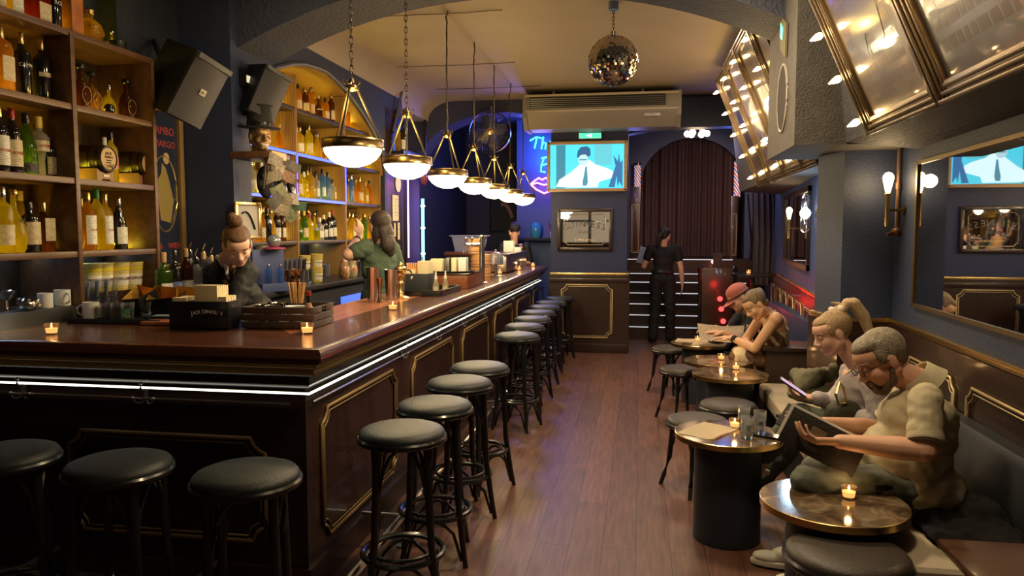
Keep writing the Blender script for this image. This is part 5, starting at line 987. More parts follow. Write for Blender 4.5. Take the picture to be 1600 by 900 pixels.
# ================================================================ GUINNESS MIRROR
t = thing('bar_mirror', 'etched beer mirror in a dark frame on the pillar under the TV', 'mirror', (-.718, 10.0, 1.626)); w_, h_ = .72, .55
for c, s_ in (((0, 0, h_ / 2 - .02), (w_, .04, .045)), ((0, 0, -h_ / 2 + .02), (w_, .04, .045)), ((-w_ / 2 + .02, 0, 0), (.045, .04, h_)), ((w_ / 2 - .02, 0, 0), (.045, .04, h_))): b = nb(); box(b, c, s_, bev=.01); obj('frame', b, DWOOD, t)
b = nb(); box(b, (0, .01, 0), (w_ - .06, .006, h_ - .06)); obj('mirror_glass', b, MIRROR, t, smooth=False)
INK = mat('mirror_print', (.03, .025, .02), .3); GLD = mat('mirror_gold', (.6, .45, .2), .3, .8)
s = 'GUINNESS'
for i, ch in enumerate(s):
    u = (i - 3.5) / 3.5; o = lettering(ch, .115, INK, t, (u * .25, .0062, .075 - .045 * u * u), sx=.95); o.rotation_euler = (0, u * .35, 0)
lettering('EXTRA STOUT', .04, GLD, t, (0, .0062, -.14)); lettering('Dublin', .06, INK, t, (0, .0062, -.03))
b = nb(); tube(b, [(u - .27, .004, v - .2) for u, v in notched(.54, .4, .03)], .004, 5, closed=True, up=(0, 1, 0)); obj('border', b, GLD, t)
# ================================================================ FAN, NEON, LIT CABINET, NOTICES
p = PY(768, 208, 9.85); t = thing('wall_fan', 'large round caged wall fan under the arch beyond the pendants', 'fan', (p.x, 9.75, p.z)); M_ = eul(R(90), 0, R(10)); rf = .265
b = nb(); lathe(b, [(rf, -.06), (rf + .01, 0), (rf, .06)], 48, (0, 0, 0), M_, closed=False)
for k in range(44):
    a = 2 * PI * k / 44; tube(b, [M_ @ V((.04 * math.cos(a), .04 * math.sin(a), .085)), M_ @ V((.16 * math.cos(a + .15), .16 * math.sin(a + .15), .08)), M_ @ V((rf * math.cos(a + .3), rf * math.sin(a + .3), .02))], .0034, 4)
for q_ in (.1, .17, .23): tube(b, [M_ @ V((q_ * math.cos(2 * PI * k / 32), q_ * math.sin(2 * PI * k / 32), .078 - q_ * .08)) for k in range(32)], .002, 4, closed=True)
obj('cage', b, STEELD, t)
for k in range(4):
    a = k * PI / 2 + .4; b = nb(); pts = [(.03, -.03), (.12, -.09), (.22, -.06), (.23, .03), (.12, .06), (.03, .03)]
    A = [b.verts.new(M_ @ V((u * math.cos(a) - v * math.sin(a), u * math.sin(a) + v * math.cos(a), -.02 + v * .35))) for u, v in pts]; b.faces.new(A); bmesh.ops.solidify(b, geom=b.faces[:], thickness=.003); obj('blade', b, mat('fan_blade', (.10, .10, .12), .4), t)
b = nb(); lathe(b, [(0, -.08), (.05, -.08), (.055, .0), (.045, .085), (.0, .095)], 24, (0, 0, 0), M_); obj('motor_hub', b, BRASS, t)
b = nb(); cyl(b, (0, .08, 0), (0, .36, .1), .02); cyl(b, (0, .1, .0), (.0, .1, .35), .015); obj('bracket', b, STEELD, t)
def neon(name, l, curves, col, s, Y, r=.011, cat='neon sign'):
    t = thing(name, l, cat, (curves[0][0][0], Y, curves[0][0][1]))
    for c in curves: b = nb(); tube(b, [(u - curves[0][0][0], 0, v - curves[0][0][1]) for u, v in c], r, 6, up=(0, 1, 0)); obj('neon_tube', b, emis('neon_' + name, col, s), t)
    b = nb(); box(b, (.1, .04, 0), (.02, .04, .02)); obj('holder', b, BLACKM, t)
def nz(px, py): p = PY(px, py, 11.95); return (p.x, p.z)
neon('neon_letters', 'cyan neon script word on the blue wall beside the TV', [[nz(828, 220), nz(838, 214), nz(846, 216)], [nz(839, 214), nz(837, 224), nz(835, 232)], [nz(849, 214), nz(847, 224), nz(846, 233)], [nz(846, 228), nz(850, 222), nz(853, 224), nz(852, 233)], [nz(856, 228), nz(862, 226), nz(860, 221), nz(856, 226), nz(858, 233), nz(864, 231)]], (.03, .75, .8), 6, 11.95)
neon('neon_letter', 'cyan neon letter lower on the blue wall beside the TV', [[nz(850, 247), nz(846, 258), nz(845, 268), nz(852, 269)], [nz(846, 247), nz(858, 245)], [nz(847, 258), nz(855, 256)]], (.03, .7, .95), 7, 11.95)
neon('neon_lips', 'pink neon lips on the blue wall beside the TV', [[nz(829, 288), nz(836, 282), nz(842, 278), nz(847, 281), nz(852, 278), nz(860, 280), nz(870, 288)], [nz(829, 288), nz(840, 286), nz(850, 289), nz(860, 286), nz(870, 288)], [nz(829, 288), nz(838, 296), nz(850, 302), nz(862, 298), nz(870, 288)]], (1, .18, .55), 6, 11.95, .012)
lamp('neon_glow', 'POINT', (-1.55, 11.8, 2.75), 14, (.03, .2, 1), .15); lamp('neon_glow_pink', 'POINT', (-1.5, 11.8, 2.35), 3.5, (.8, .15, 1), .1)
# side shelf with small things on the blue wall
b = nb(); box2(b, (-1.95, 11.7, 1.46), (-1.2, 12.0, 1.5)); tag(obj('wall_shelf', b, BLACKM), 'dark wall shelf under the neon lips', 'shelf')
t = thing('glass_jar', 'blue lit round glass jar on the shelf under the neon lips', 'jar', (-1.62, 11.85, 1.5)); b = nb(); lathe(b, [(0, 0), (.07, 0), (.1, .1), (.09, .2), (.06, .24), (0, .25)], 20); obj('jar', b, mat('teal_jar', (.05, .25, .35), .2), t)
t = thing('stick_cup', 'white cup holding red sticks on the shelf under the neon lips', 'cup', (-1.35, 11.85, 1.5)); b = nb(); lathe(b, [(0, 0), (.04, 0), (.05, .1), (.045, .1), (.035, .01)], 20, closed=False); obj('cup', b, WHITEC, t)
for k in range(4): b = nb(); cyl(b, (0, 0, .02), (.05 * (k - 1.5), .02, .24), .008, n=6); obj('stick', b, CAPM['red'], t)
# lit cabinet on the left wall with the purple tube
t = thing('lit_display_case', 'tall wall recess with stemmed glasses and a white neon tube', 'display case', (-3.15, 9.65, 1.2)); 
for c, s_ in (((-.03, 0, .7), (.02, .9, 1.5)), ((.05, -.45, .7), (.2, .03, 1.5)), ((.05, .45, .7), (.2, .03, 1.5)), ((.05, 0, 1.45), (.2, .9, .03)), ((.05, 0, -.03), (.2, .9, .03)), ((.03, -.2, .33), (.14, .46, .02)), ((.03, -.2, .72), (.14, .46, .02))): b = nb(); box(b, c, s_, bev=.004); obj('case_board', b, mat('case_blue', (.10, .07, .22), .4), t)
b = nb(); cyl(b, (.06, .22, .05), (.06, .22, 1.38), .009, n=10); obj('neon_tube', b, emis('white_violet_neon', (.75, .6, 1), 7), t)
for k, z in enumerate((.35, .74)):
    q = thing('stemmed_glass', ('lower', 'upper')[k] + ' stemmed glass in the lit wall recess', 'glass', (-3.1, 9.45, 1.2 + z - .01)); b = nb(); lathe(b, [(0, 0), (.05, 0), (.05, .004), (.008, .012), (.007, .08), (.05, .14), (.055, .24), (.045, .30), (.043, .30), (.052, .24), (.047, .142), (0, .09)], 24, closed=False); obj('goblet', b, GLASS, q)
lamp('case_light', 'POINT', (-2.95, 9.75, 2.0), 1.6, (.45, .3, 1), .05)
t = thing('bubble_column', 'slim column of pale blue light rising by the dark doorway', 'light column', (-2.93, 10.02, .1)); b = nb(); cyl(b, (0, 0, .05), (0, 0, 1.95), .022, n=14); obj('tube', b, emis('column_blue', (.25, .65, .9), 2.2), t); b = nb(); cyl(b, (0, 0, 0), (0, 0, .05), .05); obj('base', b, BLACK, t)
for z in (1.2, 1.55, 1.85): b = nb(); ell(b, (0, 0, z), (.032, .032, .02)); obj('bead', b, emis('column_bead', (.6, .9, 1), 5), t)
t = thing('neon_arrow', 'small pink neon chevron in the wall recess above the glasses', 'neon sign', (-3.185, 9.4, 2.45)); b = nb(); tube(b, [(0, 0, 0), (0, .1, .09), (0, 0, .18)], .008, 6); obj('neon_tube', b, emis('pink_neon', (1, .2, .7), 5), t); b = nb(); tube(b, [(0, -.06, .09), (0, .1, .09)], .006, 6); obj('neon_bar', b, emis('pink_neon',), t)
def paper(px, py, w_, h_, l, cat='notice', m=PAPERW, X=-2.84, kind='rect', ink=None):
    p = PX(px, py, X); t = thing('wall_notice', l, cat, p); b = nb()
    if kind == 'rect': box(b, (0, 0, 0), (.004, w_, h_))
    else: cyl(b, (-.002, 0, 0), (.004, 0, 0), w_ / 2, n=32)
    obj('sheet', b, m, t, smooth=False)
    if ink:
        b = nb()
        for k in range(8): box(b, (.0035, 0 + .02 * (k % 2), h_ * (.35 - .09 * k)), (.001, w_ * .7 - .05 * (k % 3), .006))
        obj('print_line', b, ink, t, smooth=False)
    return t
for px, py, w_, h_, l, k, i_ in ((622, 287, .20, .2, 'round pale notice high on the wall by the second pendant', 'r', None), (618, 325, .22, .30, 'buff printed sheet taped to the dark panel behind the bar', 'rect', mat('grey_ink', (.3, .27, .22), .8)), (623, 361, .07, .20, 'narrow white card under the printed sheet', 'rect', mat('grey_ink',)), (617, 359, .05, .16, 'narrow white strip beside the narrow card', 'rect', None)):
    paper(px, py, w_, h_, l, m=PAPER if k == 'rect' else PAPERW, kind=k, ink=i_)
b = nb(); box2(b, (-2.87, 8.28, .9), (-2.848, 8.86, 3.0)); struct('trim_wall_panel', b, DWOOD)
# shelf above with a bottle and wall instrument between the second and third pendants
t = bottle('shoulder', (-2.75, 8.62, 2.52), .36, .05, 'black', 'black', 'plain', rz=60, desc='black bottle with white label on a bracket between the second and third pendants'); b = nb(); box2(b, (-2.86, 8.35, 2.49), (-2.66, 8.85, 2.52)); tag(obj('bracket_shelf', b, DWOOD), 'small bracket shelf carrying the black bottle', 'shelf')
bottle('slim', (-2.76, 8.46, 2.52), .30, .03, 'gold', 'gold', None, desc='slim golden bottle beside the black one on the bracket shelf')
t = thing('red_guitar', 'dark red guitar body hung upright beyond the third pendant', 'guitar', (-2.9, 10.0, 2.35)); b = nb(); ell(b, (0, 0, 0), (.05, .13, .12)); ell(b, (0, 0, .14), (.045, .10, .10)); obj('body', b, mat('guitar_red', (.22, .04, .03), .25, coat=.6), t); b = nb(); box(b, (.02, 0, .42), (.03, .045, .5), bev=.008); obj('neck', b, DWOOD, t); b = nb(); box(b, (.02, 0, .70), (.03, .07, .12), bev=.01); obj('headstock', b, BLACK, t)
# rolling picture and black door beyond
t = thing('framed_poster', 'dark framed poster with a pale tongue drawing beyond the last pendants', 'poster', (-2.35, 13.36, 1.95)); b = nb(); box(b, (0, 0, 0), (.62, .03, .72), bev=.005); obj('frame', b, BLACK, t); b = nb(); box(b, (0, -.017, 0), (.56, .004, .66)); obj('print', b, BLACKM, t, smooth=False); b = nb(); tube(b, bez((-.1, -.022, .12), (-.02, -.022, .2), (.06, -.022, .02), (.1, -.022, -.1)), .03, 6, flat=.12, up=(0, 1, 0)); obj('drawn_shape', b, mat('faded_red', (.25, .12, .12), .7), t)
# wine ladder-like wall thing & pole
b = nb(); cyl(b, (0, 0, 0), (.05, .3, .62), .018); cyl(b, (.02, .1, .2), (.0, .22, .26), .03); tag(obj('wall_bracket_pole', b, STEELD, loc=(-2.84, 8.5, 2.75)), 'slanting metal pole fixed to the wall above the black bottle', 'pole')
# ================================================================ SPEAKERS, EMERGENCY LIGHT, LEFT POSTER
def speaker(px, py, X, s, l, yaw, tilt, roll, logo=True):
    p = PX(px, py, X); t = thing('loudspeaker', l, 'speaker', p); t.rotation_euler = (tilt, roll, yaw)
    b = nb(); prism(b, [(-.17 * s, .0), (.17 * s, .0), (.13 * s, .46 * s), (-.13 * s, .46 * s)], 'Z', -.27 * s, .27 * s); obj('cabinet', b, BLACKM, t, ang=25)
    b = nb(); 
    for k in range(13):
        pass
    pts = [(-.165 * s, -.012)] + [(-.165 * s + .33 * s * k / 10, -.012 - .03 * math.sin(PI * k / 10)) for k in range(1, 10)] + [(.165 * s, -.012), (.165 * s, 0), (-.165 * s, 0)]
    prism(b, pts, 'Z', -.262 * s, .22 * s); obj('grille', b, mat('speaker_grille', (.03, .027, .035), .45, bump=(300, .3)), t, ang=40)
    b = nb(); box(b, (0, -.02, .245 * s), (.335 * s, .04, .045 * s), bev=.008); obj('top_strip', b, mat('speaker_strip', (.09, .085, .11), .4), t)
    if logo: b = nb(); box(b, (0, -.047, .0), (.045, .004, .04), bev=.002); obj('logo_plate', b, mat('logo_silver', (.45, .4, .38), .4), t); lettering('JBL', .022, BLACKM, t, (0, -.0495, 0))
    b = nb(); tube(b, [(0, .4 * s, .05), (0, .62 * s, .1), (0, .8 * s, .18)], .02, 8); obj('bracket', b, BLACKM, t); return t
speaker(310, 142, -2.75, .80, 'big black loudspeaker tilted down from the wall above the bartender', R(74), R(22), R(17))
speaker(421, 147, -2.64, .66, 'smaller grey loudspeaker tilted beside the top of the niche', R(62), R(10), R(20), False)
t = thing('emergency_light', 'small black wall lamp with a pale lens beside the niche', 'wall light', PX(382, 122, -2.83)); b = nb(); box(b, (0, 0, .0), (.06, .09, .13), bev=.01); obj('housing', b, BLACK, t); b = nb(); box(b, (.033, .0, -.01), (.01, .05, .05), bev=.004); obj('lens', b, emis('small_lens', (1, .85, .55), .8), t)
t = thing('framed_poster', 'tall framed vintage poster with an oval portrait beside the shelving end', 'poster', (-3.235, 4.775, 2.02)); hw, hh = .32, .42
for c, s_ in (((0, 0, hh), (.04, .42, .05)), ((0, 0, -hh - .25), (.04, .42, .05)), ((0, -.185, -.12), (.04, .05, 1.1)), ((0, .185, -.12), (.04, .05, 1.1))): b = nb(); box(b, c, s_, bev=.01); obj('frame', b, mat('old_gilt', (.30, .19, .07), .45, .4), t)
b = nb(); box(b, (-.01, 0, -.12), (.006, .36, 1.06)); obj('print', b, mat('poster_dark', (.016, .022, .05), .4, coat=.3), t, smooth=False)
lettering('RAMBO', .075, mat('poster_red', (.45, .06, .05), .6), t, (-.005, -.0, .27), R(90)); lettering('AMARGO', .064, mat('poster_red', ), t, (-.005, 0, .18), R(90))
b = nb(); tube(b, [(-.004, (.14) * math.cos(2 * PI * k / 32), -.16 + .26 * math.sin(2 * PI * k / 32)) for k in range(32)], .006, 5, closed=True); obj('oval_line', b, GLD, t)
b = nb(); prism(b, [(-.05, -.34), (.06, -.36), (.10, -.2), (.05, -.05), (.02, .02), (-.02, .05), (-.03, -.02), (-.1, -.1), (-.12, -.18), (-.07, -.2)], 'X', -.006, -.004); obj('figure', b, mat('poster_yellow', (.30, .22, .07), .6), t, smooth=False)
b = nb(); ell(b, (-.004, .03, .085), (.004, .035, .04)); obj('figure_head', b, mat('poster_skin', (.5, .35, .2), .6), t)
lettering('1886', .06, mat('poster_red', ), t, (-.005, -.10, -.52), R(90)); lettering('WIEN', .06, mat('poster_red', ), t, (-.005, .10, -.52), R(90))
# ================================================================ BRONZE HEAD WITH TOP HAT, LEDGE, STICKER CLUSTER
pl = PX(405, 238, -2.72); t = thing('wall_ledge', 'thick wooden ledge jutting from the niche side under the bronze head', 'ledge', (pl.x, pl.y, pl.z - .03)); b = nb(); box(b, (-.0, .02, 0), (.30, .32, .05), bev=.006); obj('ledge_board', b, SHELFW, t); b = nb(); box(b, (.153, .0, -.0), (.006, .22, .055), bev=.001); obj('name_plaque', b, mat('plaque', (.65, .42, .18), .5), t)
HEADLOC = V((pl.x, pl.y + .02, pl.z + .118))
t = thing('banknote_cluster', 'hanging cluster of banknotes, stickers and cards under the bronze head', 'cluster', (pl.x + .08, pl.y + .05, pl.z - .15))
cc = [(.60, .52, .40), (.45, .48, .30), (.70, .60, .45), (.16, .28, .2), (.62, .55, .5), (.62, .5, .55), (.5, .42, .3), (.3, .28, .26), (.55, .35, .25), (.75, .65, .55)]
rr = random.Random(12); tot = [(-.13, -.05), (-.09, -.15), (-.02, -.20), (.05, -.11), (.10, -.2), (.16, -.18), (.14, -.04), (.10, .04), (.02, -.03), (-.05, .02), (.0, -.28), (.07, -.31), (-.08, -.27), (.2, -.25), (-.16, .06), (.05, .08), (.19, .04), (-.12, -.22)]
for i, (u, v) in enumerate(tot):
    c = cc[i % 10]; b = nb(); ww, hh = rr.uniform(.10, .15), rr.uniform(.065, .09); M_ = eul(rr.uniform(-1.2, 1.2), rr.uniform(-.3, .3), R(-48) + rr.uniform(-.35, .35)) 
    g = [[b.verts.new(M_ @ V((.012 * math.sin(j * 1.3), -ww / 2 + ww * j / 4, -hh / 2 + hh * k / 3 + .006 * math.sin(k * 2)))) for k in range(4)] for j in range(5)]
    for j in range(4):
        for k in range(3): b.faces.new((g[j][k], g[j + 1][k], g[j + 1][k + 1], g[j][k + 1]))
    bmesh.ops.solidify(b, geom=b.faces[:], thickness=.001)
    o = obj('banknote', b, mat(f'note_{i%10}', c, .7, vary=(60, tuple(x * .6 for x in c))), t); o.location = (rr.uniform(.03, .11), u, v + .02)
b = nb(); rr = random.Random(5)
for k in range(22): tube(b, [(0, -.18 + .015 * k, .10), (.02 + rr.uniform(-.01, .03), -.18 + .015 * k, .04), (.01, -.18 + .015 * k + rr.uniform(-.02, .02), -.04 - rr.random() * .1)], .006, 5)
obj('fringe', b, mat('dark_tassel', (.10, .075, .055), .7), t)
b = nb(); ell(b, (-.06, 0, -.06), (.035, .12, .12), sub=3); obj('dark_core', b, BLACKM, t)
for (u, v, c) in ((-.02, -.10, BLACK), (.12, -.10, BLACK)): b = nb(); lathe(b, [(0, 0), (.045, 0), (.05, .02), (.02, .035), (0, .036)], 24, (.07, u, v), eul(0, R(70), 0)); obj('round_badge', b, c, t)
b = nb(); box(b, (.10, .2, -.02), (.004, .05, .22), rot=eul(.2, 0, .5)); obj('red_banner', b, mat('banner_red', (.45, .03, .05), .6), t)
p = PX(388, 345, -2.74); t = thing('picture_frame', 'small gold picture frame with a dark drawing standing behind the bartender', 'picture', p, R(60))
for c, s_ in (((0, 0, .12), (.20, .02, .022)), ((0, 0, -.12), (.20, .02, .022)), ((-.09, 0, 0), (.022, .02, .24)), ((.09, 0, 0), (.022, .02, .24))): b = nb(); box(b, c, s_, bev=.003); obj('frame', b, BRASS, t)
b = nb(); box(b, (0, .005, 0), (.17, .004, .23)); obj('print', b, mat('print_grey', (.45, .42, .4), .6), t, smooth=False); b = nb(); tube(b, bez((-.05, 0, .05), (0, 0, .1), (.03, 0, 0), (.05, 0, -.06)), .016, 6, flat=.3); obj('drawn_shape', b, BLACKM, t)
t = thing('postcard_rack', 'small blue box rack with pale blue bottles behind the bartender', 'rack', (-2.62, 5.1, 1.17), R(60)); b = nb(); box(b, (0, .06, .15), (.26, .02, .30), bev=.003); box(b, (0, 0, .03), (.26, .14, .06), bev=.003); obj('rack_body', b, mat('rack_blue', (.06, .08, .22), .5), t)
for k, x in enumerate((-.06, .02)):
    q = bottle('slim', (-2.62 + .06 * k, 5.04 + .06 * k, 1.235), .13, .022, 'blue', 'silver', None, desc=('small pale blue bottle in the blue rack, nearer the bartender', 'small pale blue bottle in the blue rack, farther from the bartender')[k])
t = thing('glass_globe', 'pink rimmed round glass globe on the blue rack behind the bartender', 'globe', (-2.62, 5.13, 1.17 + .31)); b = nb(); ell(b, (0, 0, .05), (.05,) * 3); obj('globe', b, mat('grey_globe', (.3, .32, .35), .1, .5), t); b = nb(); lathe(b, [(0, -.004), (.08, -.004), (.08, .006), (0, .01)], 24); obj('pink_stand', b, mat('pink_plate', (.5, .06, .15), .4), t)
# copper cups stack on back counter near bartender
for k in range(6):
    t = thing('copper_mug', f'{ORD[k]} of the stacked copper toned cups on the back counter', 'cup', (-2.68 + .09 * (k % 2), 5.32 + .05 * (k % 3), 1.17 + (.075 * (k // 3))), R(30 * k), 'stacked copper toned cups'); b = nb(); lathe(b, [(0, 0), (.03, 0), (.038, .03), (.036, .07), (.034, .07), (.0, .006)], 20, closed=False); obj('cup', b, mat('copper', ), t); b = nb(); tube(b, bez((.036, 0, .06), (.06, 0, .06), (.06, 0, .02), (.036, 0, .02)), .004, 6); obj('handle', b, mat('copper', ), t)
# ================================================================ TILTED POSTER FRAMES
def aged(name, c1, c2, c3):
    m = bpy.data.materials.new(name); m.use_nodes = True; nt = m.node_tree; bs = nt.nodes['Principled BSDF']; bs.inputs['Roughness'].default_value = .35; bs.inputs['Coat Weight'].default_value = 1; bs.inputs['Coat Roughness'].default_value = .03; bs.inputs['Coat IOR'].default_value = 1.9
    tc = nt.nodes.new('ShaderNodeTexCoord'); n = nt.nodes.new('ShaderNodeTexNoise'); n.inputs['Scale'].default_value = 4.5; n.inputs['Detail'].default_value = 7
    r = nt.nodes.new('ShaderNodeValToRGB'); e = r.color_ramp.elements; e[0].position = .38; e[0].color = (*c1, 1); e[1].position = .5; e[1].color = (*c2, 1); x = e.new(.62); x.color = (*c3, 1)
    nt.links.new(tc.outputs['Object'], n.inputs[0]); nt.links.new(n.outputs[0], r.inputs[0]); nt.links.new(r.outputs[0], bs.inputs['Base Color']); return m
PM = [aged('poster_paper_tan', (.07, .045, .03), (.14, .09, .05), (.19, .12, .07)), aged('poster_paper_grey', (.07, .06, .07), (.11, .09, .09), (.15, .11, .09)), aged('poster_paper_violet', (.08, .07, .13), (.14, .11, .16), (.18, .14, .16))]
FRB = mat('bronze_frame', (.16, .115, .07), .3, .75)
BULB = emis('flame_bulb', (1, .62, .22), LIGHT['bulb'])
def poster(Y0, Y1, Xb, zb, Xt, zt, l, k, nb_, far_edge=True, figure=None):
    """Y0 is the far edge; the frame leans outwards towards the top"""
    t = thing('leaning_poster', l, 'framed poster', (Xb, Y0, zb), 0, None)
    Wd = Y0 - Y1; e1 = V((0, -1, 0)); e2 = V((Xt - Xb, 0, zt - zb)); Hh = e2.length; e2.normalize(); e3 = e2.cross(e1) * -1
    if e3.x > 0: e3 = -e3
    B = MX((e1, e2, e3)).transposed()   # local (u along width, v up the slope, n outwards)
    def pb(bm, u0, u1, v0, v1, n0, n1, bev=.004): box(bm, B @ V(((u0 + u1) / 2, (v0 + v1) / 2, (n0 + n1) / 2)), (abs(u1 - u0), abs(v1 - v0), abs(n1 - n0)), rot=B, bev=bev)
    fw = .075
    for sides in ((0, fw, 0, Hh), (Wd - fw, Wd, 0, Hh), (0, Wd, 0, fw), (0, Wd, Hh - fw, Hh)):
        b = nb(); u0, u1, v0, v1 = sides; pb(b, u0, u1, v0, v1, -.02, .012)
        vert = (u1 - u0) < (v1 - v0)
        for a, n in ((.12, .03), (.45, .022), (.78, .016)):
            d = .016
            if vert: c = u0 + (a if u0 == 0 else 1 - a) * fw; pb(b, c - d / 2, c + d / 2, v0, v1, .0, n, .003)
            else: c = v0 + (a if v0 == 0 else 1 - a) * fw; pb(b, u0, u1, c - d / 2, c + d / 2, .0, n, .003)
        obj('frame', b, FRB, t)
    b = nb(); pb(b, fw - .01, Wd - fw + .01, fw - .01, Hh - fw + .01, -.012, -.004, 0); pr_ = obj('print', b, PM[k % 3], t, smooth=False)
    b = nb(); dk = nb(); rr = random.Random(k * 7 + 1)
    for j in range(7):
        v = fw + .08 + .075 * j; n_ = rr.randint(4, 7); u = fw + .06
        while u < Wd - fw - .08: ww = rr.uniform(.03, .08); pb(b, u, min(u + ww, Wd - fw - .05), v, v + .045, -.0045, -.0037, 0); u += ww + .014
    obj('worn_print', b, mat('faded_print', (.085, .048, .032), .45, coat=.8), pr_, smooth=False)
    pts = [(u + .12, v - .26) for u, v in [(.15, .66), (.22, .60), (.28, .58), (.34, .66), (.42, .64), (.48, .57), (.56, .60), (.60, .70), (.62, .78), (.56, .88), (.46, .94), (.36, .93), (.26, .86), (.20, .76)]]
    A = [dk.verts.new(B @ V((u * Wd * 1.0, v * Hh * .98, -.003))) for u, v in pts]; A2 = [dk.verts.new(B @ V((u * Wd * 1.0, v * Hh * .98, -.0022))) for u, v in pts]; dk.faces.new(A); dk.faces.new(A2); obj('dark_figure', dk, mat('poster_shadow_figure', (.035, .03, .03), .35, coat=.8), pr_, smooth=False)
    for j in range(nb_):
        v = (j + .55) / nb_ * Hh if nb_ > 4 else .08 * Hh + j * .215 * Hh; u = -.004
        b = nb(); c = B @ V((u, v, .008)); d = (V((-.85, .1, -.42))).normalized(); cyl(b, c, c + d * .025, .013, n=10); s_ = obj('bulb_socket', b, BRASSD, t)
        b = nb(); lathe(b, [(.0, .02), (.010, .023), (.016, .037), (.0155, .05), (.009, .068), (.003, .082), (0, .085)], 14, c, axes(d)); obj('bulb', b, BULB, s_)
    # hanging struts to the bulkhead keep the frame off the wall
    for u in (.2 * Wd, .8 * Wd): b = nb(); q0 = B @ V((u, Hh * .3, -.02)); cyl(b, q0, q0 + V((.22, 0, .03)), .008, n=6); obj('strut', b, BLACKM, t)
    return t
poster(3.82, 2.97, 1.075, 2.06, .66, 3.0, 'large leaning framed poster above the mirror, with the TV mirrored in its glass', 0, 4)
poster(2.96, 2.12, 1.075, 2.06, .66, 3.0, 'large leaning framed poster above the mirror at the upper picture corner', 1, 0)
poster(2.11, 1.3, 1.075, 2.06, .66, 3.0, 'leaning framed poster nearest the camera, only its bulb edge in view', 2, 3)
for i, (y0, y1, l) in enumerate(((8.5, 7.77, 'farthest'), (7.76, 7.02, 'second farthest'), (7.01, 6.24, 'third farthest'), (6.23, 5.72, 'partly hidden'))):
    poster(y0, y1, 1.27, 2.08, .80, 3.22, {'farthest': 'farthest of the leaning framed posters behind the grey box beam', 'second farthest': 'second farthest leaning framed poster behind the grey box beam', 'third farthest': 'third leaning framed poster counted from the far end, behind the grey box beam', 'partly hidden': 'leaning framed poster half hidden by the grey box beam'}[l], i + 1, 5)
for p_, e_ in (((.7, 3.1, 2.5), 5), ((.75, 6.2, 2.6), 7), ((.75, 7.9, 2.6), 7)): lamp('bulb_group_light', 'POINT', p_, e_, (1, .68, .3), .25)
# ================================================================ BOX BEAM PIECES: arrow and oval
t = thing('arrow_sign', 'small green lit chevron sign on the side of the grey box beam', 'sign', (.885, 5.1, 2.78)); b = nb(); prism(b, [(-.12, .1), (.0, .16), (.1, .22), (.1, .04), (.06, -.02), (-.1, -.1)], 'X', -.012, 0); obj('plate', b, mat('sign_olive', (.16, .14, .07), .7), t, smooth=False); b = nb(); prism(b, [(-.02, .10), (.06, .15), (.06, .06), (.0, .03)], 'X', -.016, -.012); obj('green_light', b, emis('sign_green', (.1, .8, .5), 2), t, smooth=False)
t = thing('oval_reflection', 'dark painted oval reflection with a pale rim on the side of the grey box beam', 'plaque', (.886, 5.12, 2.45)); b = nb(); pts = [(0, .16 * math.cos(2 * PI * k / 40), .21 * math.sin(2 * PI * k / 40)) for k in range(40)]; tube(b, pts, .008, 6, closed=True); obj('rim', b, mat('reflection_rim', (.35, .31, .28), .4), t); b = nb(); prism(b, [(p[1] * .97, p[2] * .97) for p in pts], 'X', -.004, 0); obj('face', b, mat('reflection_face', (.07, .062, .06), .85, spec=.1), t, smooth=False)  # oval built to stand in for a reflection of the exit sign
# ================================================================ WALL SCONCES, PIPE, MIRRORS
EDI = emis('edison_bulb', (1, .72, .35), 14)
def sconce(x, y, z, l, side=1, s=1):
    t = thing('wall_sconce', l, 'wall lamp', (x, y, z)); b = nb(); lathe(b, [(0, -.2 * s), (.014, -.2 * s), (.015, -.02), (.02, -.01), (.02, .0), (0, .0)], 20); obj('brass_tube', b, BRASS, t)
    b = nb(); lathe(b, [(.011, 0), (.014, .01), (.022, .045 * s), (.031, .085 * s), (.03, .105 * s), (.018, .122 * s), (0, .128 * s)], 24, closed=False); obj('bulb', b, EDI, t)
    b = nb(); tube(b, [(.0, 0, -.1 * s), (.05, .0, -.1 * s), (.09, 0, -.1 * s)], .008, 8); obj('arm', b, BRASSD, t); b = nb(); cyl(b, (.085, 0, -.1 * s), (.1, 0, -.1 * s), .03); obj('wall_plate', b, BRASSD, t); return t
p = PY(1401, 302, 4.92); sx_ = rwx(4.92) - .10
sconce(sx_, 4.92, p.z, 'brass wall lamp with a bare glowing bulb between the pier and the big mirror'); lamp('sconce_light', 'POINT', (sx_ - .05, 4.9, p.z + .07), 3.2, (1, .7, .35), .04)
b = nb(); X_ = rwx(4.98) - .02; tube(b, [(X_, 5.0, 2.12), (X_, 5.0, 1.60)], .012, 8); cyl(b, (X_, 5.0, 1.86), (X_, 5.0, 1.90), .018); ell(b, (X_, 5.0, 1.60), (.035, .035, .03)); cyl(b, (X_, 5.0, 1.60), (X_ - .07, 4.96, 1.58), .012); tag(obj('copper_pipe', b, mat('old_copper', (.20, .11, .07), .4, .6)), 'thin copper pipe with an elbow fitting on the wall by the sconce', 'pipe')
sconce(rwx(8.5) - .11, 8.35, 1.73, 'far brass wall lamp with two glowing bulbs beside the small mirror', s=1); lamp('sconce_light_far', 'POINT', (rwx(8.4) - .16, 8.3, 1.8), 3, (1, .7, .4), .04)
def slantbox(name, y0, y1, z0, z1, off, th, m, parent, base):
    b = nb(); prism(b, [(rwx(y0) - off, y0), (rwx(y1) - off, y1), (rwx(y1) - off + th, y1), (rwx(y0) - off + th, y0)], 'Z', z0, z1); o = obj(name, b, m, parent, smooth=False); o.matrix_parent_inverse = MX.Translation(-V(base)); return o
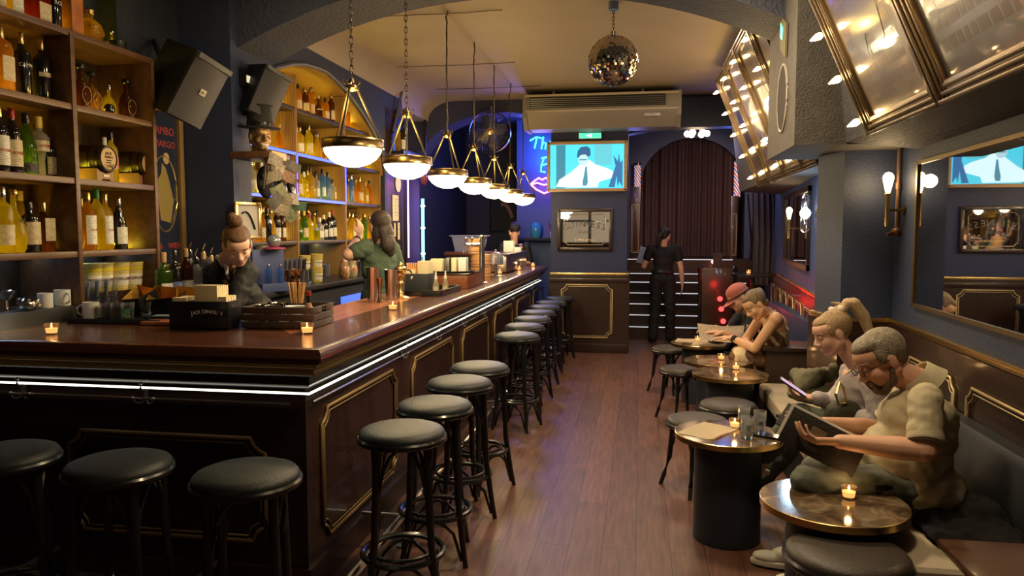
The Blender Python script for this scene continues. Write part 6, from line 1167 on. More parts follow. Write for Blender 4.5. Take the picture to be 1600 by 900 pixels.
B0 = (1.5, 3.5, 1.17); t = thing('wall_mirror', 'large wall mirror with thin bronze frame above the bench, TV reflected in it', 'mirror', B0)
slantbox('mirror_glass', 2.3, 4.64, 1.185, 1.985, .012, .006, MIRROR, t, B0)
for (y0, y1, z0, z1) in ((2.3, 4.67, 1.17, 1.19), (2.3, 4.67, 1.98, 2.0), (4.645, 4.67, 1.17, 2.0), (2.27, 2.3, 1.17, 2.0)): slantbox('frame', y0, y1, z0, z1, .022, .02, BRASSD, t, B0)
B0 = (1.6, 8.3, 1.25); t = thing('wall_mirror', 'smaller dark framed wall mirror beyond the pier', 'mirror', B0)
slantbox('mirror_glass', 7.5, 9.5, 1.27, 2.0, .012, .006, MIRROR, t, B0)
for (y0, y1, z0, z1) in ((7.45, 9.55, 1.23, 1.28), (7.45, 9.55, 1.98, 2.03), (9.5, 9.55, 1.23, 2.03), (7.45, 7.5, 1.23, 2.03)): slantbox('frame', y0, y1, z0, z1, .03, .028, DWOOD, t, B0)
t = thing('starburst_lamp', 'small white starburst wall lamp with wire loops in the blue recess', 'wall lamp', (rwx(7.0) - .12, 6.95, 1.76)); b = nb(); ell(b, (0, 0, 0), (.045,) * 3); obj('bulb', b, emis('starburst', (.85, 1, .85), 16), t)
b = nb()
for k in range(5): a = k * PI / 5; tube(b, [V((.02 * math.sin(2 * q_), .13 * math.cos(q_) * math.cos(a), .17 * math.sin(q_))) for q_ in [2 * PI * i / 28 for i in range(28)]], .0022, 4, closed=True)
obj('wire_loops', b, STEEL, t); b = nb(); cyl(b, (0, 0, 0), (.1, 0, 0), .01); cyl(b, (.09, 0, 0), (.105, 0, 0), .04); obj('arm', b, STEEL, t); lamp('starburst_light', 'POINT', (rwx(7.0) - .2, 6.9, 1.8), 7, (.5, .75, 1), .05)
# ================================================================ STAGE: curtain, barber poles, chandelier, red lights
b = nb(); cur = []; n = 150
for i in range(n + 1):
    u = i / n; x = -.1 + 1.95 * u; y = 13.75 + .05 * math.sin(u * 95 + 1.5 * math.sin(u * 11)) + .02 * math.sin(u * 41); cur.append((x, y))
for k in range(2):
    pass
rows_c = [[b.verts.new((x, y + .01 * math.sin(z * 3 + x * 5), z)) for x, y in cur] for z in (1.16, 1.8, 2.5, 3.35)]
for r0, r1 in zip(rows_c, rows_c[1:]):
    for i in range(n): b.faces.new((r0[i], r0[i + 1], r1[i + 1], r1[i]))
bmesh.ops.solidify(b, geom=b.faces[:], thickness=.006)
tag(obj('stage_curtain', b, mat('curtain_velvet', (.15, .085, .08), .8), ang=60), 'dark pleated velvet curtain hanging across the stage arch', 'curtain')
b = nb(); cur = [(1.53 + .5 * i / 40, 11.2 - .15 * math.sin(i * .1) + .03 * math.sin(i * 1.1)) for i in range(41)]
rows_c = [[b.verts.new((x + .06 * math.sin(z * 1.2), y, z)) for x, y in cur] for z in (.85, 1.5, 2.2, 2.95)]
for r0, r1 in zip(rows_c, rows_c[1:]):
    for i in range(40): b.faces.new((r0[i], r0[i + 1], r1[i + 1], r1[i]))
bmesh.ops.solidify(b, geom=b.faces[:], thickness=.006)
tag(obj('side_drape', b, mat('grey_drape', (.14, .12, .125), .8), ang=60), 'grey side drape hanging at the right of the stage steps', 'curtain')
lamp('stage_wash', 'SPOT', (.9, 10.9, 3.1), 200, (1, .66, .55), .15, rot=(R(62), 0, 0), spot=70)
def barber(p, l):
    t = thing('barber_pole', l, 'barber pole', p, 0, None); b = nb(); cyl(b, (0, 0, -.3), (0, 0, .3), .055, n=28)
    obj('striped_tube', b, BARB, t); b = nb(); box(b, (0, .09, 0), (.05, .14, .06)); obj('bracket', b, BLACK, t); b = nb(); cyl(b, (0, 0, .3), (0, 0, .34), .062); cyl(b, (0, 0, -.34), (0, 0, -.3), .062); obj('end_cap', b, BLACK, t)
m = bpy.data.materials.new('barber_stripes'); m.use_nodes = True; nt = m.node_tree; bs = nt.nodes['Principled BSDF']; tc = nt.nodes.new('ShaderNodeTexCoord'); sp = nt.nodes.new('ShaderNodeSeparateXYZ'); ad = nt.nodes.new('ShaderNodeMath'); ad.operation = 'MULTIPLY_ADD'; ad.inputs[1].default_value = 1.6; m2 = nt.nodes.new('ShaderNodeMath'); m2.operation = 'MULTIPLY'; m2.inputs[1].default_value = 7.5; fr = nt.nodes.new('ShaderNodeMath'); fr.operation = 'FRACT'; rp = nt.nodes.new('ShaderNodeValToRGB'); rp.color_ramp.interpolation = 'CONSTANT'
e = rp.color_ramp.elements; e[0].color = (.45, .08, .06, 1); e[1].position = .3; e[1].color = (.65, .55, .55, 1); x = e.new(.55); x.color = (.05, .07, .3, 1); x = e.new(.8); x.color = (.65, .55, .55, 1)
L = nt.links.new; L(tc.outputs['Object'], sp.inputs[0]); L(sp.outputs['X'], ad.inputs[0]); L(sp.outputs['Z'], ad.inputs[2]); L(ad.outputs[0], m2.inputs[0]); L(m2.outputs[0], fr.inputs[0]); L(fr.outputs[0], rp.inputs[0]); L(rp.outputs[0], bs.inputs['Base Color']); L(rp.outputs[0], bs.inputs['Emission Color']); bs.inputs['Emission Strength'].default_value = .55; BARB = m
p = PY(996, 286, 13.3); barber((p.x, 13.3, p.z), 'striped barber pole at the pillar side of the stage curtain'); p = PY(1152, 280, 13.3); barber((p.x, 13.3, p.z), 'striped barber pole at the far side of the stage curtain')
t = thing('ceiling_fan_lamp', 'ceiling fan lamp with a cluster of glowing round bulbs before the stage', 'ceiling lamp', (.80, 11.4, 3.05)); b = nb(); cyl(b, (0, 0, .12), (0, 0, .31), .02); lathe(b, [(0, .06), (.1, .07), (.12, .1), (.1, .14), (0, .15)], 28); obj('motor', b, BRASSD, t)
for k in range(4): a = k * PI / 2 + .3; b = nb(); box(b, (.33 * math.cos(a), .33 * math.sin(a), .11), (.42, .11, .008), rot=eul(.15, 0, a), bev=.003); obj('blade', b, mat('fan_wood', (.16, .11, .07), .5), t)
for k in range(6): a = k * PI / 3; b = nb(); tube(b, [(0, 0, .05), (.08 * math.cos(a), .08 * math.sin(a), .04), (.13 * math.cos(a), .13 * math.sin(a), .0)], .008, 6); q = obj('lamp_arm', b, BRASSD, t); b = nb(); ell(b, (.14 * math.cos(a), .14 * math.sin(a), -.03), (.045,) * 3); obj('bulb', b, emis('fan_bulb', (1, .78, .5), 16), q)
lamp('fan_lamp_light', 'POINT', (.80, 11.4, 2.85), 16, (1, .7, .42), .12)
RED = emis('red_bulb', (1, .03, .03), 5)
for (px, py, Y, l) in ((1115, 409, 12.75, 'uppermost red bulb of the string on the steps'), (1117, 420, 12.5, 'second red bulb from the top on the steps'), (1120, 434, 12.25, 'third red bulb from the top on the steps'), (1125, 467, 10.66, 'upper red bulb on the post beside the man in the cap'), (1127, 483, 10.66, 'middle red bulb on the post beside the man in the cap'), (1130, 502, 10.66, 'lowest red bulb on the post beside the man in the cap')):
    p = PY(px, py, Y); t = thing('red_bulb', l, 'bulb', p, 0, None); b = nb(); ell(b, (0, 0, 0), (.035, .035, .035)); obj('glass_bulb', b, RED if py > 440 else emis('red_bulb_pale', (1, .25, .2), 9), t); b = nb(); cyl(b, (.0, .02, 0), (.0, .06, -.0), .018, n=10); obj('socket', b, BLACK, t)
t = thing('light_post', 'dark carved post carrying red bulbs at the foot of the stage steps', 'post', (1.06, 10.75, 0)); b = nb(); box(b, (0, 0, .55), (.42, .10, 1.1), bev=.01); box(b, (.0, 0, 1.16), (.12, .05, .3)); obj('panel', b, DWOOD, t)
for sx in (-1, 1): b = nb(); lathe(b, [(0, 0), (.04, 0), (.03, .1), (.022, .5), (.035, .55), (.022, .6), (.03, 1.05), (.045, 1.1), (0, 1.14)], 16, (sx * .23, 0, 0)); obj('turned_post', b, BLACK, t)
lamp('red_light', 'POINT', (1.02, 10.45, .9), 2.5, (1, .02, .02), .06); lamp('red_light_wall', 'POINT', (1.30, 8.5, .85), 2.2, (1, .03, .03), .05)
t = thing('high_table', 'tall dark round table with a candle beyond the man in the cap', 'table', (1.42, 9.95, 0)); b = nb(); lathe(b, [(0, 1.04), (.28, 1.04), (.28, 1.07), (0, 1.07)], 36); obj('tabletop', b, BLACK, t); b = nb(); lathe(b, [(.2, 0), (.2, .02), (.03, .04), (.025, 1.04)], 24); obj('pedestal', b, BLACK, t)
candle((1.36, 9.9, 1.07), 'small candle on the tall table beyond the man in the cap')
# folding ladder-like rail near the drape
b = nb(); tube(b, [(1.78, 12.8, 1.15), (1.80, 12.4, 2.4)], .02, 8); tube(b, [(1.62, 11.2, .9), (1.72, 12.8, 2.2)], .016, 8); tag(obj('hand_rail', b, BLACK), 'dark slanting hand rail beside the stage curtain', 'hand rail')
for (x0, x1, z0, z1, nm) in ((-.165, .0, 1.25, 2.35, 'l'), (1.5, 1.62, 1.2, 2.2, 'r')):
    Y = 12.9 if nm == 'l' else 13.2
    b = nb(); box2(b, (x0, Y, z0 - .1), (x1, Y + .08, z1), bev=.008); x = struct('trim_stage_pilaster', b, DWOOD)
    moulding('trim_pilaster_line', (x0 + .02, Y - .005, z0), (1, 0, 0), x1 - x0 - .04, z1 - z0 - .3, mat('dim_gold', (.3, .22, .13), .5), x, r=.006, n=.01, kind='structure')
# ================================================================ PEOPLE
SKIN = mat('skin', (.60, .33, .22), .5, spec=.4); SKINP = mat('pale_skin', (.66, .40, .30), .5, spec=.4)
def fr(f, u):
    f = V(f).normalized(); r = f.cross(V(u)).normalized(); u = r.cross(f).normalized(); return MX((r, f, u)).transposed()   # columns: right, forward, up
class Fig:
    """collects tapered limbs and lumps for a region, then fuses them into one surface"""
    def __init__(s): s.b = nb()
    def cap(s, p0, r0, p1, r1, n=14):
        p0, p1 = V(p0), V(p1); d = (p1 - p0).length
        if d < 1e-5: return s.el(p0, (r0,) * 3)
        pr = [(0, -r0)] + [(r0 * math.cos(a), r0 * math.sin(a)) for a in (-PI / 3, -PI / 6)] + [(r0, 0), (r1, d)] + [(r1 * math.cos(a), d + r1 * math.sin(a)) for a in (PI / 6, PI / 3)] + [(0, d + r1)]
        lathe(s.b, pr, n, p0, axes(p1 - p0), closed=False); bmesh.ops.remove_doubles(s.b, verts=s.b.verts, dist=1e-6); return s
    def el(s, c, sz, M=None, sub=2): ell(s.b, c, sz, M, sub); return s
    def chain(s, pts, rs):
        for i in range(len(pts) - 1): s.cap(pts[i], rs[i], pts[i + 1], rs[i + 1])
        return s
    def done(s, name, m, parent, vox=.006, it=3, wr=None):
        if wr is None: wr = .007 if name in ('polo_shirt', 'jacket', 'trousers', 'tshirt', 'dress', 'folded_jacket') else .02 if name == 'dark_coat' else 0
        o = obj(name, s.b, m, None); md = o.modifiers.new('fuse', 'REMESH'); md.mode = 'VOXEL'; md.voxel_size = vox; md.use_smooth_shade = True
        sm = o.modifiers.new('smooth', 'SMOOTH'); sm.factor = .5; sm.iterations = it
        dg = bpy.context.evaluated_depsgraph_get(); me = bpy.data.meshes.new_from_object(o.evaluated_get(dg)); bpy.data.objects.remove(o)
        me.name = name; me.materials.clear(); me.materials.append(m); me.polygons.foreach_set('use_smooth', [True] * len(me.polygons))
        if wr:
            ns = [v.normal.copy() for v in me.vertices]
            for v, n in zip(me.vertices, ns): c = v.co; v.co = c + n * wr * (noise.noise(V((c.x * 16 + c.z * 6, c.y * 13, c.z * 22 + c.x * 9))) + .5 * noise.noise(c * 31))
        q = bpy.data.objects.new(name, me); C.objects.link(q); q.parent = parent
        if parent: q.matrix_parent_inverse = MX.Translation(-parent.location)
        return q
def head(F, c, f, u, s=1.0, beard=0):
    M = fr(f, u); T = lambda x, y, z: V(c) + M @ (V((x, y, z)) * s); E = lambda p, q, sub=3: F.el(T(*p), tuple(k * s for k in q), M, sub)
    E((0, -.016, .028), (.074, .094, .086)); E((0, .022, -.03), (.060, .066, .082)); E((0, .048, -.088), (.030, .032, .026)); E((0, .03, .04), (.066, .058, .05))
    for sx in (-1, 1):
        E((sx * .034, .052, -.028), (.028, .026, .03)); F.cap(T(sx * .060, -.01, -.045), .022 * s, T(sx * .02, .05, -.09), .018 * s)
        E((sx * .077, -.012, -.005), (.009, .020, .032)); F.cap(T(sx * .012, .078, .024), .0095 * s, T(sx * .045, .066, .026), .009 * s)
        E((sx * .013, .092, -.030), (.009, .010, .008))
    F.cap(T(0, .076, .016), .008 * s, T(0, .102, -.024), .0115 * s); F.cap(T(0, .076, .016), .011 * s, T(0, .090, -.034), .013 * s)
    F.cap(T(-.018, .079, -.055), .0075 * s, T(.018, .079, -.055), .0075 * s); F.cap(T(-.016, .077, -.067), .0085 * s, T(.016, .077, -.067), .0085 * s)
    return M, T
def face_bits(T, M, s, par, brow, glasses=False):
    for sx in (-1, 1):
        b = nb(); ell(b, T(sx * .031, .0685, .004), (.0125 * s,) * 3, M); o = obj('eye', b, mat('eye_white', (.45, .42, .40), .2), par); o.matrix_parent_inverse = MX.Translation(-par.location)
        b = nb(); ell(b, T(sx * .031, .0770, .0015), (.006 * s, .0045 * s, .006 * s), M); o2 = obj('iris', b, mat('iris_dark', (.02, .015, .01), .15), par); o2.matrix_parent_inverse = MX.Translation(-par.location)
        b = nb(); tube(b, [T(sx * .016, .083, .029), T(sx * .032, .084, .034), T(sx * .049, .074, .029)], .0035 * s, 6); o = obj('eyebrow', b, brow, par); o.matrix_parent_inverse = MX.Translation(-par.location)
        b = nb(); ell(b, T(sx * .031, .0705, .0085), (.0145 * s, .0115 * s, .0085 * s), M); o = obj('eyelid', b, par_skin[0], par); o.matrix_parent_inverse = MX.Translation(-par.location)
    b = nb(); tube(b, [T(-.019, .0845, -.061), T(0, .0875, -.060), T(.019, .0845, -.061)], [.0015 * s, .003 * s, .0015 * s], 6); o = obj('lip_line', b, mat('lip', (.35, .12, .10), .4), par); o.matrix_parent_inverse = MX.Translation(-par.location)
    if glasses:
        t = thing('x', '', ''); bpy.data.objects.remove(t); b = nb()
        for sx in (-1, 1):
            tube(b, [T(sx * .033 + .022 * math.cos(a), .100, .004 + .016 * math.sin(a)) for a in [2 * PI * k / 20 for k in range(20)]], .0017, 5, closed=True); tube(b, [T(sx * .055, .099, .010), T(sx * .079, .05, .012), T(sx * .083, -.01, .008), T(sx * .082, -.03, -.006)], .0018, 5)
        tube(b, [T(-.011, .101, .008), T(0, .103, .010), T(.011, .101, .008)], .0016, 5); return b
par_skin = [SKIN]
def hand(F, w, d, n, side, curl=.5, s=1.0, thumb=.5, spread=1.0):
    """w wrist, d direction of the palm, n palm normal, side = +1/-1 thumb side along d x n"""
    d = V(d).normalized(); n = (V(n) - d * V(n).dot(d)).normalized(); sd = d.cross(n).normalized() * side; w = V(w)
    for k, o in enumerate((.030, .010, -.010, -.029)):
        F.cap(w + sd * o * .55 * s + d * .005, .0145 * s, w + d * .082 * s + sd * o * s, .0125 * s)
        L = (.046, .050, .047, .037)[k] * s; p = w + d * (.090, .093, .089, .080)[k] * s + sd * o * s * spread; dd = d + sd * (.06, .02, -.02, -.07)[k] * spread; r_ = (.0092, .0095, .009, .008)[k] * s
        for q, (fl, sh) in enumerate(((1.0, 1), (.62, .9), (.5, .82))):
            a = curl * (.55, 1.0, .9)[q] * (1 + .08 * k); dd = (dd * math.cos(a) + n * math.sin(a)).normalized(); n2 = n
            # keep bending in the same plane
            n = (n * math.cos(a) - d * math.sin(a)).normalized() if False else n
            q1 = p + dd * L * fl; F.cap(p, r_ * (1, .93, .85)[q], q1, r_ * (.93, .85, .75)[q], 10); p = q1
    F.el(w + d * .045 * s, (.036 * s, .046 * s, .016 * s), MX((sd, d, n)).transposed())
    t0 = w + d * .022 * s + sd * .026 * s; t1 = t0 + (d * .6 + sd * .8 + n * .25 * thumb).normalized() * .036 * s; t2 = t1 + (d * .9 + sd * .15 + n * .6 * thumb).normalized() * .032 * s; t3 = t2 + (d * .95 - sd * .15 + n * .5 * thumb).normalized() * .026 * s
    F.cap(t0, .015 * s, t1, .0115 * s, 10); F.cap(t1, .0115 * s, t2, .0105 * s, 10); F.cap(t2, .0105 * s, t3, .0085 * s, 10)
def arm(F, sh, el_, wr, r=(.05, .042, .038, .027), taper=True):
    F.cap(sh, r[0], el_, r[1]); m_ = V(el_).lerp(V(wr), .3); F.cap(el_, r[1] * .92, m_, r[2] * 1.08); F.cap(m_, r[2] * 1.08, wr, r[3])
def leg_(F, hp, kn, an, r=(.088, .062, .056, .037)):
    F.cap(hp, r[0], kn, r[1]); m_ = V(kn).lerp(V(an), .32); F.cap(kn, r[1] * .93, m_, r[2]); F.cap(m_, r[2], an, r[3])
def torso(F, pel, ch, shl, shr, w=.15, dp=.10, belly=0, chest=.13, fw=None, waist=.9):
    pel, ch, shl, shr = map(V, (pel, ch, shl, shr)); ax = (shr - shl).normalized(); up = (ch - pel).normalized(); fwd = up.cross(ax).normalized()
    M = MX((ax, fwd, up)).transposed(); F.el(pel, (w, dp, .12), M, 3); F.el(pel.lerp(ch, .35), (w * waist, dp * .95, .15), M, 3); F.el(pel.lerp(ch, .75), (w * .98, dp * 1.02, .16), M, 3); F.el(ch, (w * 1.0, dp * 1.0, .13), M, 3)
    F.cap(shl, .056, ch + up * .03, .075); F.cap(shr, .056, ch + up * .03, .075)
    if belly: F.el(pel.lerp(ch, .42) + fw * belly, (w * .95, dp * 1.0, .16), M, 3)
    return M
def shoe(par, an, d, m, s=1.0, sole=None, nm='shoe'):
    d = V((d[0], d[1], d[2] if len(d) > 2 else 0)).normalized(); rt = d.cross(V((0, 0, 1))).normalized(); up = rt.cross(d); M = MX((rt, d, up)).transposed(); an = V(an); F = Fig()
    F.el(an + d * .03 * s - up * .035, (.040 * s, .075 * s, .04 * s), M); F.el(an + d * .12 * s - up * .052, (.044 * s, .07 * s, .028 * s), M); F.cap(an, .042 * s, an - up * .03, .044 * s); o = F.done(nm, m, par, .006, 2)
    b = nb(); lathe(b, [(0, 0), (1, 0), (1.03, .01), (1.0, .022), (0, .022)], 24, an + d * .07 * s - up * .088, M, sx=.047 * s, sy=.125 * s); q = obj('sole', b, sole or RUBBER, o); return o
def fix(o, par): o.matrix_parent_inverse = MX.Translation(-par.location); return o
def hairm(name, c, c2): return mat(name, c, .5, vary=(60, c2, 0, (1, 1, .2)), bump=(150, .5))
# ---------------------------------------------------------------- man in the polo shirt reading the menu
def man():
    hip = V((1.13, 3.33, .56)); t = thing('person', 'grey-haired bearded man in glasses and beige polo shirt, seated reading a dark menu', 'person', (1.13, 3.33, 0))
    hc = PY(1375, 563, 3.32); f = (-.80, -.18, -.52); u = (-.5, 0, .85)
    shl, shr = PY(1446, 622, 3.13), PY(1424, 612, 3.50); ch = (shl + shr) / 2 + V((.0, 0, -.10)); nk = (shl + shr) / 2 + V((.0, 0, .05))
    ell_, elr = PY(1446, 705, 3.02), PY(1378, 672, 3.56); wl, wr = PY(1312, 690, 3.12), PY(1288, 662, 3.34)
    kl, kr = PY(1262, 752, 3.16), PY(1275, 736, 3.48); al, ar = V((.80, 3.42, .10)), V((.74, 3.66, .10))
    F = Fig(); M, T = head(F, hc, f, u, 1.06); F.cap(T(0, -.02, -.06), .056, nk, .062); torso(F, hip, ch, shl, shr, .165, .115)
    arm(F, shl, ell_, wl, (.05, .044, .043, .029)); arm(F, shr, elr, wr, (.05, .043, .042, .029))
    hand(F, wl, V((-.88, .12, -.05)), V((.15, .35, .9)) * 1, 1, .8, 1.0, .8); hand(F, wr, V((-.9, -.15, .02)), V((.05, -.5, .8)), -1, .45, 1.0, .8)
    hl, hr = hip + V((-.02, -.09, .0)), hip + V((-.02, .09, 0)); leg_(F, hl, kl, al, (.08, .055, .05, .035)); leg_(F, hr, kr, ar, (.08, .055, .05, .035)); body = F.done('body', SKIN, t, .0052, 2)
    par_skin[0] = SKIN; hr_m = hairm('grey_hair', (.30, .25, .18), (.17, .14, .10)); gb = face_bits(T, M, 1.06, t, hr_m, True)
    g = thing('eyeglasses', 'dark framed eyeglasses on the face of the man in the polo shirt', 'eyeglasses', hc); q = obj('rims', gb, mat('tortoise', (.05, .02, .012), .25), g); q.matrix_parent_inverse = MX.Translation(-hc)
    H = Fig(); s = 1.06; H.el(T(0, -.030, .036), (.084 * s, .092 * s, .084 * s), M, 3).el(T(0, .012, .078), (.066 * s, .062 * s, .038 * s), M, 3)
    for sx in (-1, 1): H.el(T(sx * .064, .004, .03), (.017 * s, .03 * s, .036 * s), M)
    H.el(T(0, -.062, -.012), (.060 * s, .036 * s, .045 * s), M); h = H.done('hair', hr_m, t, .006, 2)
    B = Fig()
    for sx in (-1, 1): B.cap(T(sx * .070, .004, -.03), .011, T(sx * .060, .02, -.075), .016).cap(T(sx * .060, .02, -.075), .017, T(sx * .026, .066, -.098), .018).cap(T(sx * .022, .088, -.049), .006, T(sx * .03, .078, -.08), .010)
    B.cap(T(-.026, .064, -.100), .020, T(.026, .064, -.100), .020).cap(T(-.02, .0905, -.047), .0065, T(.02, .0905, -.047), .0065); B.done('beard', hairm('dark_beard', (.075, .05, .035), (.13, .09, .06)), t, .005, 1)
    # polo shirt
    KN = mat('polo_knit', (.46, .40, .27), .85, bump=(260, .25)); F = Fig(); torso(F, hip + V((.01, 0, -.01)), ch, shl, shr, .195, .150, .07, fw=V((-1, 0, -.1)), waist=1.04); sl = shl.lerp(ell_, .72); sr = shr.lerp(elr, .66)
    F.cap(shl, .062, sl, .062); F.cap(shr, .068, sr, .062); F.cap(ch + V((0, 0, .05)), .11, nk + V((-.0, 0, -.045)), .066); F.el(hip + V((.03, 0, -.02)), (.185, .215, .13)); F.done('polo_shirt', KN, t, .007, 4)
    for p, q_, r_ in ((sl, ell_, .066), (sr, elr, .066)):
        d = (q_ - p).normalized(); b = nb(); lathe(b, [(r_ - .01, -.014), (r_, -.014), (r_ + .001, .0), (r_, .014), (r_ - .01, .016)], 32, p + d * .012, axes(d)); fix(obj('sleeve_cuff', b, KN, t), t)
        b = nb(); lathe(b, [(r_ + .0005, -.002), (r_ + .002, 0), (r_ + .0005, .002)], 32, p + d * .026, axes(d), closed=False); fix(obj('dark_stripe', b, BLACKM, t), t); b = nb(); lathe(b, [(r_ + .0005, -.0015), (r_ + .002, 0), (r_ + .0005, .0015)], 32, p + d * .016, axes(d), closed=False); fix(obj('white_stripe', b, PAPERW, t), t)
    b = nb(); cdir = (T(0, -.02, -.06) - nk).normalized(); lathe(b, [(.072, -.02), (.070, .01), (.069, .042), (.073, .046), (.079, .04), (.090, .0), (.102, -.03), (.094, -.036), (.08, -.01)], 32, nk + V((.012, 0, .004)), axes(cdir + V((.1, 0, .3))), closed=False); fix(obj('collar', b, KN, t), t)
    # trousers, shoes
    F = Fig(); F.el(hip + V((-.02, 0, -.04)), (.15, .18, .09)); leg_(F, hl, kl, al + V((0, 0, .03)), (.095, .070, .068, .052)); leg_(F, hr, kr, ar + V((0, 0, .03)), (.095, .070, .068, .052)); F.done('trousers', mat('grey_green_jeans', (.115, .125, .10), .85, bump=(200, .2)), t, .008, 3)
    W = mat('white_shoe', (.62, .60, .52), .6); shoe(t, al, (-1, .05), W, 1, W); shoe(t, ar, (-1, .1), W, 1, W)
    # the menu in his hands
    mc = PY(1278, 690, 3.22); m_ = thing('menu_book', 'dark leather menu folder with an emblem, held open by the man in the polo shirt', 'menu', mc)
    A, D_ = PY(1222, 655, 3.24), PY(1338, 715, 3.14); e1 = (D_ - A).normalized(); e2 = V((.12, .80, -.02)); e2 = (e2 - e1 * e2.dot(e1)).normalized(); e3 = e1.cross(e2); Mb = MX((e1, e2, e3)).transposed(); LT = mat('menu_leather', (.012, .007, .005), .7, bump=(90, .2)); L_ = (D_ - A).length
    # cover facing the camera hangs steeply under the hands; inner sheet stands behind it
    up_ = V((.10, .25, .95)); up_ = (up_ - e1 * up_.dot(e1)).normalized(); nn = e1.cross(up_); Mc = MX((e1, up_, nn)).transposed()
    b = nb(); box(b, (0, 0, 0), (L_, .155, .006), rot=Mc, bev=.002); cv = obj('cover', b, LT, m_); cv.location = (A + D_) / 2 - mc + V((.015, 0, -.015)) 
    b = nb(); box(b, (0, 0, 0), (.06, .05, .003), rot=Mc, bev=.001); em = obj('emblem', b, mat('menu_emblem', (.16, .12, .07), .4, .5), cv); em.location = V((-.02, -.006, .03)) - nn * .0 + (nn * -.0035 if nn.y > 0 else nn * .0035)
    b = nb(); box(b, (0, 0, 0), (L_ * .96, .145, .003), rot=Mc); sh = obj('inner_page', b, PAPERW, m_); sh.location = cv.location + (nn if nn.y > 0 else -nn) * .008 + V((-.012, 0, .022))
    b = nb(); box(b, (0, 0, 0), (L_, .17, .006), rot=Mc @ eul(-.9, 0, 0), bev=.002); c2 = obj('back_cover', b, LT, m_); c2.location = cv.location + V((0, .09, .02))
man()
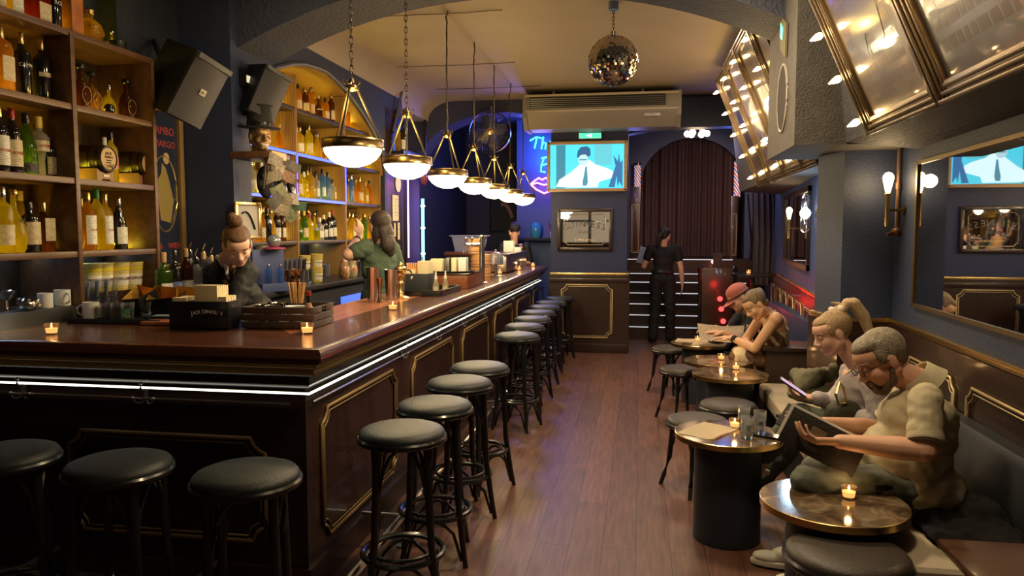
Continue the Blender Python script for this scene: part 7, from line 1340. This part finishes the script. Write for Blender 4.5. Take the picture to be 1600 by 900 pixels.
# ---------------------------------------------------------------- blonde woman with the phone
def blonde():
    hip = V((1.05, 4.22, .54)); t = thing('person', 'young woman with blonde ponytail in a pale grey hooded jacket, seated looking at her phone', 'person', (1.05, 4.22, 0))
    hc = PY(1300, 521, 4.1); f = (-.86, -.12, -.38); u = (-.4, 0, .9); shl, shr = PY(1362, 590, 3.98), PY(1330, 582, 4.28); ch = (shl + shr) / 2 + V((0, 0, -.09)); nk = (shl + shr) / 2 + V((-.015, 0, .045))
    el1, er = PY(1378, 655, 3.93), PY(1322, 636, 4.32); wl, wr = PY(1318, 652, 4.02), PY(1268, 622, 4.12); kl, kr = PY(1250, 650, 4.06), PY(1252, 672, 4.28); al = V((.66, 4.12, .40)); ar = V((.62, 4.30, .10))
    F = Fig(); M, T = head(F, hc, f, u, .98); F.cap(T(0, -.02, -.06), .044, nk, .05); torso(F, hip, ch, shl, shr, .135, .09); arm(F, shl, el1, wl, (.042, .036, .033, .023)); arm(F, shr, er, wr, (.042, .036, .033, .023))
    hand(F, wr, V((-.85, -.1, .18)), V((.15, -.2, .9)), -1, .75, .9, .9); hand(F, wl, V((-.9, .2, -.1)), V((0, .3, -.9)), 1, .35, .9)
    hl, hr = hip + V((0, -.08, 0)), hip + V((0, .08, 0)); leg_(F, hl, kl, al, (.07, .05, .045, .03)); leg_(F, hr, kr, ar, (.07, .05, .045, .03)); F.done('body', SKINP, t, .0055, 2); par_skin[0] = SKINP
    BH = hairm('blonde_hair', (.30, .19, .095), (.40, .27, .14)); face_bits(T, M, .98, t, hairm('brow_brown', (.16, .09, .05), (.2, .12, .06)))
    H = Fig(); H.el(T(0, -.030, .036), (.080, .088, .082), M, 3).el(T(0, .022, .072), (.055, .052, .034), M, 3).el(T(0, -.085, .07), (.03, .03, .03), M)
    for sx in (-1, 1): H.el(T(sx * .062, .008, .028), (.014, .03, .032), M)
    H.done('hair', BH, t, .0055, 2)
    H = Fig(); pts = [T(0, -.10, .085), T(0, -.135, .115), T(.0, -.165, .10), T(.0, -.185, .02), T(0, -.18, -.07), T(0, -.165, -.14)]; H.chain(pts, [.018, .028, .032, .031, .024, .010]).chain([T(0, -.10, .085), T(0, -.09, .13), T(0, -.06, .15)], [.012, .012, .006]); H.done('ponytail', hairm('blonde_tail', (.48, .33, .18), (.62, .46, .28)), t, .005, 1)
    H = Fig(); H.el(T(0, -.088, .10), (.042, .022, .03), M).el(T(.04, -.06, .11), (.03, .016, .016), M); H.done('hair_tie', mat('pale_scrunchie', (.68, .55, .45), .8), t, .005, 1)
    JK = mat('pale_grey_jersey', (.40, .36, .37), .85, bump=(160, .25)); F = Fig(); torso(F, hip, ch, shl, shr, .165, .125); F.cap(shl, .064, el1, .056); F.cap(el1, .055, wl, .042); F.cap(shr, .062, er, .054); F.cap(er, .053, wr + V((.03, 0, 0)), .040); F.el(nk + V((.055, 0, -.02)), (.05, .10, .06)); F.el(hip, (.15, .17, .12)); F.cap(ch, .11, nk + V((.01, 0, -.05)), .07); F.done('jacket', JK, t, .007, 3)
    b = nb(); tube(b, [nk + V((.05, -.09, 0)), nk + V((-.03, -.085, -.02)), nk + V((-.075, -.05, -.10)), nk + V((-.10, -.03, -.22)), nk + V((-.12, -.03, -.34))], [.018, .018, .014, .012, .01], 8); fix(obj('jacket_edge', b, mat('lilac_jersey', (.36, .33, .40), .85), t), t)
    b = nb(); tube(b, [nk + V((.0, -.055, .015)), nk + V((-.05, -.03, -.02)), nk + V((-.065, 0, -.05))], .0025, 6); ell(b, nk + V((-.068, -.005, -.055)), (.006,) * 3, sub=2); fix(obj('necklace', b, BRASS, t), t)
    F = Fig(); F.el(hip + V((-.02, 0, -.03)), (.13, .155, .09)); leg_(F, hl, kl, al, (.092, .070, .066, .05)); leg_(F, hr, kr, ar + V((0, 0, .03)), (.092, .070, .066, .05)); F.done('trousers', mat('olive_jeans', (.09, .105, .085), .85, bump=(200, .2)), t, .008, 3)
    W = mat('cream_shoe', (.60, .50, .36), .6); shoe(t, al, (-1, -.1, .15), W, .92, PAPERW); shoe(t, ar, (-1, 0), W, .92, PAPERW)
    p = PY(1238, 606, 4.06); Mp = MX(((V((-.83, .1, .55)).normalized().cross(V((.55, -.12, .83)))).normalized(), V((-.83, .1, .55)).normalized(), V((.55, -.12, .83)).normalized())).transposed(); phone(p, Mp.to_euler(), 'phone with lit screen in the raised hand of the blonde woman', True)
    b = nb(); tube(b, [PY(1312, 598, 3.99), PY(1306, 615, 3.96), PY(1310, 632, 3.95), PY(1322, 630, 3.96), PY(1318, 606, 3.98)], .008, 8, closed=True); tag(obj('bag_ring', b, BRASS), 'large metal ring on the dark bag at the blonde woman\'s side', 'ring')
    F = Fig(); F.el(PY(1318, 650, 4.0), (.10, .06, .09)).el(PY(1335, 660, 4.0), (.09, .06, .08)); bg = F.done('shoulder_bag', mat('dark_green_bag', (.035, .035, .022), .6), None, .007, 2); tag(bg, 'dark olive bag resting in the lap of the blonde woman', 'bag')
blonde()
def jacketpile():
    F = Fig(); c = PY(1272, 598, 4.75); rr = random.Random(4)
    for k in range(7): a = k * .45; F.chain([c + V((-.10 + .032 * k, .085 * math.cos(i * .7 + k), .05 * math.sin(i * .9 + k * .6) + .012 * k)) for i in range(5)], [.026, .033, .035, .033, .026])
    F.el(c + V((0, 0, -.07)), (.16, .13, .06)); o = F.done('folded_jacket', mat('olive_jacket', (.14, .13, .085), .85, bump=(120, .3)), None, .008, 2); tag(o, 'crumpled olive green jacket lying on the bench beside the blonde woman', 'jacket')
    F = Fig(); c = PY(1470, 800, 2.92); 
    c = V((1.22, 3.02, .455)); F.el(c, (.16, .24, .045)).el(c + V((.05, -.1, .03)), (.12, .14, .05)).el(c + V((-.06, .12, .02)), (.10, .14, .045)).el(c + V((.1, .1, .05)), (.08, .16, .07))
    o = F.done('dark_coat', mat('black_cloth', (.006, .006, .007), .95, bump=(30, .3)), None, .01, 3); tag(o, 'black coat lying on the bench behind the man in the polo shirt', 'coat')
jacketpile()
b = nb(); box(b, (0, 0, .009), (.22, .30, .018), bev=.004); o = obj('flat_bag', b, BLACKM, loc=(1.0, 4.75, .445), rotz=.3); tag(o, 'flat dark folder lying on the bench before the olive jacket', 'folder')
# ---------------------------------------------------------------- woman in the patterned dress
def dresswoman():
    hip = V((1.10, 6.45, .56)); t = thing('person', 'woman with short brown hair in a brown and cream halter dress, leaning over a table', 'person', (1.10, 6.45, 0))
    hc = PY(1180, 477, 6.3); f = (-.72, -.28, -.62); u = (-.55, 0, .8); shl, shr = PY(1212, 498, 6.2), PY(1192, 492, 6.56); ch = (shl + shr) / 2 + V((.05, 0, -.09)); nk = (shl + shr) / 2 + V((-.01, 0, .03))
    ell_, elr = PY(1180, 545, 6.24), PY(1165, 532, 6.62); wl, wr = PY(1143, 528, 6.45), PY(1172, 552, 6.38); kl, kr = PY(1158, 560, 6.35), PY(1160, 556, 6.6); al, ar = V((.74, 6.45, .1)), V((.74, 6.6, .1))
    F = Fig(); M, T = head(F, hc, f, u, .98); F.cap(T(0, -.02, -.06), .045, nk, .05); torso(F, hip, ch, shl, shr, .14, .095); arm(F, shl, ell_, wl, (.046, .040, .036, .025)); arm(F, shr, elr, wr, (.046, .040, .036, .025))
    hand(F, wl, V((-.9, .3, .0)), V((0, .1, -1)), 1, .3, .9); hand(F, wr, V((-.4, -.7, -.05)), V((-.4, .2, -.8)), -1, .35, .9)
    hl, hr = hip + V((0, -.08, 0)), hip + V((0, .08, 0)); leg_(F, hl, kl, al, (.075, .055, .05, .032)); leg_(F, hr, kr, ar, (.075, .055, .05, .032)); F.done('body', mat('tan_skin', (.62, .36, .21), .5), t, .006, 2); par_skin[0] = mat('tan_skin')
    hm = hairm('short_brown_hair', (.13, .085, .045), (.22, .15, .09)); face_bits(T, M, .98, t, hm); H = Fig(); H.el(T(0, -.032, .040), (.083, .092, .084), M, 3).el(T(0, .015, .078), (.058, .055, .035), M, 3).el(T(0, -.10, .06), (.04, .035, .04), M).el(T(0, -.075, -.03), (.055, .035, .04), M); H.done('hair', hm, t, .006, 2)
    DR = bands('dress_print', [(.10, .045, .02), (.62, .50, .32)], 2.1, 'X', .75, 9, thresh=.66, mapping=(1, 1, 1.4), rot=(.4, .7, .3), detail=1); F = Fig(); torso(F, hip, hip.lerp(ch, .72), hip.lerp(ch, .62) + (shl - ch) * .3, hip.lerp(ch, .62) + (shr - ch) * .3, .155, .108); F.el(hip, (.17, .19, .13))
    for a, b_, c in ((hl, kl, al), (hr, kr, ar)): F.cap(a, .12, b_, .10); F.cap(b_, .10, b_.lerp(c, .65), .13)
    F.done('dress', DR, t, .008, 3); b = nb()
    for sh in (shl, shr): tube(b, [hip.lerp(ch, .75) + (sh - ch) * .7 + V((.10, 0, .0)), sh + V((.03, 0, .05)).lerp(V((0, 0, .06)), .5) * .9 + (nk - sh) * .35, nk + V((-.06, 0, -.02)) + (sh - nk) * .25], .008, 6)
    fix(obj('straps', b, mat('cream_strap', (.6, .48, .3), .7), t), t); b = nb(); p = wl.lerp(ell_, .12); lathe(b, [(.030, -.012), (.033, -.01), (.033, .01), (.030, .012)], 20, p, axes(wl - ell_)); wt = thing('wrist_watch', 'dark wrist watch on the arm of the woman in the patterned dress', 'watch', p); q = obj('strap', b, BLACKM, wt); q.matrix_parent_inverse = MX.Translation(-p); b = nb(); cyl(b, p + V((0, -.03, .012)), p + V((0, -.038, .016)), .018); q = obj('watch_face', b, BLACK, wt); q.matrix_parent_inverse = MX.Translation(-p)
dresswoman()
# ---------------------------------------------------------------- man in the cap with the newspaper
def capman():
    hip = V((1.12, 7.5, .56)); t = thing('person', 'man in a faded red cap and black T-shirt, reading beside the woman in the dress', 'person', (1.12, 7.5, 0))
    hc = PY(1154, 466, 7.0); f = (-.80, -.30, -.5); u = (-.45, 0, .85); shl, shr = PY(1180, 492, 7.05), PY(1165, 488, 7.4); ch = (shl + shr) / 2 + V((.05, .06, -.1)); nk = (shl + shr) / 2 + V((-.01, -.03, .03))
    el1, er = PY(1168, 535, 6.98), PY(1135, 520, 7.42); wl, wr = PY(1130, 520, 6.98), PY(1118, 512, 7.2); kl, kr = V((.72, 7.25, .56)), V((.72, 7.5, .56)); al, ar = V((.70, 7.25, .1)), V((.7, 7.5, .1))
    F = Fig(); M, T = head(F, hc, f, u, 1.02); F.cap(T(0, -.02, -.06), .052, nk, .058); torso(F, hip, ch, shl, shr, .15, .10); arm(F, shl, el1, wl, (.05, .042, .038, .027)); arm(F, shr, er, wr); hand(F, wl, V((-.9, .1, .1)), V((0, .2, -.9)), 1, .4); hand(F, wr, V((-.8, -.4, 0)), V((0, .1, -.9)), -1, .4)
    hl, hr = hip + V((0, -.09, 0)), hip + V((0, .09, 0)); leg_(F, hl, kl, al); leg_(F, hr, kr, ar); F.done('body', SKIN, t, .0065, 2); par_skin[0] = SKIN; hm = hairm('brown_hair', (.10, .06, .03), (.16, .10, .05)); face_bits(T, M, 1.02, t, hm)
    H = Fig(); H.el(T(0, -.035, .02), (.079, .084, .066), M, 3).el(T(0, -.075, -.02), (.058, .035, .05), M); H.done('hair', hm, t, .006, 2)
    B = Fig(); [B.cap(T(sx * .06, .02, -.075), .017, T(sx * .024, .066, -.098), .018) for sx in (-1, 1)]; B.cap(T(-.02, .066, -.1), .02, T(.02, .066, -.1), .02); B.done('beard', hm, t, .006, 1)
    CP = mat('faded_red_cap', (.38, .11, .09), .8, bump=(120, .2)); cp = thing('baseball_cap', 'faded red baseball cap worn by the reading man', 'cap', hc); F = Fig(); F.el(T(0, -.015, .062), (.086, .104, .072), M, 3).el(T(0, -.015, .04), (.088, .106, .04), M, 3); F.done('crown', CP, cp, .006, 2)
    b = nb(); A = []; 
    for k in range(13): a = PI * k / 12; A.append(T(.078 * math.cos(a), .07 + .105 * math.sin(a), .035 - .03 * math.sin(a) - .02 * abs(math.cos(a)) ** 2))
    b.faces.new([b.verts.new(p) for p in A]); bmesh.ops.solidify(b, geom=b.faces[:], thickness=.006); q = obj('brim', b, CP, cp); q.matrix_parent_inverse = MX.Translation(-hc); b = nb(); tube(b, [T(.088 * math.cos(a), -.015 + .107 * math.sin(a), .034) for a in [2 * PI * k / 30 for k in range(30)]], .005, 6, closed=True); q = obj('band', b, BLACKM, cp); q.matrix_parent_inverse = MX.Translation(-hc)
    TS = mat('black_tshirt', (.014, .014, .018), .85); F = Fig(); torso(F, hip, ch, shl, shr, .18, .13); F.cap(shl, .07, shl.lerp(el1, .6), .062); F.cap(shr, .07, shr.lerp(er, .6), .062); F.cap(ch, .11, nk + V((.01, 0, -.05)), .075); F.el(hip, (.17, .19, .13)); F.done('tshirt', TS, t, .008, 3)
    F = Fig(); F.el(hip, (.15, .18, .10)); leg_(F, hl, kl, al, (.10, .08, .07, .055)); leg_(F, hr, kr, ar, (.10, .08, .07, .055)); F.done('trousers', mat('dark_jeans', (.02, .022, .035), .85), t, .009, 3); shoe(t, al, (-1, 0), BLACKM); shoe(t, ar, (-1, 0), BLACKM)
    o = lettering('TIGER', .05, PAPERW, t, (0, 0, 0)); o.location = PY(1176, 514, 6.88) - V((1.12, 7.5, 0)); o.rotation_euler = (0, .3, R(-20))
    c = PY(1128, 520, 7.02); b = nb(); n = 10; g = []
    for i in range(n + 1):
        x = -.24 + .48 * i / n; g.append([b.verts.new(c + V((x * .95 + .02, -.20 + .36 * j / 6 , -.01 + .10 * (j / 6 - .5) + .05 * abs(x) * 2 * (1 if x < 0 else .6)))) for j in range(7)])
    for i in range(n):
        for j in range(6): b.faces.new((g[i][j], g[i + 1][j], g[i + 1][j + 1], g[i][j + 1]))
    bmesh.ops.solidify(b, geom=b.faces[:], thickness=.002); tag(obj('newspaper', b, labelmat('news_print', (.62, .52, .38), (.3, .25, .2))), 'open newspaper held over the table by the man in the cap', 'newspaper')
capman()
# ---------------------------------------------------------------- waitress walking to the steps
def server():
    X0, Y0 = .33, 11.05; t = thing('person', 'woman in black with dark ponytail seen from behind, walking to the stage steps', 'person', (X0, Y0, 0))
    hc = V((X0 + .02, Y0, 1.55)); f = (.35, .93, -.1); u = (0, 0, 1); sh = 1.36; shl, shr = V((X0 - .17, Y0, sh)), V((X0 + .19, Y0, sh)); ch = V((X0 + .01, Y0, 1.27)); nk = V((X0 + .01, Y0, 1.41)); hip = V((X0, Y0, .93))
    el1, er = V((X0 - .27, Y0 + .02, 1.10)), V((X0 + .255, Y0 - .02, 1.08)); wl, wr = V((X0 - .25, Y0 + .22, 1.16)), V((X0 + .28, Y0 + .03, .85)); kl, kr = V((X0 - .10, Y0 + .02, .48)), V((X0 + .11, Y0 - .02, .48)); al, ar = V((X0 - .13, Y0 - .02, .09)), V((X0 + .12, Y0 + .05, .09))
    F = Fig(); M, T = head(F, hc, f, u, .98); F.cap(T(0, -.02, -.06), .045, nk, .052); torso(F, hip, ch, shl, shr, .135, .085); arm(F, shl, el1, wl, (.046, .038, .035, .024)); arm(F, shr, er, wr, (.046, .038, .035, .024)); hand(F, wl, (.0, .9, .1), (.9, 0, .2), 1, .4, .9); hand(F, wr, (.02, .1, -1), (-.9, .2, 0), 1, .35, .9)
    hl, hr = hip + V((-.09, 0, 0)), hip + V((.09, 0, 0)); leg_(F, hl, kl, al); leg_(F, hr, kr, ar); F.done('body', SKINP, t, .007, 2); par_skin[0] = SKINP; HM = hairm('black_hair', (.012, .010, .012), (.03, .02, .02)); face_bits(T, M, .98, t, HM)
    H = Fig(); H.el(T(0, -.028, .036), (.084, .092, .086), M, 3).el(T(0, -.075, -.02), (.06, .04, .05), M); H.chain([T(-.0, -.11, .03), T(-.03, -.14, -.03), T(-.05, -.13, -.12), T(-.055, -.11, -.19)], [.03, .035, .03, .015]); H.done('hair', HM, t, .007, 2)
    BT_ = mat('black_top', (.010, .010, .014), .8); F = Fig(); torso(F, hip, ch, shl, shr, .155, .105); F.cap(shl, .070, shl.lerp(el1, .5), .062); F.cap(shr, .070, shr.lerp(er, .5), .062); F.cap(shl, .070, ch, .10); F.cap(shr, .070, ch, .10); F.done('top', BT_, t, .008, 3)
    F = Fig(); F.el(hip, (.16, .115, .11)); leg_(F, hl, kl, al, (.10, .078, .075, .07)); leg_(F, hr, kr, ar, (.10, .078, .075, .07)); F.done('trousers', mat('black_trousers', (.008, .008, .011), .8), t, .009, 3); shoe(t, al, (-.1, 1), BLACKM, .95); shoe(t, ar, (.1, 1), BLACKM, .95)
    b = nb(); lathe(b, [(.163, -.02), (.166, 0), (.163, .02)], 32, hip + V((0, 0, .10)), None, closed=False, sy=.7); fix(obj('apron_tie', b, mat('belt_dark', (.02, .02, .02), .3), t), t)
    b = nb(); box(b, (0, 0, 0), (.10, .04, .24), rot=eul(.2, .25, 0), bev=.004); tag(obj('paper_pad', b, mat('pale_blue_paper', (.35, .42, .75), .7), loc=(X0 - .30, Y0 + .10, 1.26)), 'pale blue papers tucked under the arm of the woman in black', 'papers')
server()
# ---------------------------------------------------------------- bartender bending over the bar
def bartender():
    t = thing('person', 'bartender with brown hair bun in a black jacket, bent forward looking down behind the crate', 'person', (-2.35, 4.5, .15))
    hc = PY(371, 384, 4.15); f = (.50, -.62, -.58); u = (.25, -.45, .85); sh0 = PY(333, 432, 4.32); shl, shr = PY(386, 424, 4.30), PY(318, 416, 4.45); ch = (shl + shr) / 2 + V((-.03, .08, -.11)); nk = (shl + shr) / 2 + V((.02, -.03, .05)); hip = V((-2.46, 4.66, 1.0))
    el1, er = V((-2.40, 4.16, 1.13)), V((-2.72, 4.25, 1.12)); wl, wr = V((-2.44, 4.00, 1.20)), V((-2.60, 4.02, 1.20)); kl, kr = V((-2.28, 4.55, .62)), V((-2.48, 4.6, .62)); al, ar = V((-2.28, 4.6, .24)), V((-2.48, 4.65, .24))
    F = Fig(); M, T = head(F, hc, f, u, 1.0); F.cap(T(0, -.02, -.06), .046, nk, .055); torso(F, hip, ch, shl, shr, .14, .09); arm(F, shl, el1, wl); arm(F, shr, er, wr); hand(F, wl, (-.3, -.7, -.1), (-.3, 0, -.9), 1, .5, .9); hand(F, wr, (.3, -.7, -.1), (.2, 0, -.9), -1, .5, .9)
    hl, hr = hip + V((.09, 0, 0)), hip + V((-.09, 0, 0)); leg_(F, hl, kl, al); leg_(F, hr, kr, ar); F.done('body', SKINP, t, .0055, 2); par_skin[0] = SKINP; HM = hairm('auburn_hair', (.075, .035, .016), (.15, .07, .03)); face_bits(T, M, 1.0, t, HM)
    H = Fig(); H.el(T(0, -.032, .038), (.083, .090, .084), M, 3).el(T(0, .018, .078), (.058, .055, .034), M, 3).el(T(0, -.05, .145), (.042, .042, .038), M).el(T(.02, -.06, .17), (.025, .02, .03), M)
    for sx in (-1, 1): H.el(T(sx * .063, .006, .03), (.015, .03, .034), M)
    H.done('hair', HM, t, .0055, 2); F = Fig(); torso(F, hip, ch, shl, shr, .175, .125); F.cap(shl, .07, el1, .056); F.cap(el1, .055, wl, .042); F.cap(shr, .07, er, .056); F.cap(er, .055, wr, .042); F.cap(ch + V((0, -.02, .06)), .12, nk, .062); F.done('jacket', mat('black_jacket', (.012, .012, .014), .7), t, .007, 3)
    b = nb(); tube(b, [nk + V((-.02, -.06, .03)), nk + V((.05, -.07, -.02)), nk + V((.07, -.10, -.08))], [.014, .016, .01], 8); fix(obj('shirt_collar', b, PAPERW, t), t)
    F = Fig(); F.el(hip, (.16, .12, .11)); leg_(F, hl, kl, al, (.10, .08, .07, .06)); leg_(F, hr, kr, ar, (.10, .08, .07, .06)); F.done('trousers', BLACKM, t, .01, 3); shoe(t, al, (.3, -1), BLACKM); shoe(t, ar, (.3, -1), BLACKM)
bartender()
# ---------------------------------------------------------------- second bartender, back to us
def greenshirt():
    t = thing('person', 'woman with long dark hair in a green T-shirt, back turned, one arm raised', 'person', (-2.28, 6.0, .15))
    hc = PY(592, 352, 6.05); f = (-.75, .62, -.1); u = (0, 0, 1); shl, shr = PY(571, 388, 5.95), PY(612, 390, 6.22); ch = (shl + shr) / 2 + V((0, 0, -.10)); nk = (shl + shr) / 2 + V((0, 0, .05)); hip = V((ch.x + .02, ch.y, 1.06))
    el1, er = PY(545, 398, 5.85), V((shr.x + .06, shr.y + .05, 1.20)); wl, wr = PY(562, 368, 6.12), V((shr.x - .1, shr.y + .25, 1.22))
    F = Fig(); M, T = head(F, hc, f, u, 1.0); F.cap(T(0, -.02, -.06), .048, nk, .055); torso(F, hip, ch, shl, shr, .15, .10); arm(F, shl, el1, wl, (.056, .05, .043, .027)); arm(F, shr, er, wr, (.056, .05, .04, .027)); hand(F, wl, (-.05, .4, .9), (-.7, .5, 0), 1, .4, .9); hand(F, wr, (-.5, .8, 0), (0, 0, -1), 1, .4, .9)
    hl, hr = hip + V((-.06, -.06, 0)), hip + V((.06, .06, 0)); leg_(F, hl, hl + V((0, 0, -.42)), V((hl.x, hl.y, .24))); leg_(F, hr, hr + V((0, 0, -.42)), V((hr.x, hr.y, .24))); F.done('body', SKINP, t, .006, 2); par_skin[0] = SKINP; HM = hairm('dark_brown_hair', (.022, .014, .012), (.05, .032, .025)); face_bits(T, M, 1, t, HM)
    H = Fig(); H.el(T(0, -.034, .036), (.088, .094, .088), M, 3).el(T(.02, -.07, -.06), (.075, .05, .09), M).el(T(.03, -.08, -.15), (.07, .045, .09), M).el(T(.06, -.06, -.20), (.05, .035, .07), M).el(T(-.055, -.02, -.06), (.025, .05, .09), M).el(T(.06, -.01, -.06), (.025, .05, .10), M); H.done('hair', HM, t, .006, 2)
    TG = mat('green_tshirt', (.055, .085, .055), .85, bump=(200, .15)); F = Fig(); torso(F, hip, ch, shl, shr, .178, .13); F.cap(shl, .078, shl.lerp(el1, .62), .072); F.cap(shr, .078, shr.lerp(er, .62), .07); F.cap(ch, .13, nk + V((0, 0, -.04)), .075); F.el(hip, (.17, .15, .12)); F.done('tshirt', TG, t, .007, 3)
    F = Fig(); F.el(hip, (.16, .13, .11)); 
    for h_ in (hl, hr): leg_(F, h_, h_ + V((0, 0, -.42)), V((h_.x, h_.y, .26)), (.10, .08, .07, .06))
    F.done('trousers', mat('dark_jeans', ), t, .01, 3); shoe(t, (hl.x, hl.y, .24), (-.5, .8), BLACKM); shoe(t, (hr.x, hr.y, .24), (-.5, .8), BLACKM)
    b = nb(); p = wl.lerp(el1, .25); lathe(b, [(.033, -.014), (.036, -.01), (.036, .01), (.033, .014)], 20, p, axes(wl - el1)); fix(obj('wrist_band', b, BLACKM, t), t)
greenshirt()
def faraway():
    t = thing('person', 'dark haired person behind the bar, only the head showing above the plastic tub', 'person', (-1.95, 10.9, .15)); hc = PY(803, 361, 10.95)
    F = Fig(); M, T = head(F, hc, (-.4, .85, -.2), (0, 0, 1), 1); nk = hc + V((0, .0, -.16)); F.cap(T(0, -.02, -.06), .05, nk, .056); hip = V((hc.x, hc.y + .1, .95)); shl, shr = nk + V((.18, 0, -.06)), nk + V((-.18, 0, -.06)); ch = nk + V((0, .02, -.15)); torso(F, hip, ch, shl, shr); el1, er = shl + V((.06, 0, -.26)), shr + V((-.06, 0, -.26)); arm(F, shl, el1, el1 + V((-.08, -.22, .02))); arm(F, shr, er, er + V((.08, -.22, .02)))
    hand(F, el1 + V((-.08, -.22, .02)), (-.2, -.9, 0), (0, 0, -1), 1, .4); hand(F, er + V((.08, -.22, .02)), (.2, -.9, 0), (0, 0, -1), -1, .4)
    for sx in (-.09, .09): leg_(F, hip + V((sx, 0, 0)), hip + V((sx, 0, -.42)), V((hip.x + sx, hip.y, .1)))
    F.done('body', SKIN, t, .008, 2); H = Fig(); H.el(T(0, -.03, .045), (.09, .098, .09), M, 3).el(T(0, .02, .08), (.07, .07, .04), M); H.done('hair', mat('black_hair', ), t, .008, 2); F = Fig(); torso(F, hip, ch, shl, shr, .17, .12); F.cap(shl, .068, el1, .056); F.cap(shr, .068, er, .056); F.done('shirt', BLACKM, t, .01, 2)
    F = Fig(); F.el(hip, (.15, .12, .1))
    for sx in (-.09, .09): leg_(F, hip + V((sx, 0, 0)), hip + V((sx, 0, -.42)), V((hip.x + sx, hip.y, .05)), (.10, .08, .07, .06))
    F.done('trousers', BLACKM, t, .01, 2)
faraway()
# ---------------------------------------------------------------- bronze head with hat
def busthead():
    t = thing('bronze_head', 'bronze painted grinning head sculpture wearing a hat on the ledge', 'sculpture', HEADLOC); F = Fig(); M, T = head(F, HEADLOC, (.72, -.62, -.08), (0, 0, 1), .95); F.cap(T(0, -.02, -.06), .05, HEADLOC + V((0, 0, -.115)), .055); F.el(T(0, .06, -.075), (.04, .035, .04), M); F.done('head', mat('bronze_paint', (.35, .22, .11), .35, .75, bump=(40, .5)), t, .006, 2)
    b = nb(); tube(b, [T(-.03, .094, -.058), T(0, .10, -.07), T(.03, .094, -.058)], [.004, .008, .004], 8); q = obj('grin', b, PAPERW, t); q.matrix_parent_inverse = MX.Translation(-HEADLOC)
    h = thing('top_hat', 'black top hat sitting on the bronze head', 'hat', T(0, -.01, .055)); 
    b = nb(); lathe(b, [(0, 0), (.142, 0), (.149, .006), (.142, .014), (.092, .016), (.089, .03), (.092, .15), (.102, .165), (.10, .17), (0, .172)], 40); h.rotation_euler = (.06, .06, 0); obj('felt', b, mat('hat_felt', (.012, .011, .012), .8), h); b = nb(); lathe(b, [(.0905, .018), (.0925, .02), (.0928, .05), (.0915, .052)], 40, closed=False); obj('band', b, BLACK, h)
busthead()
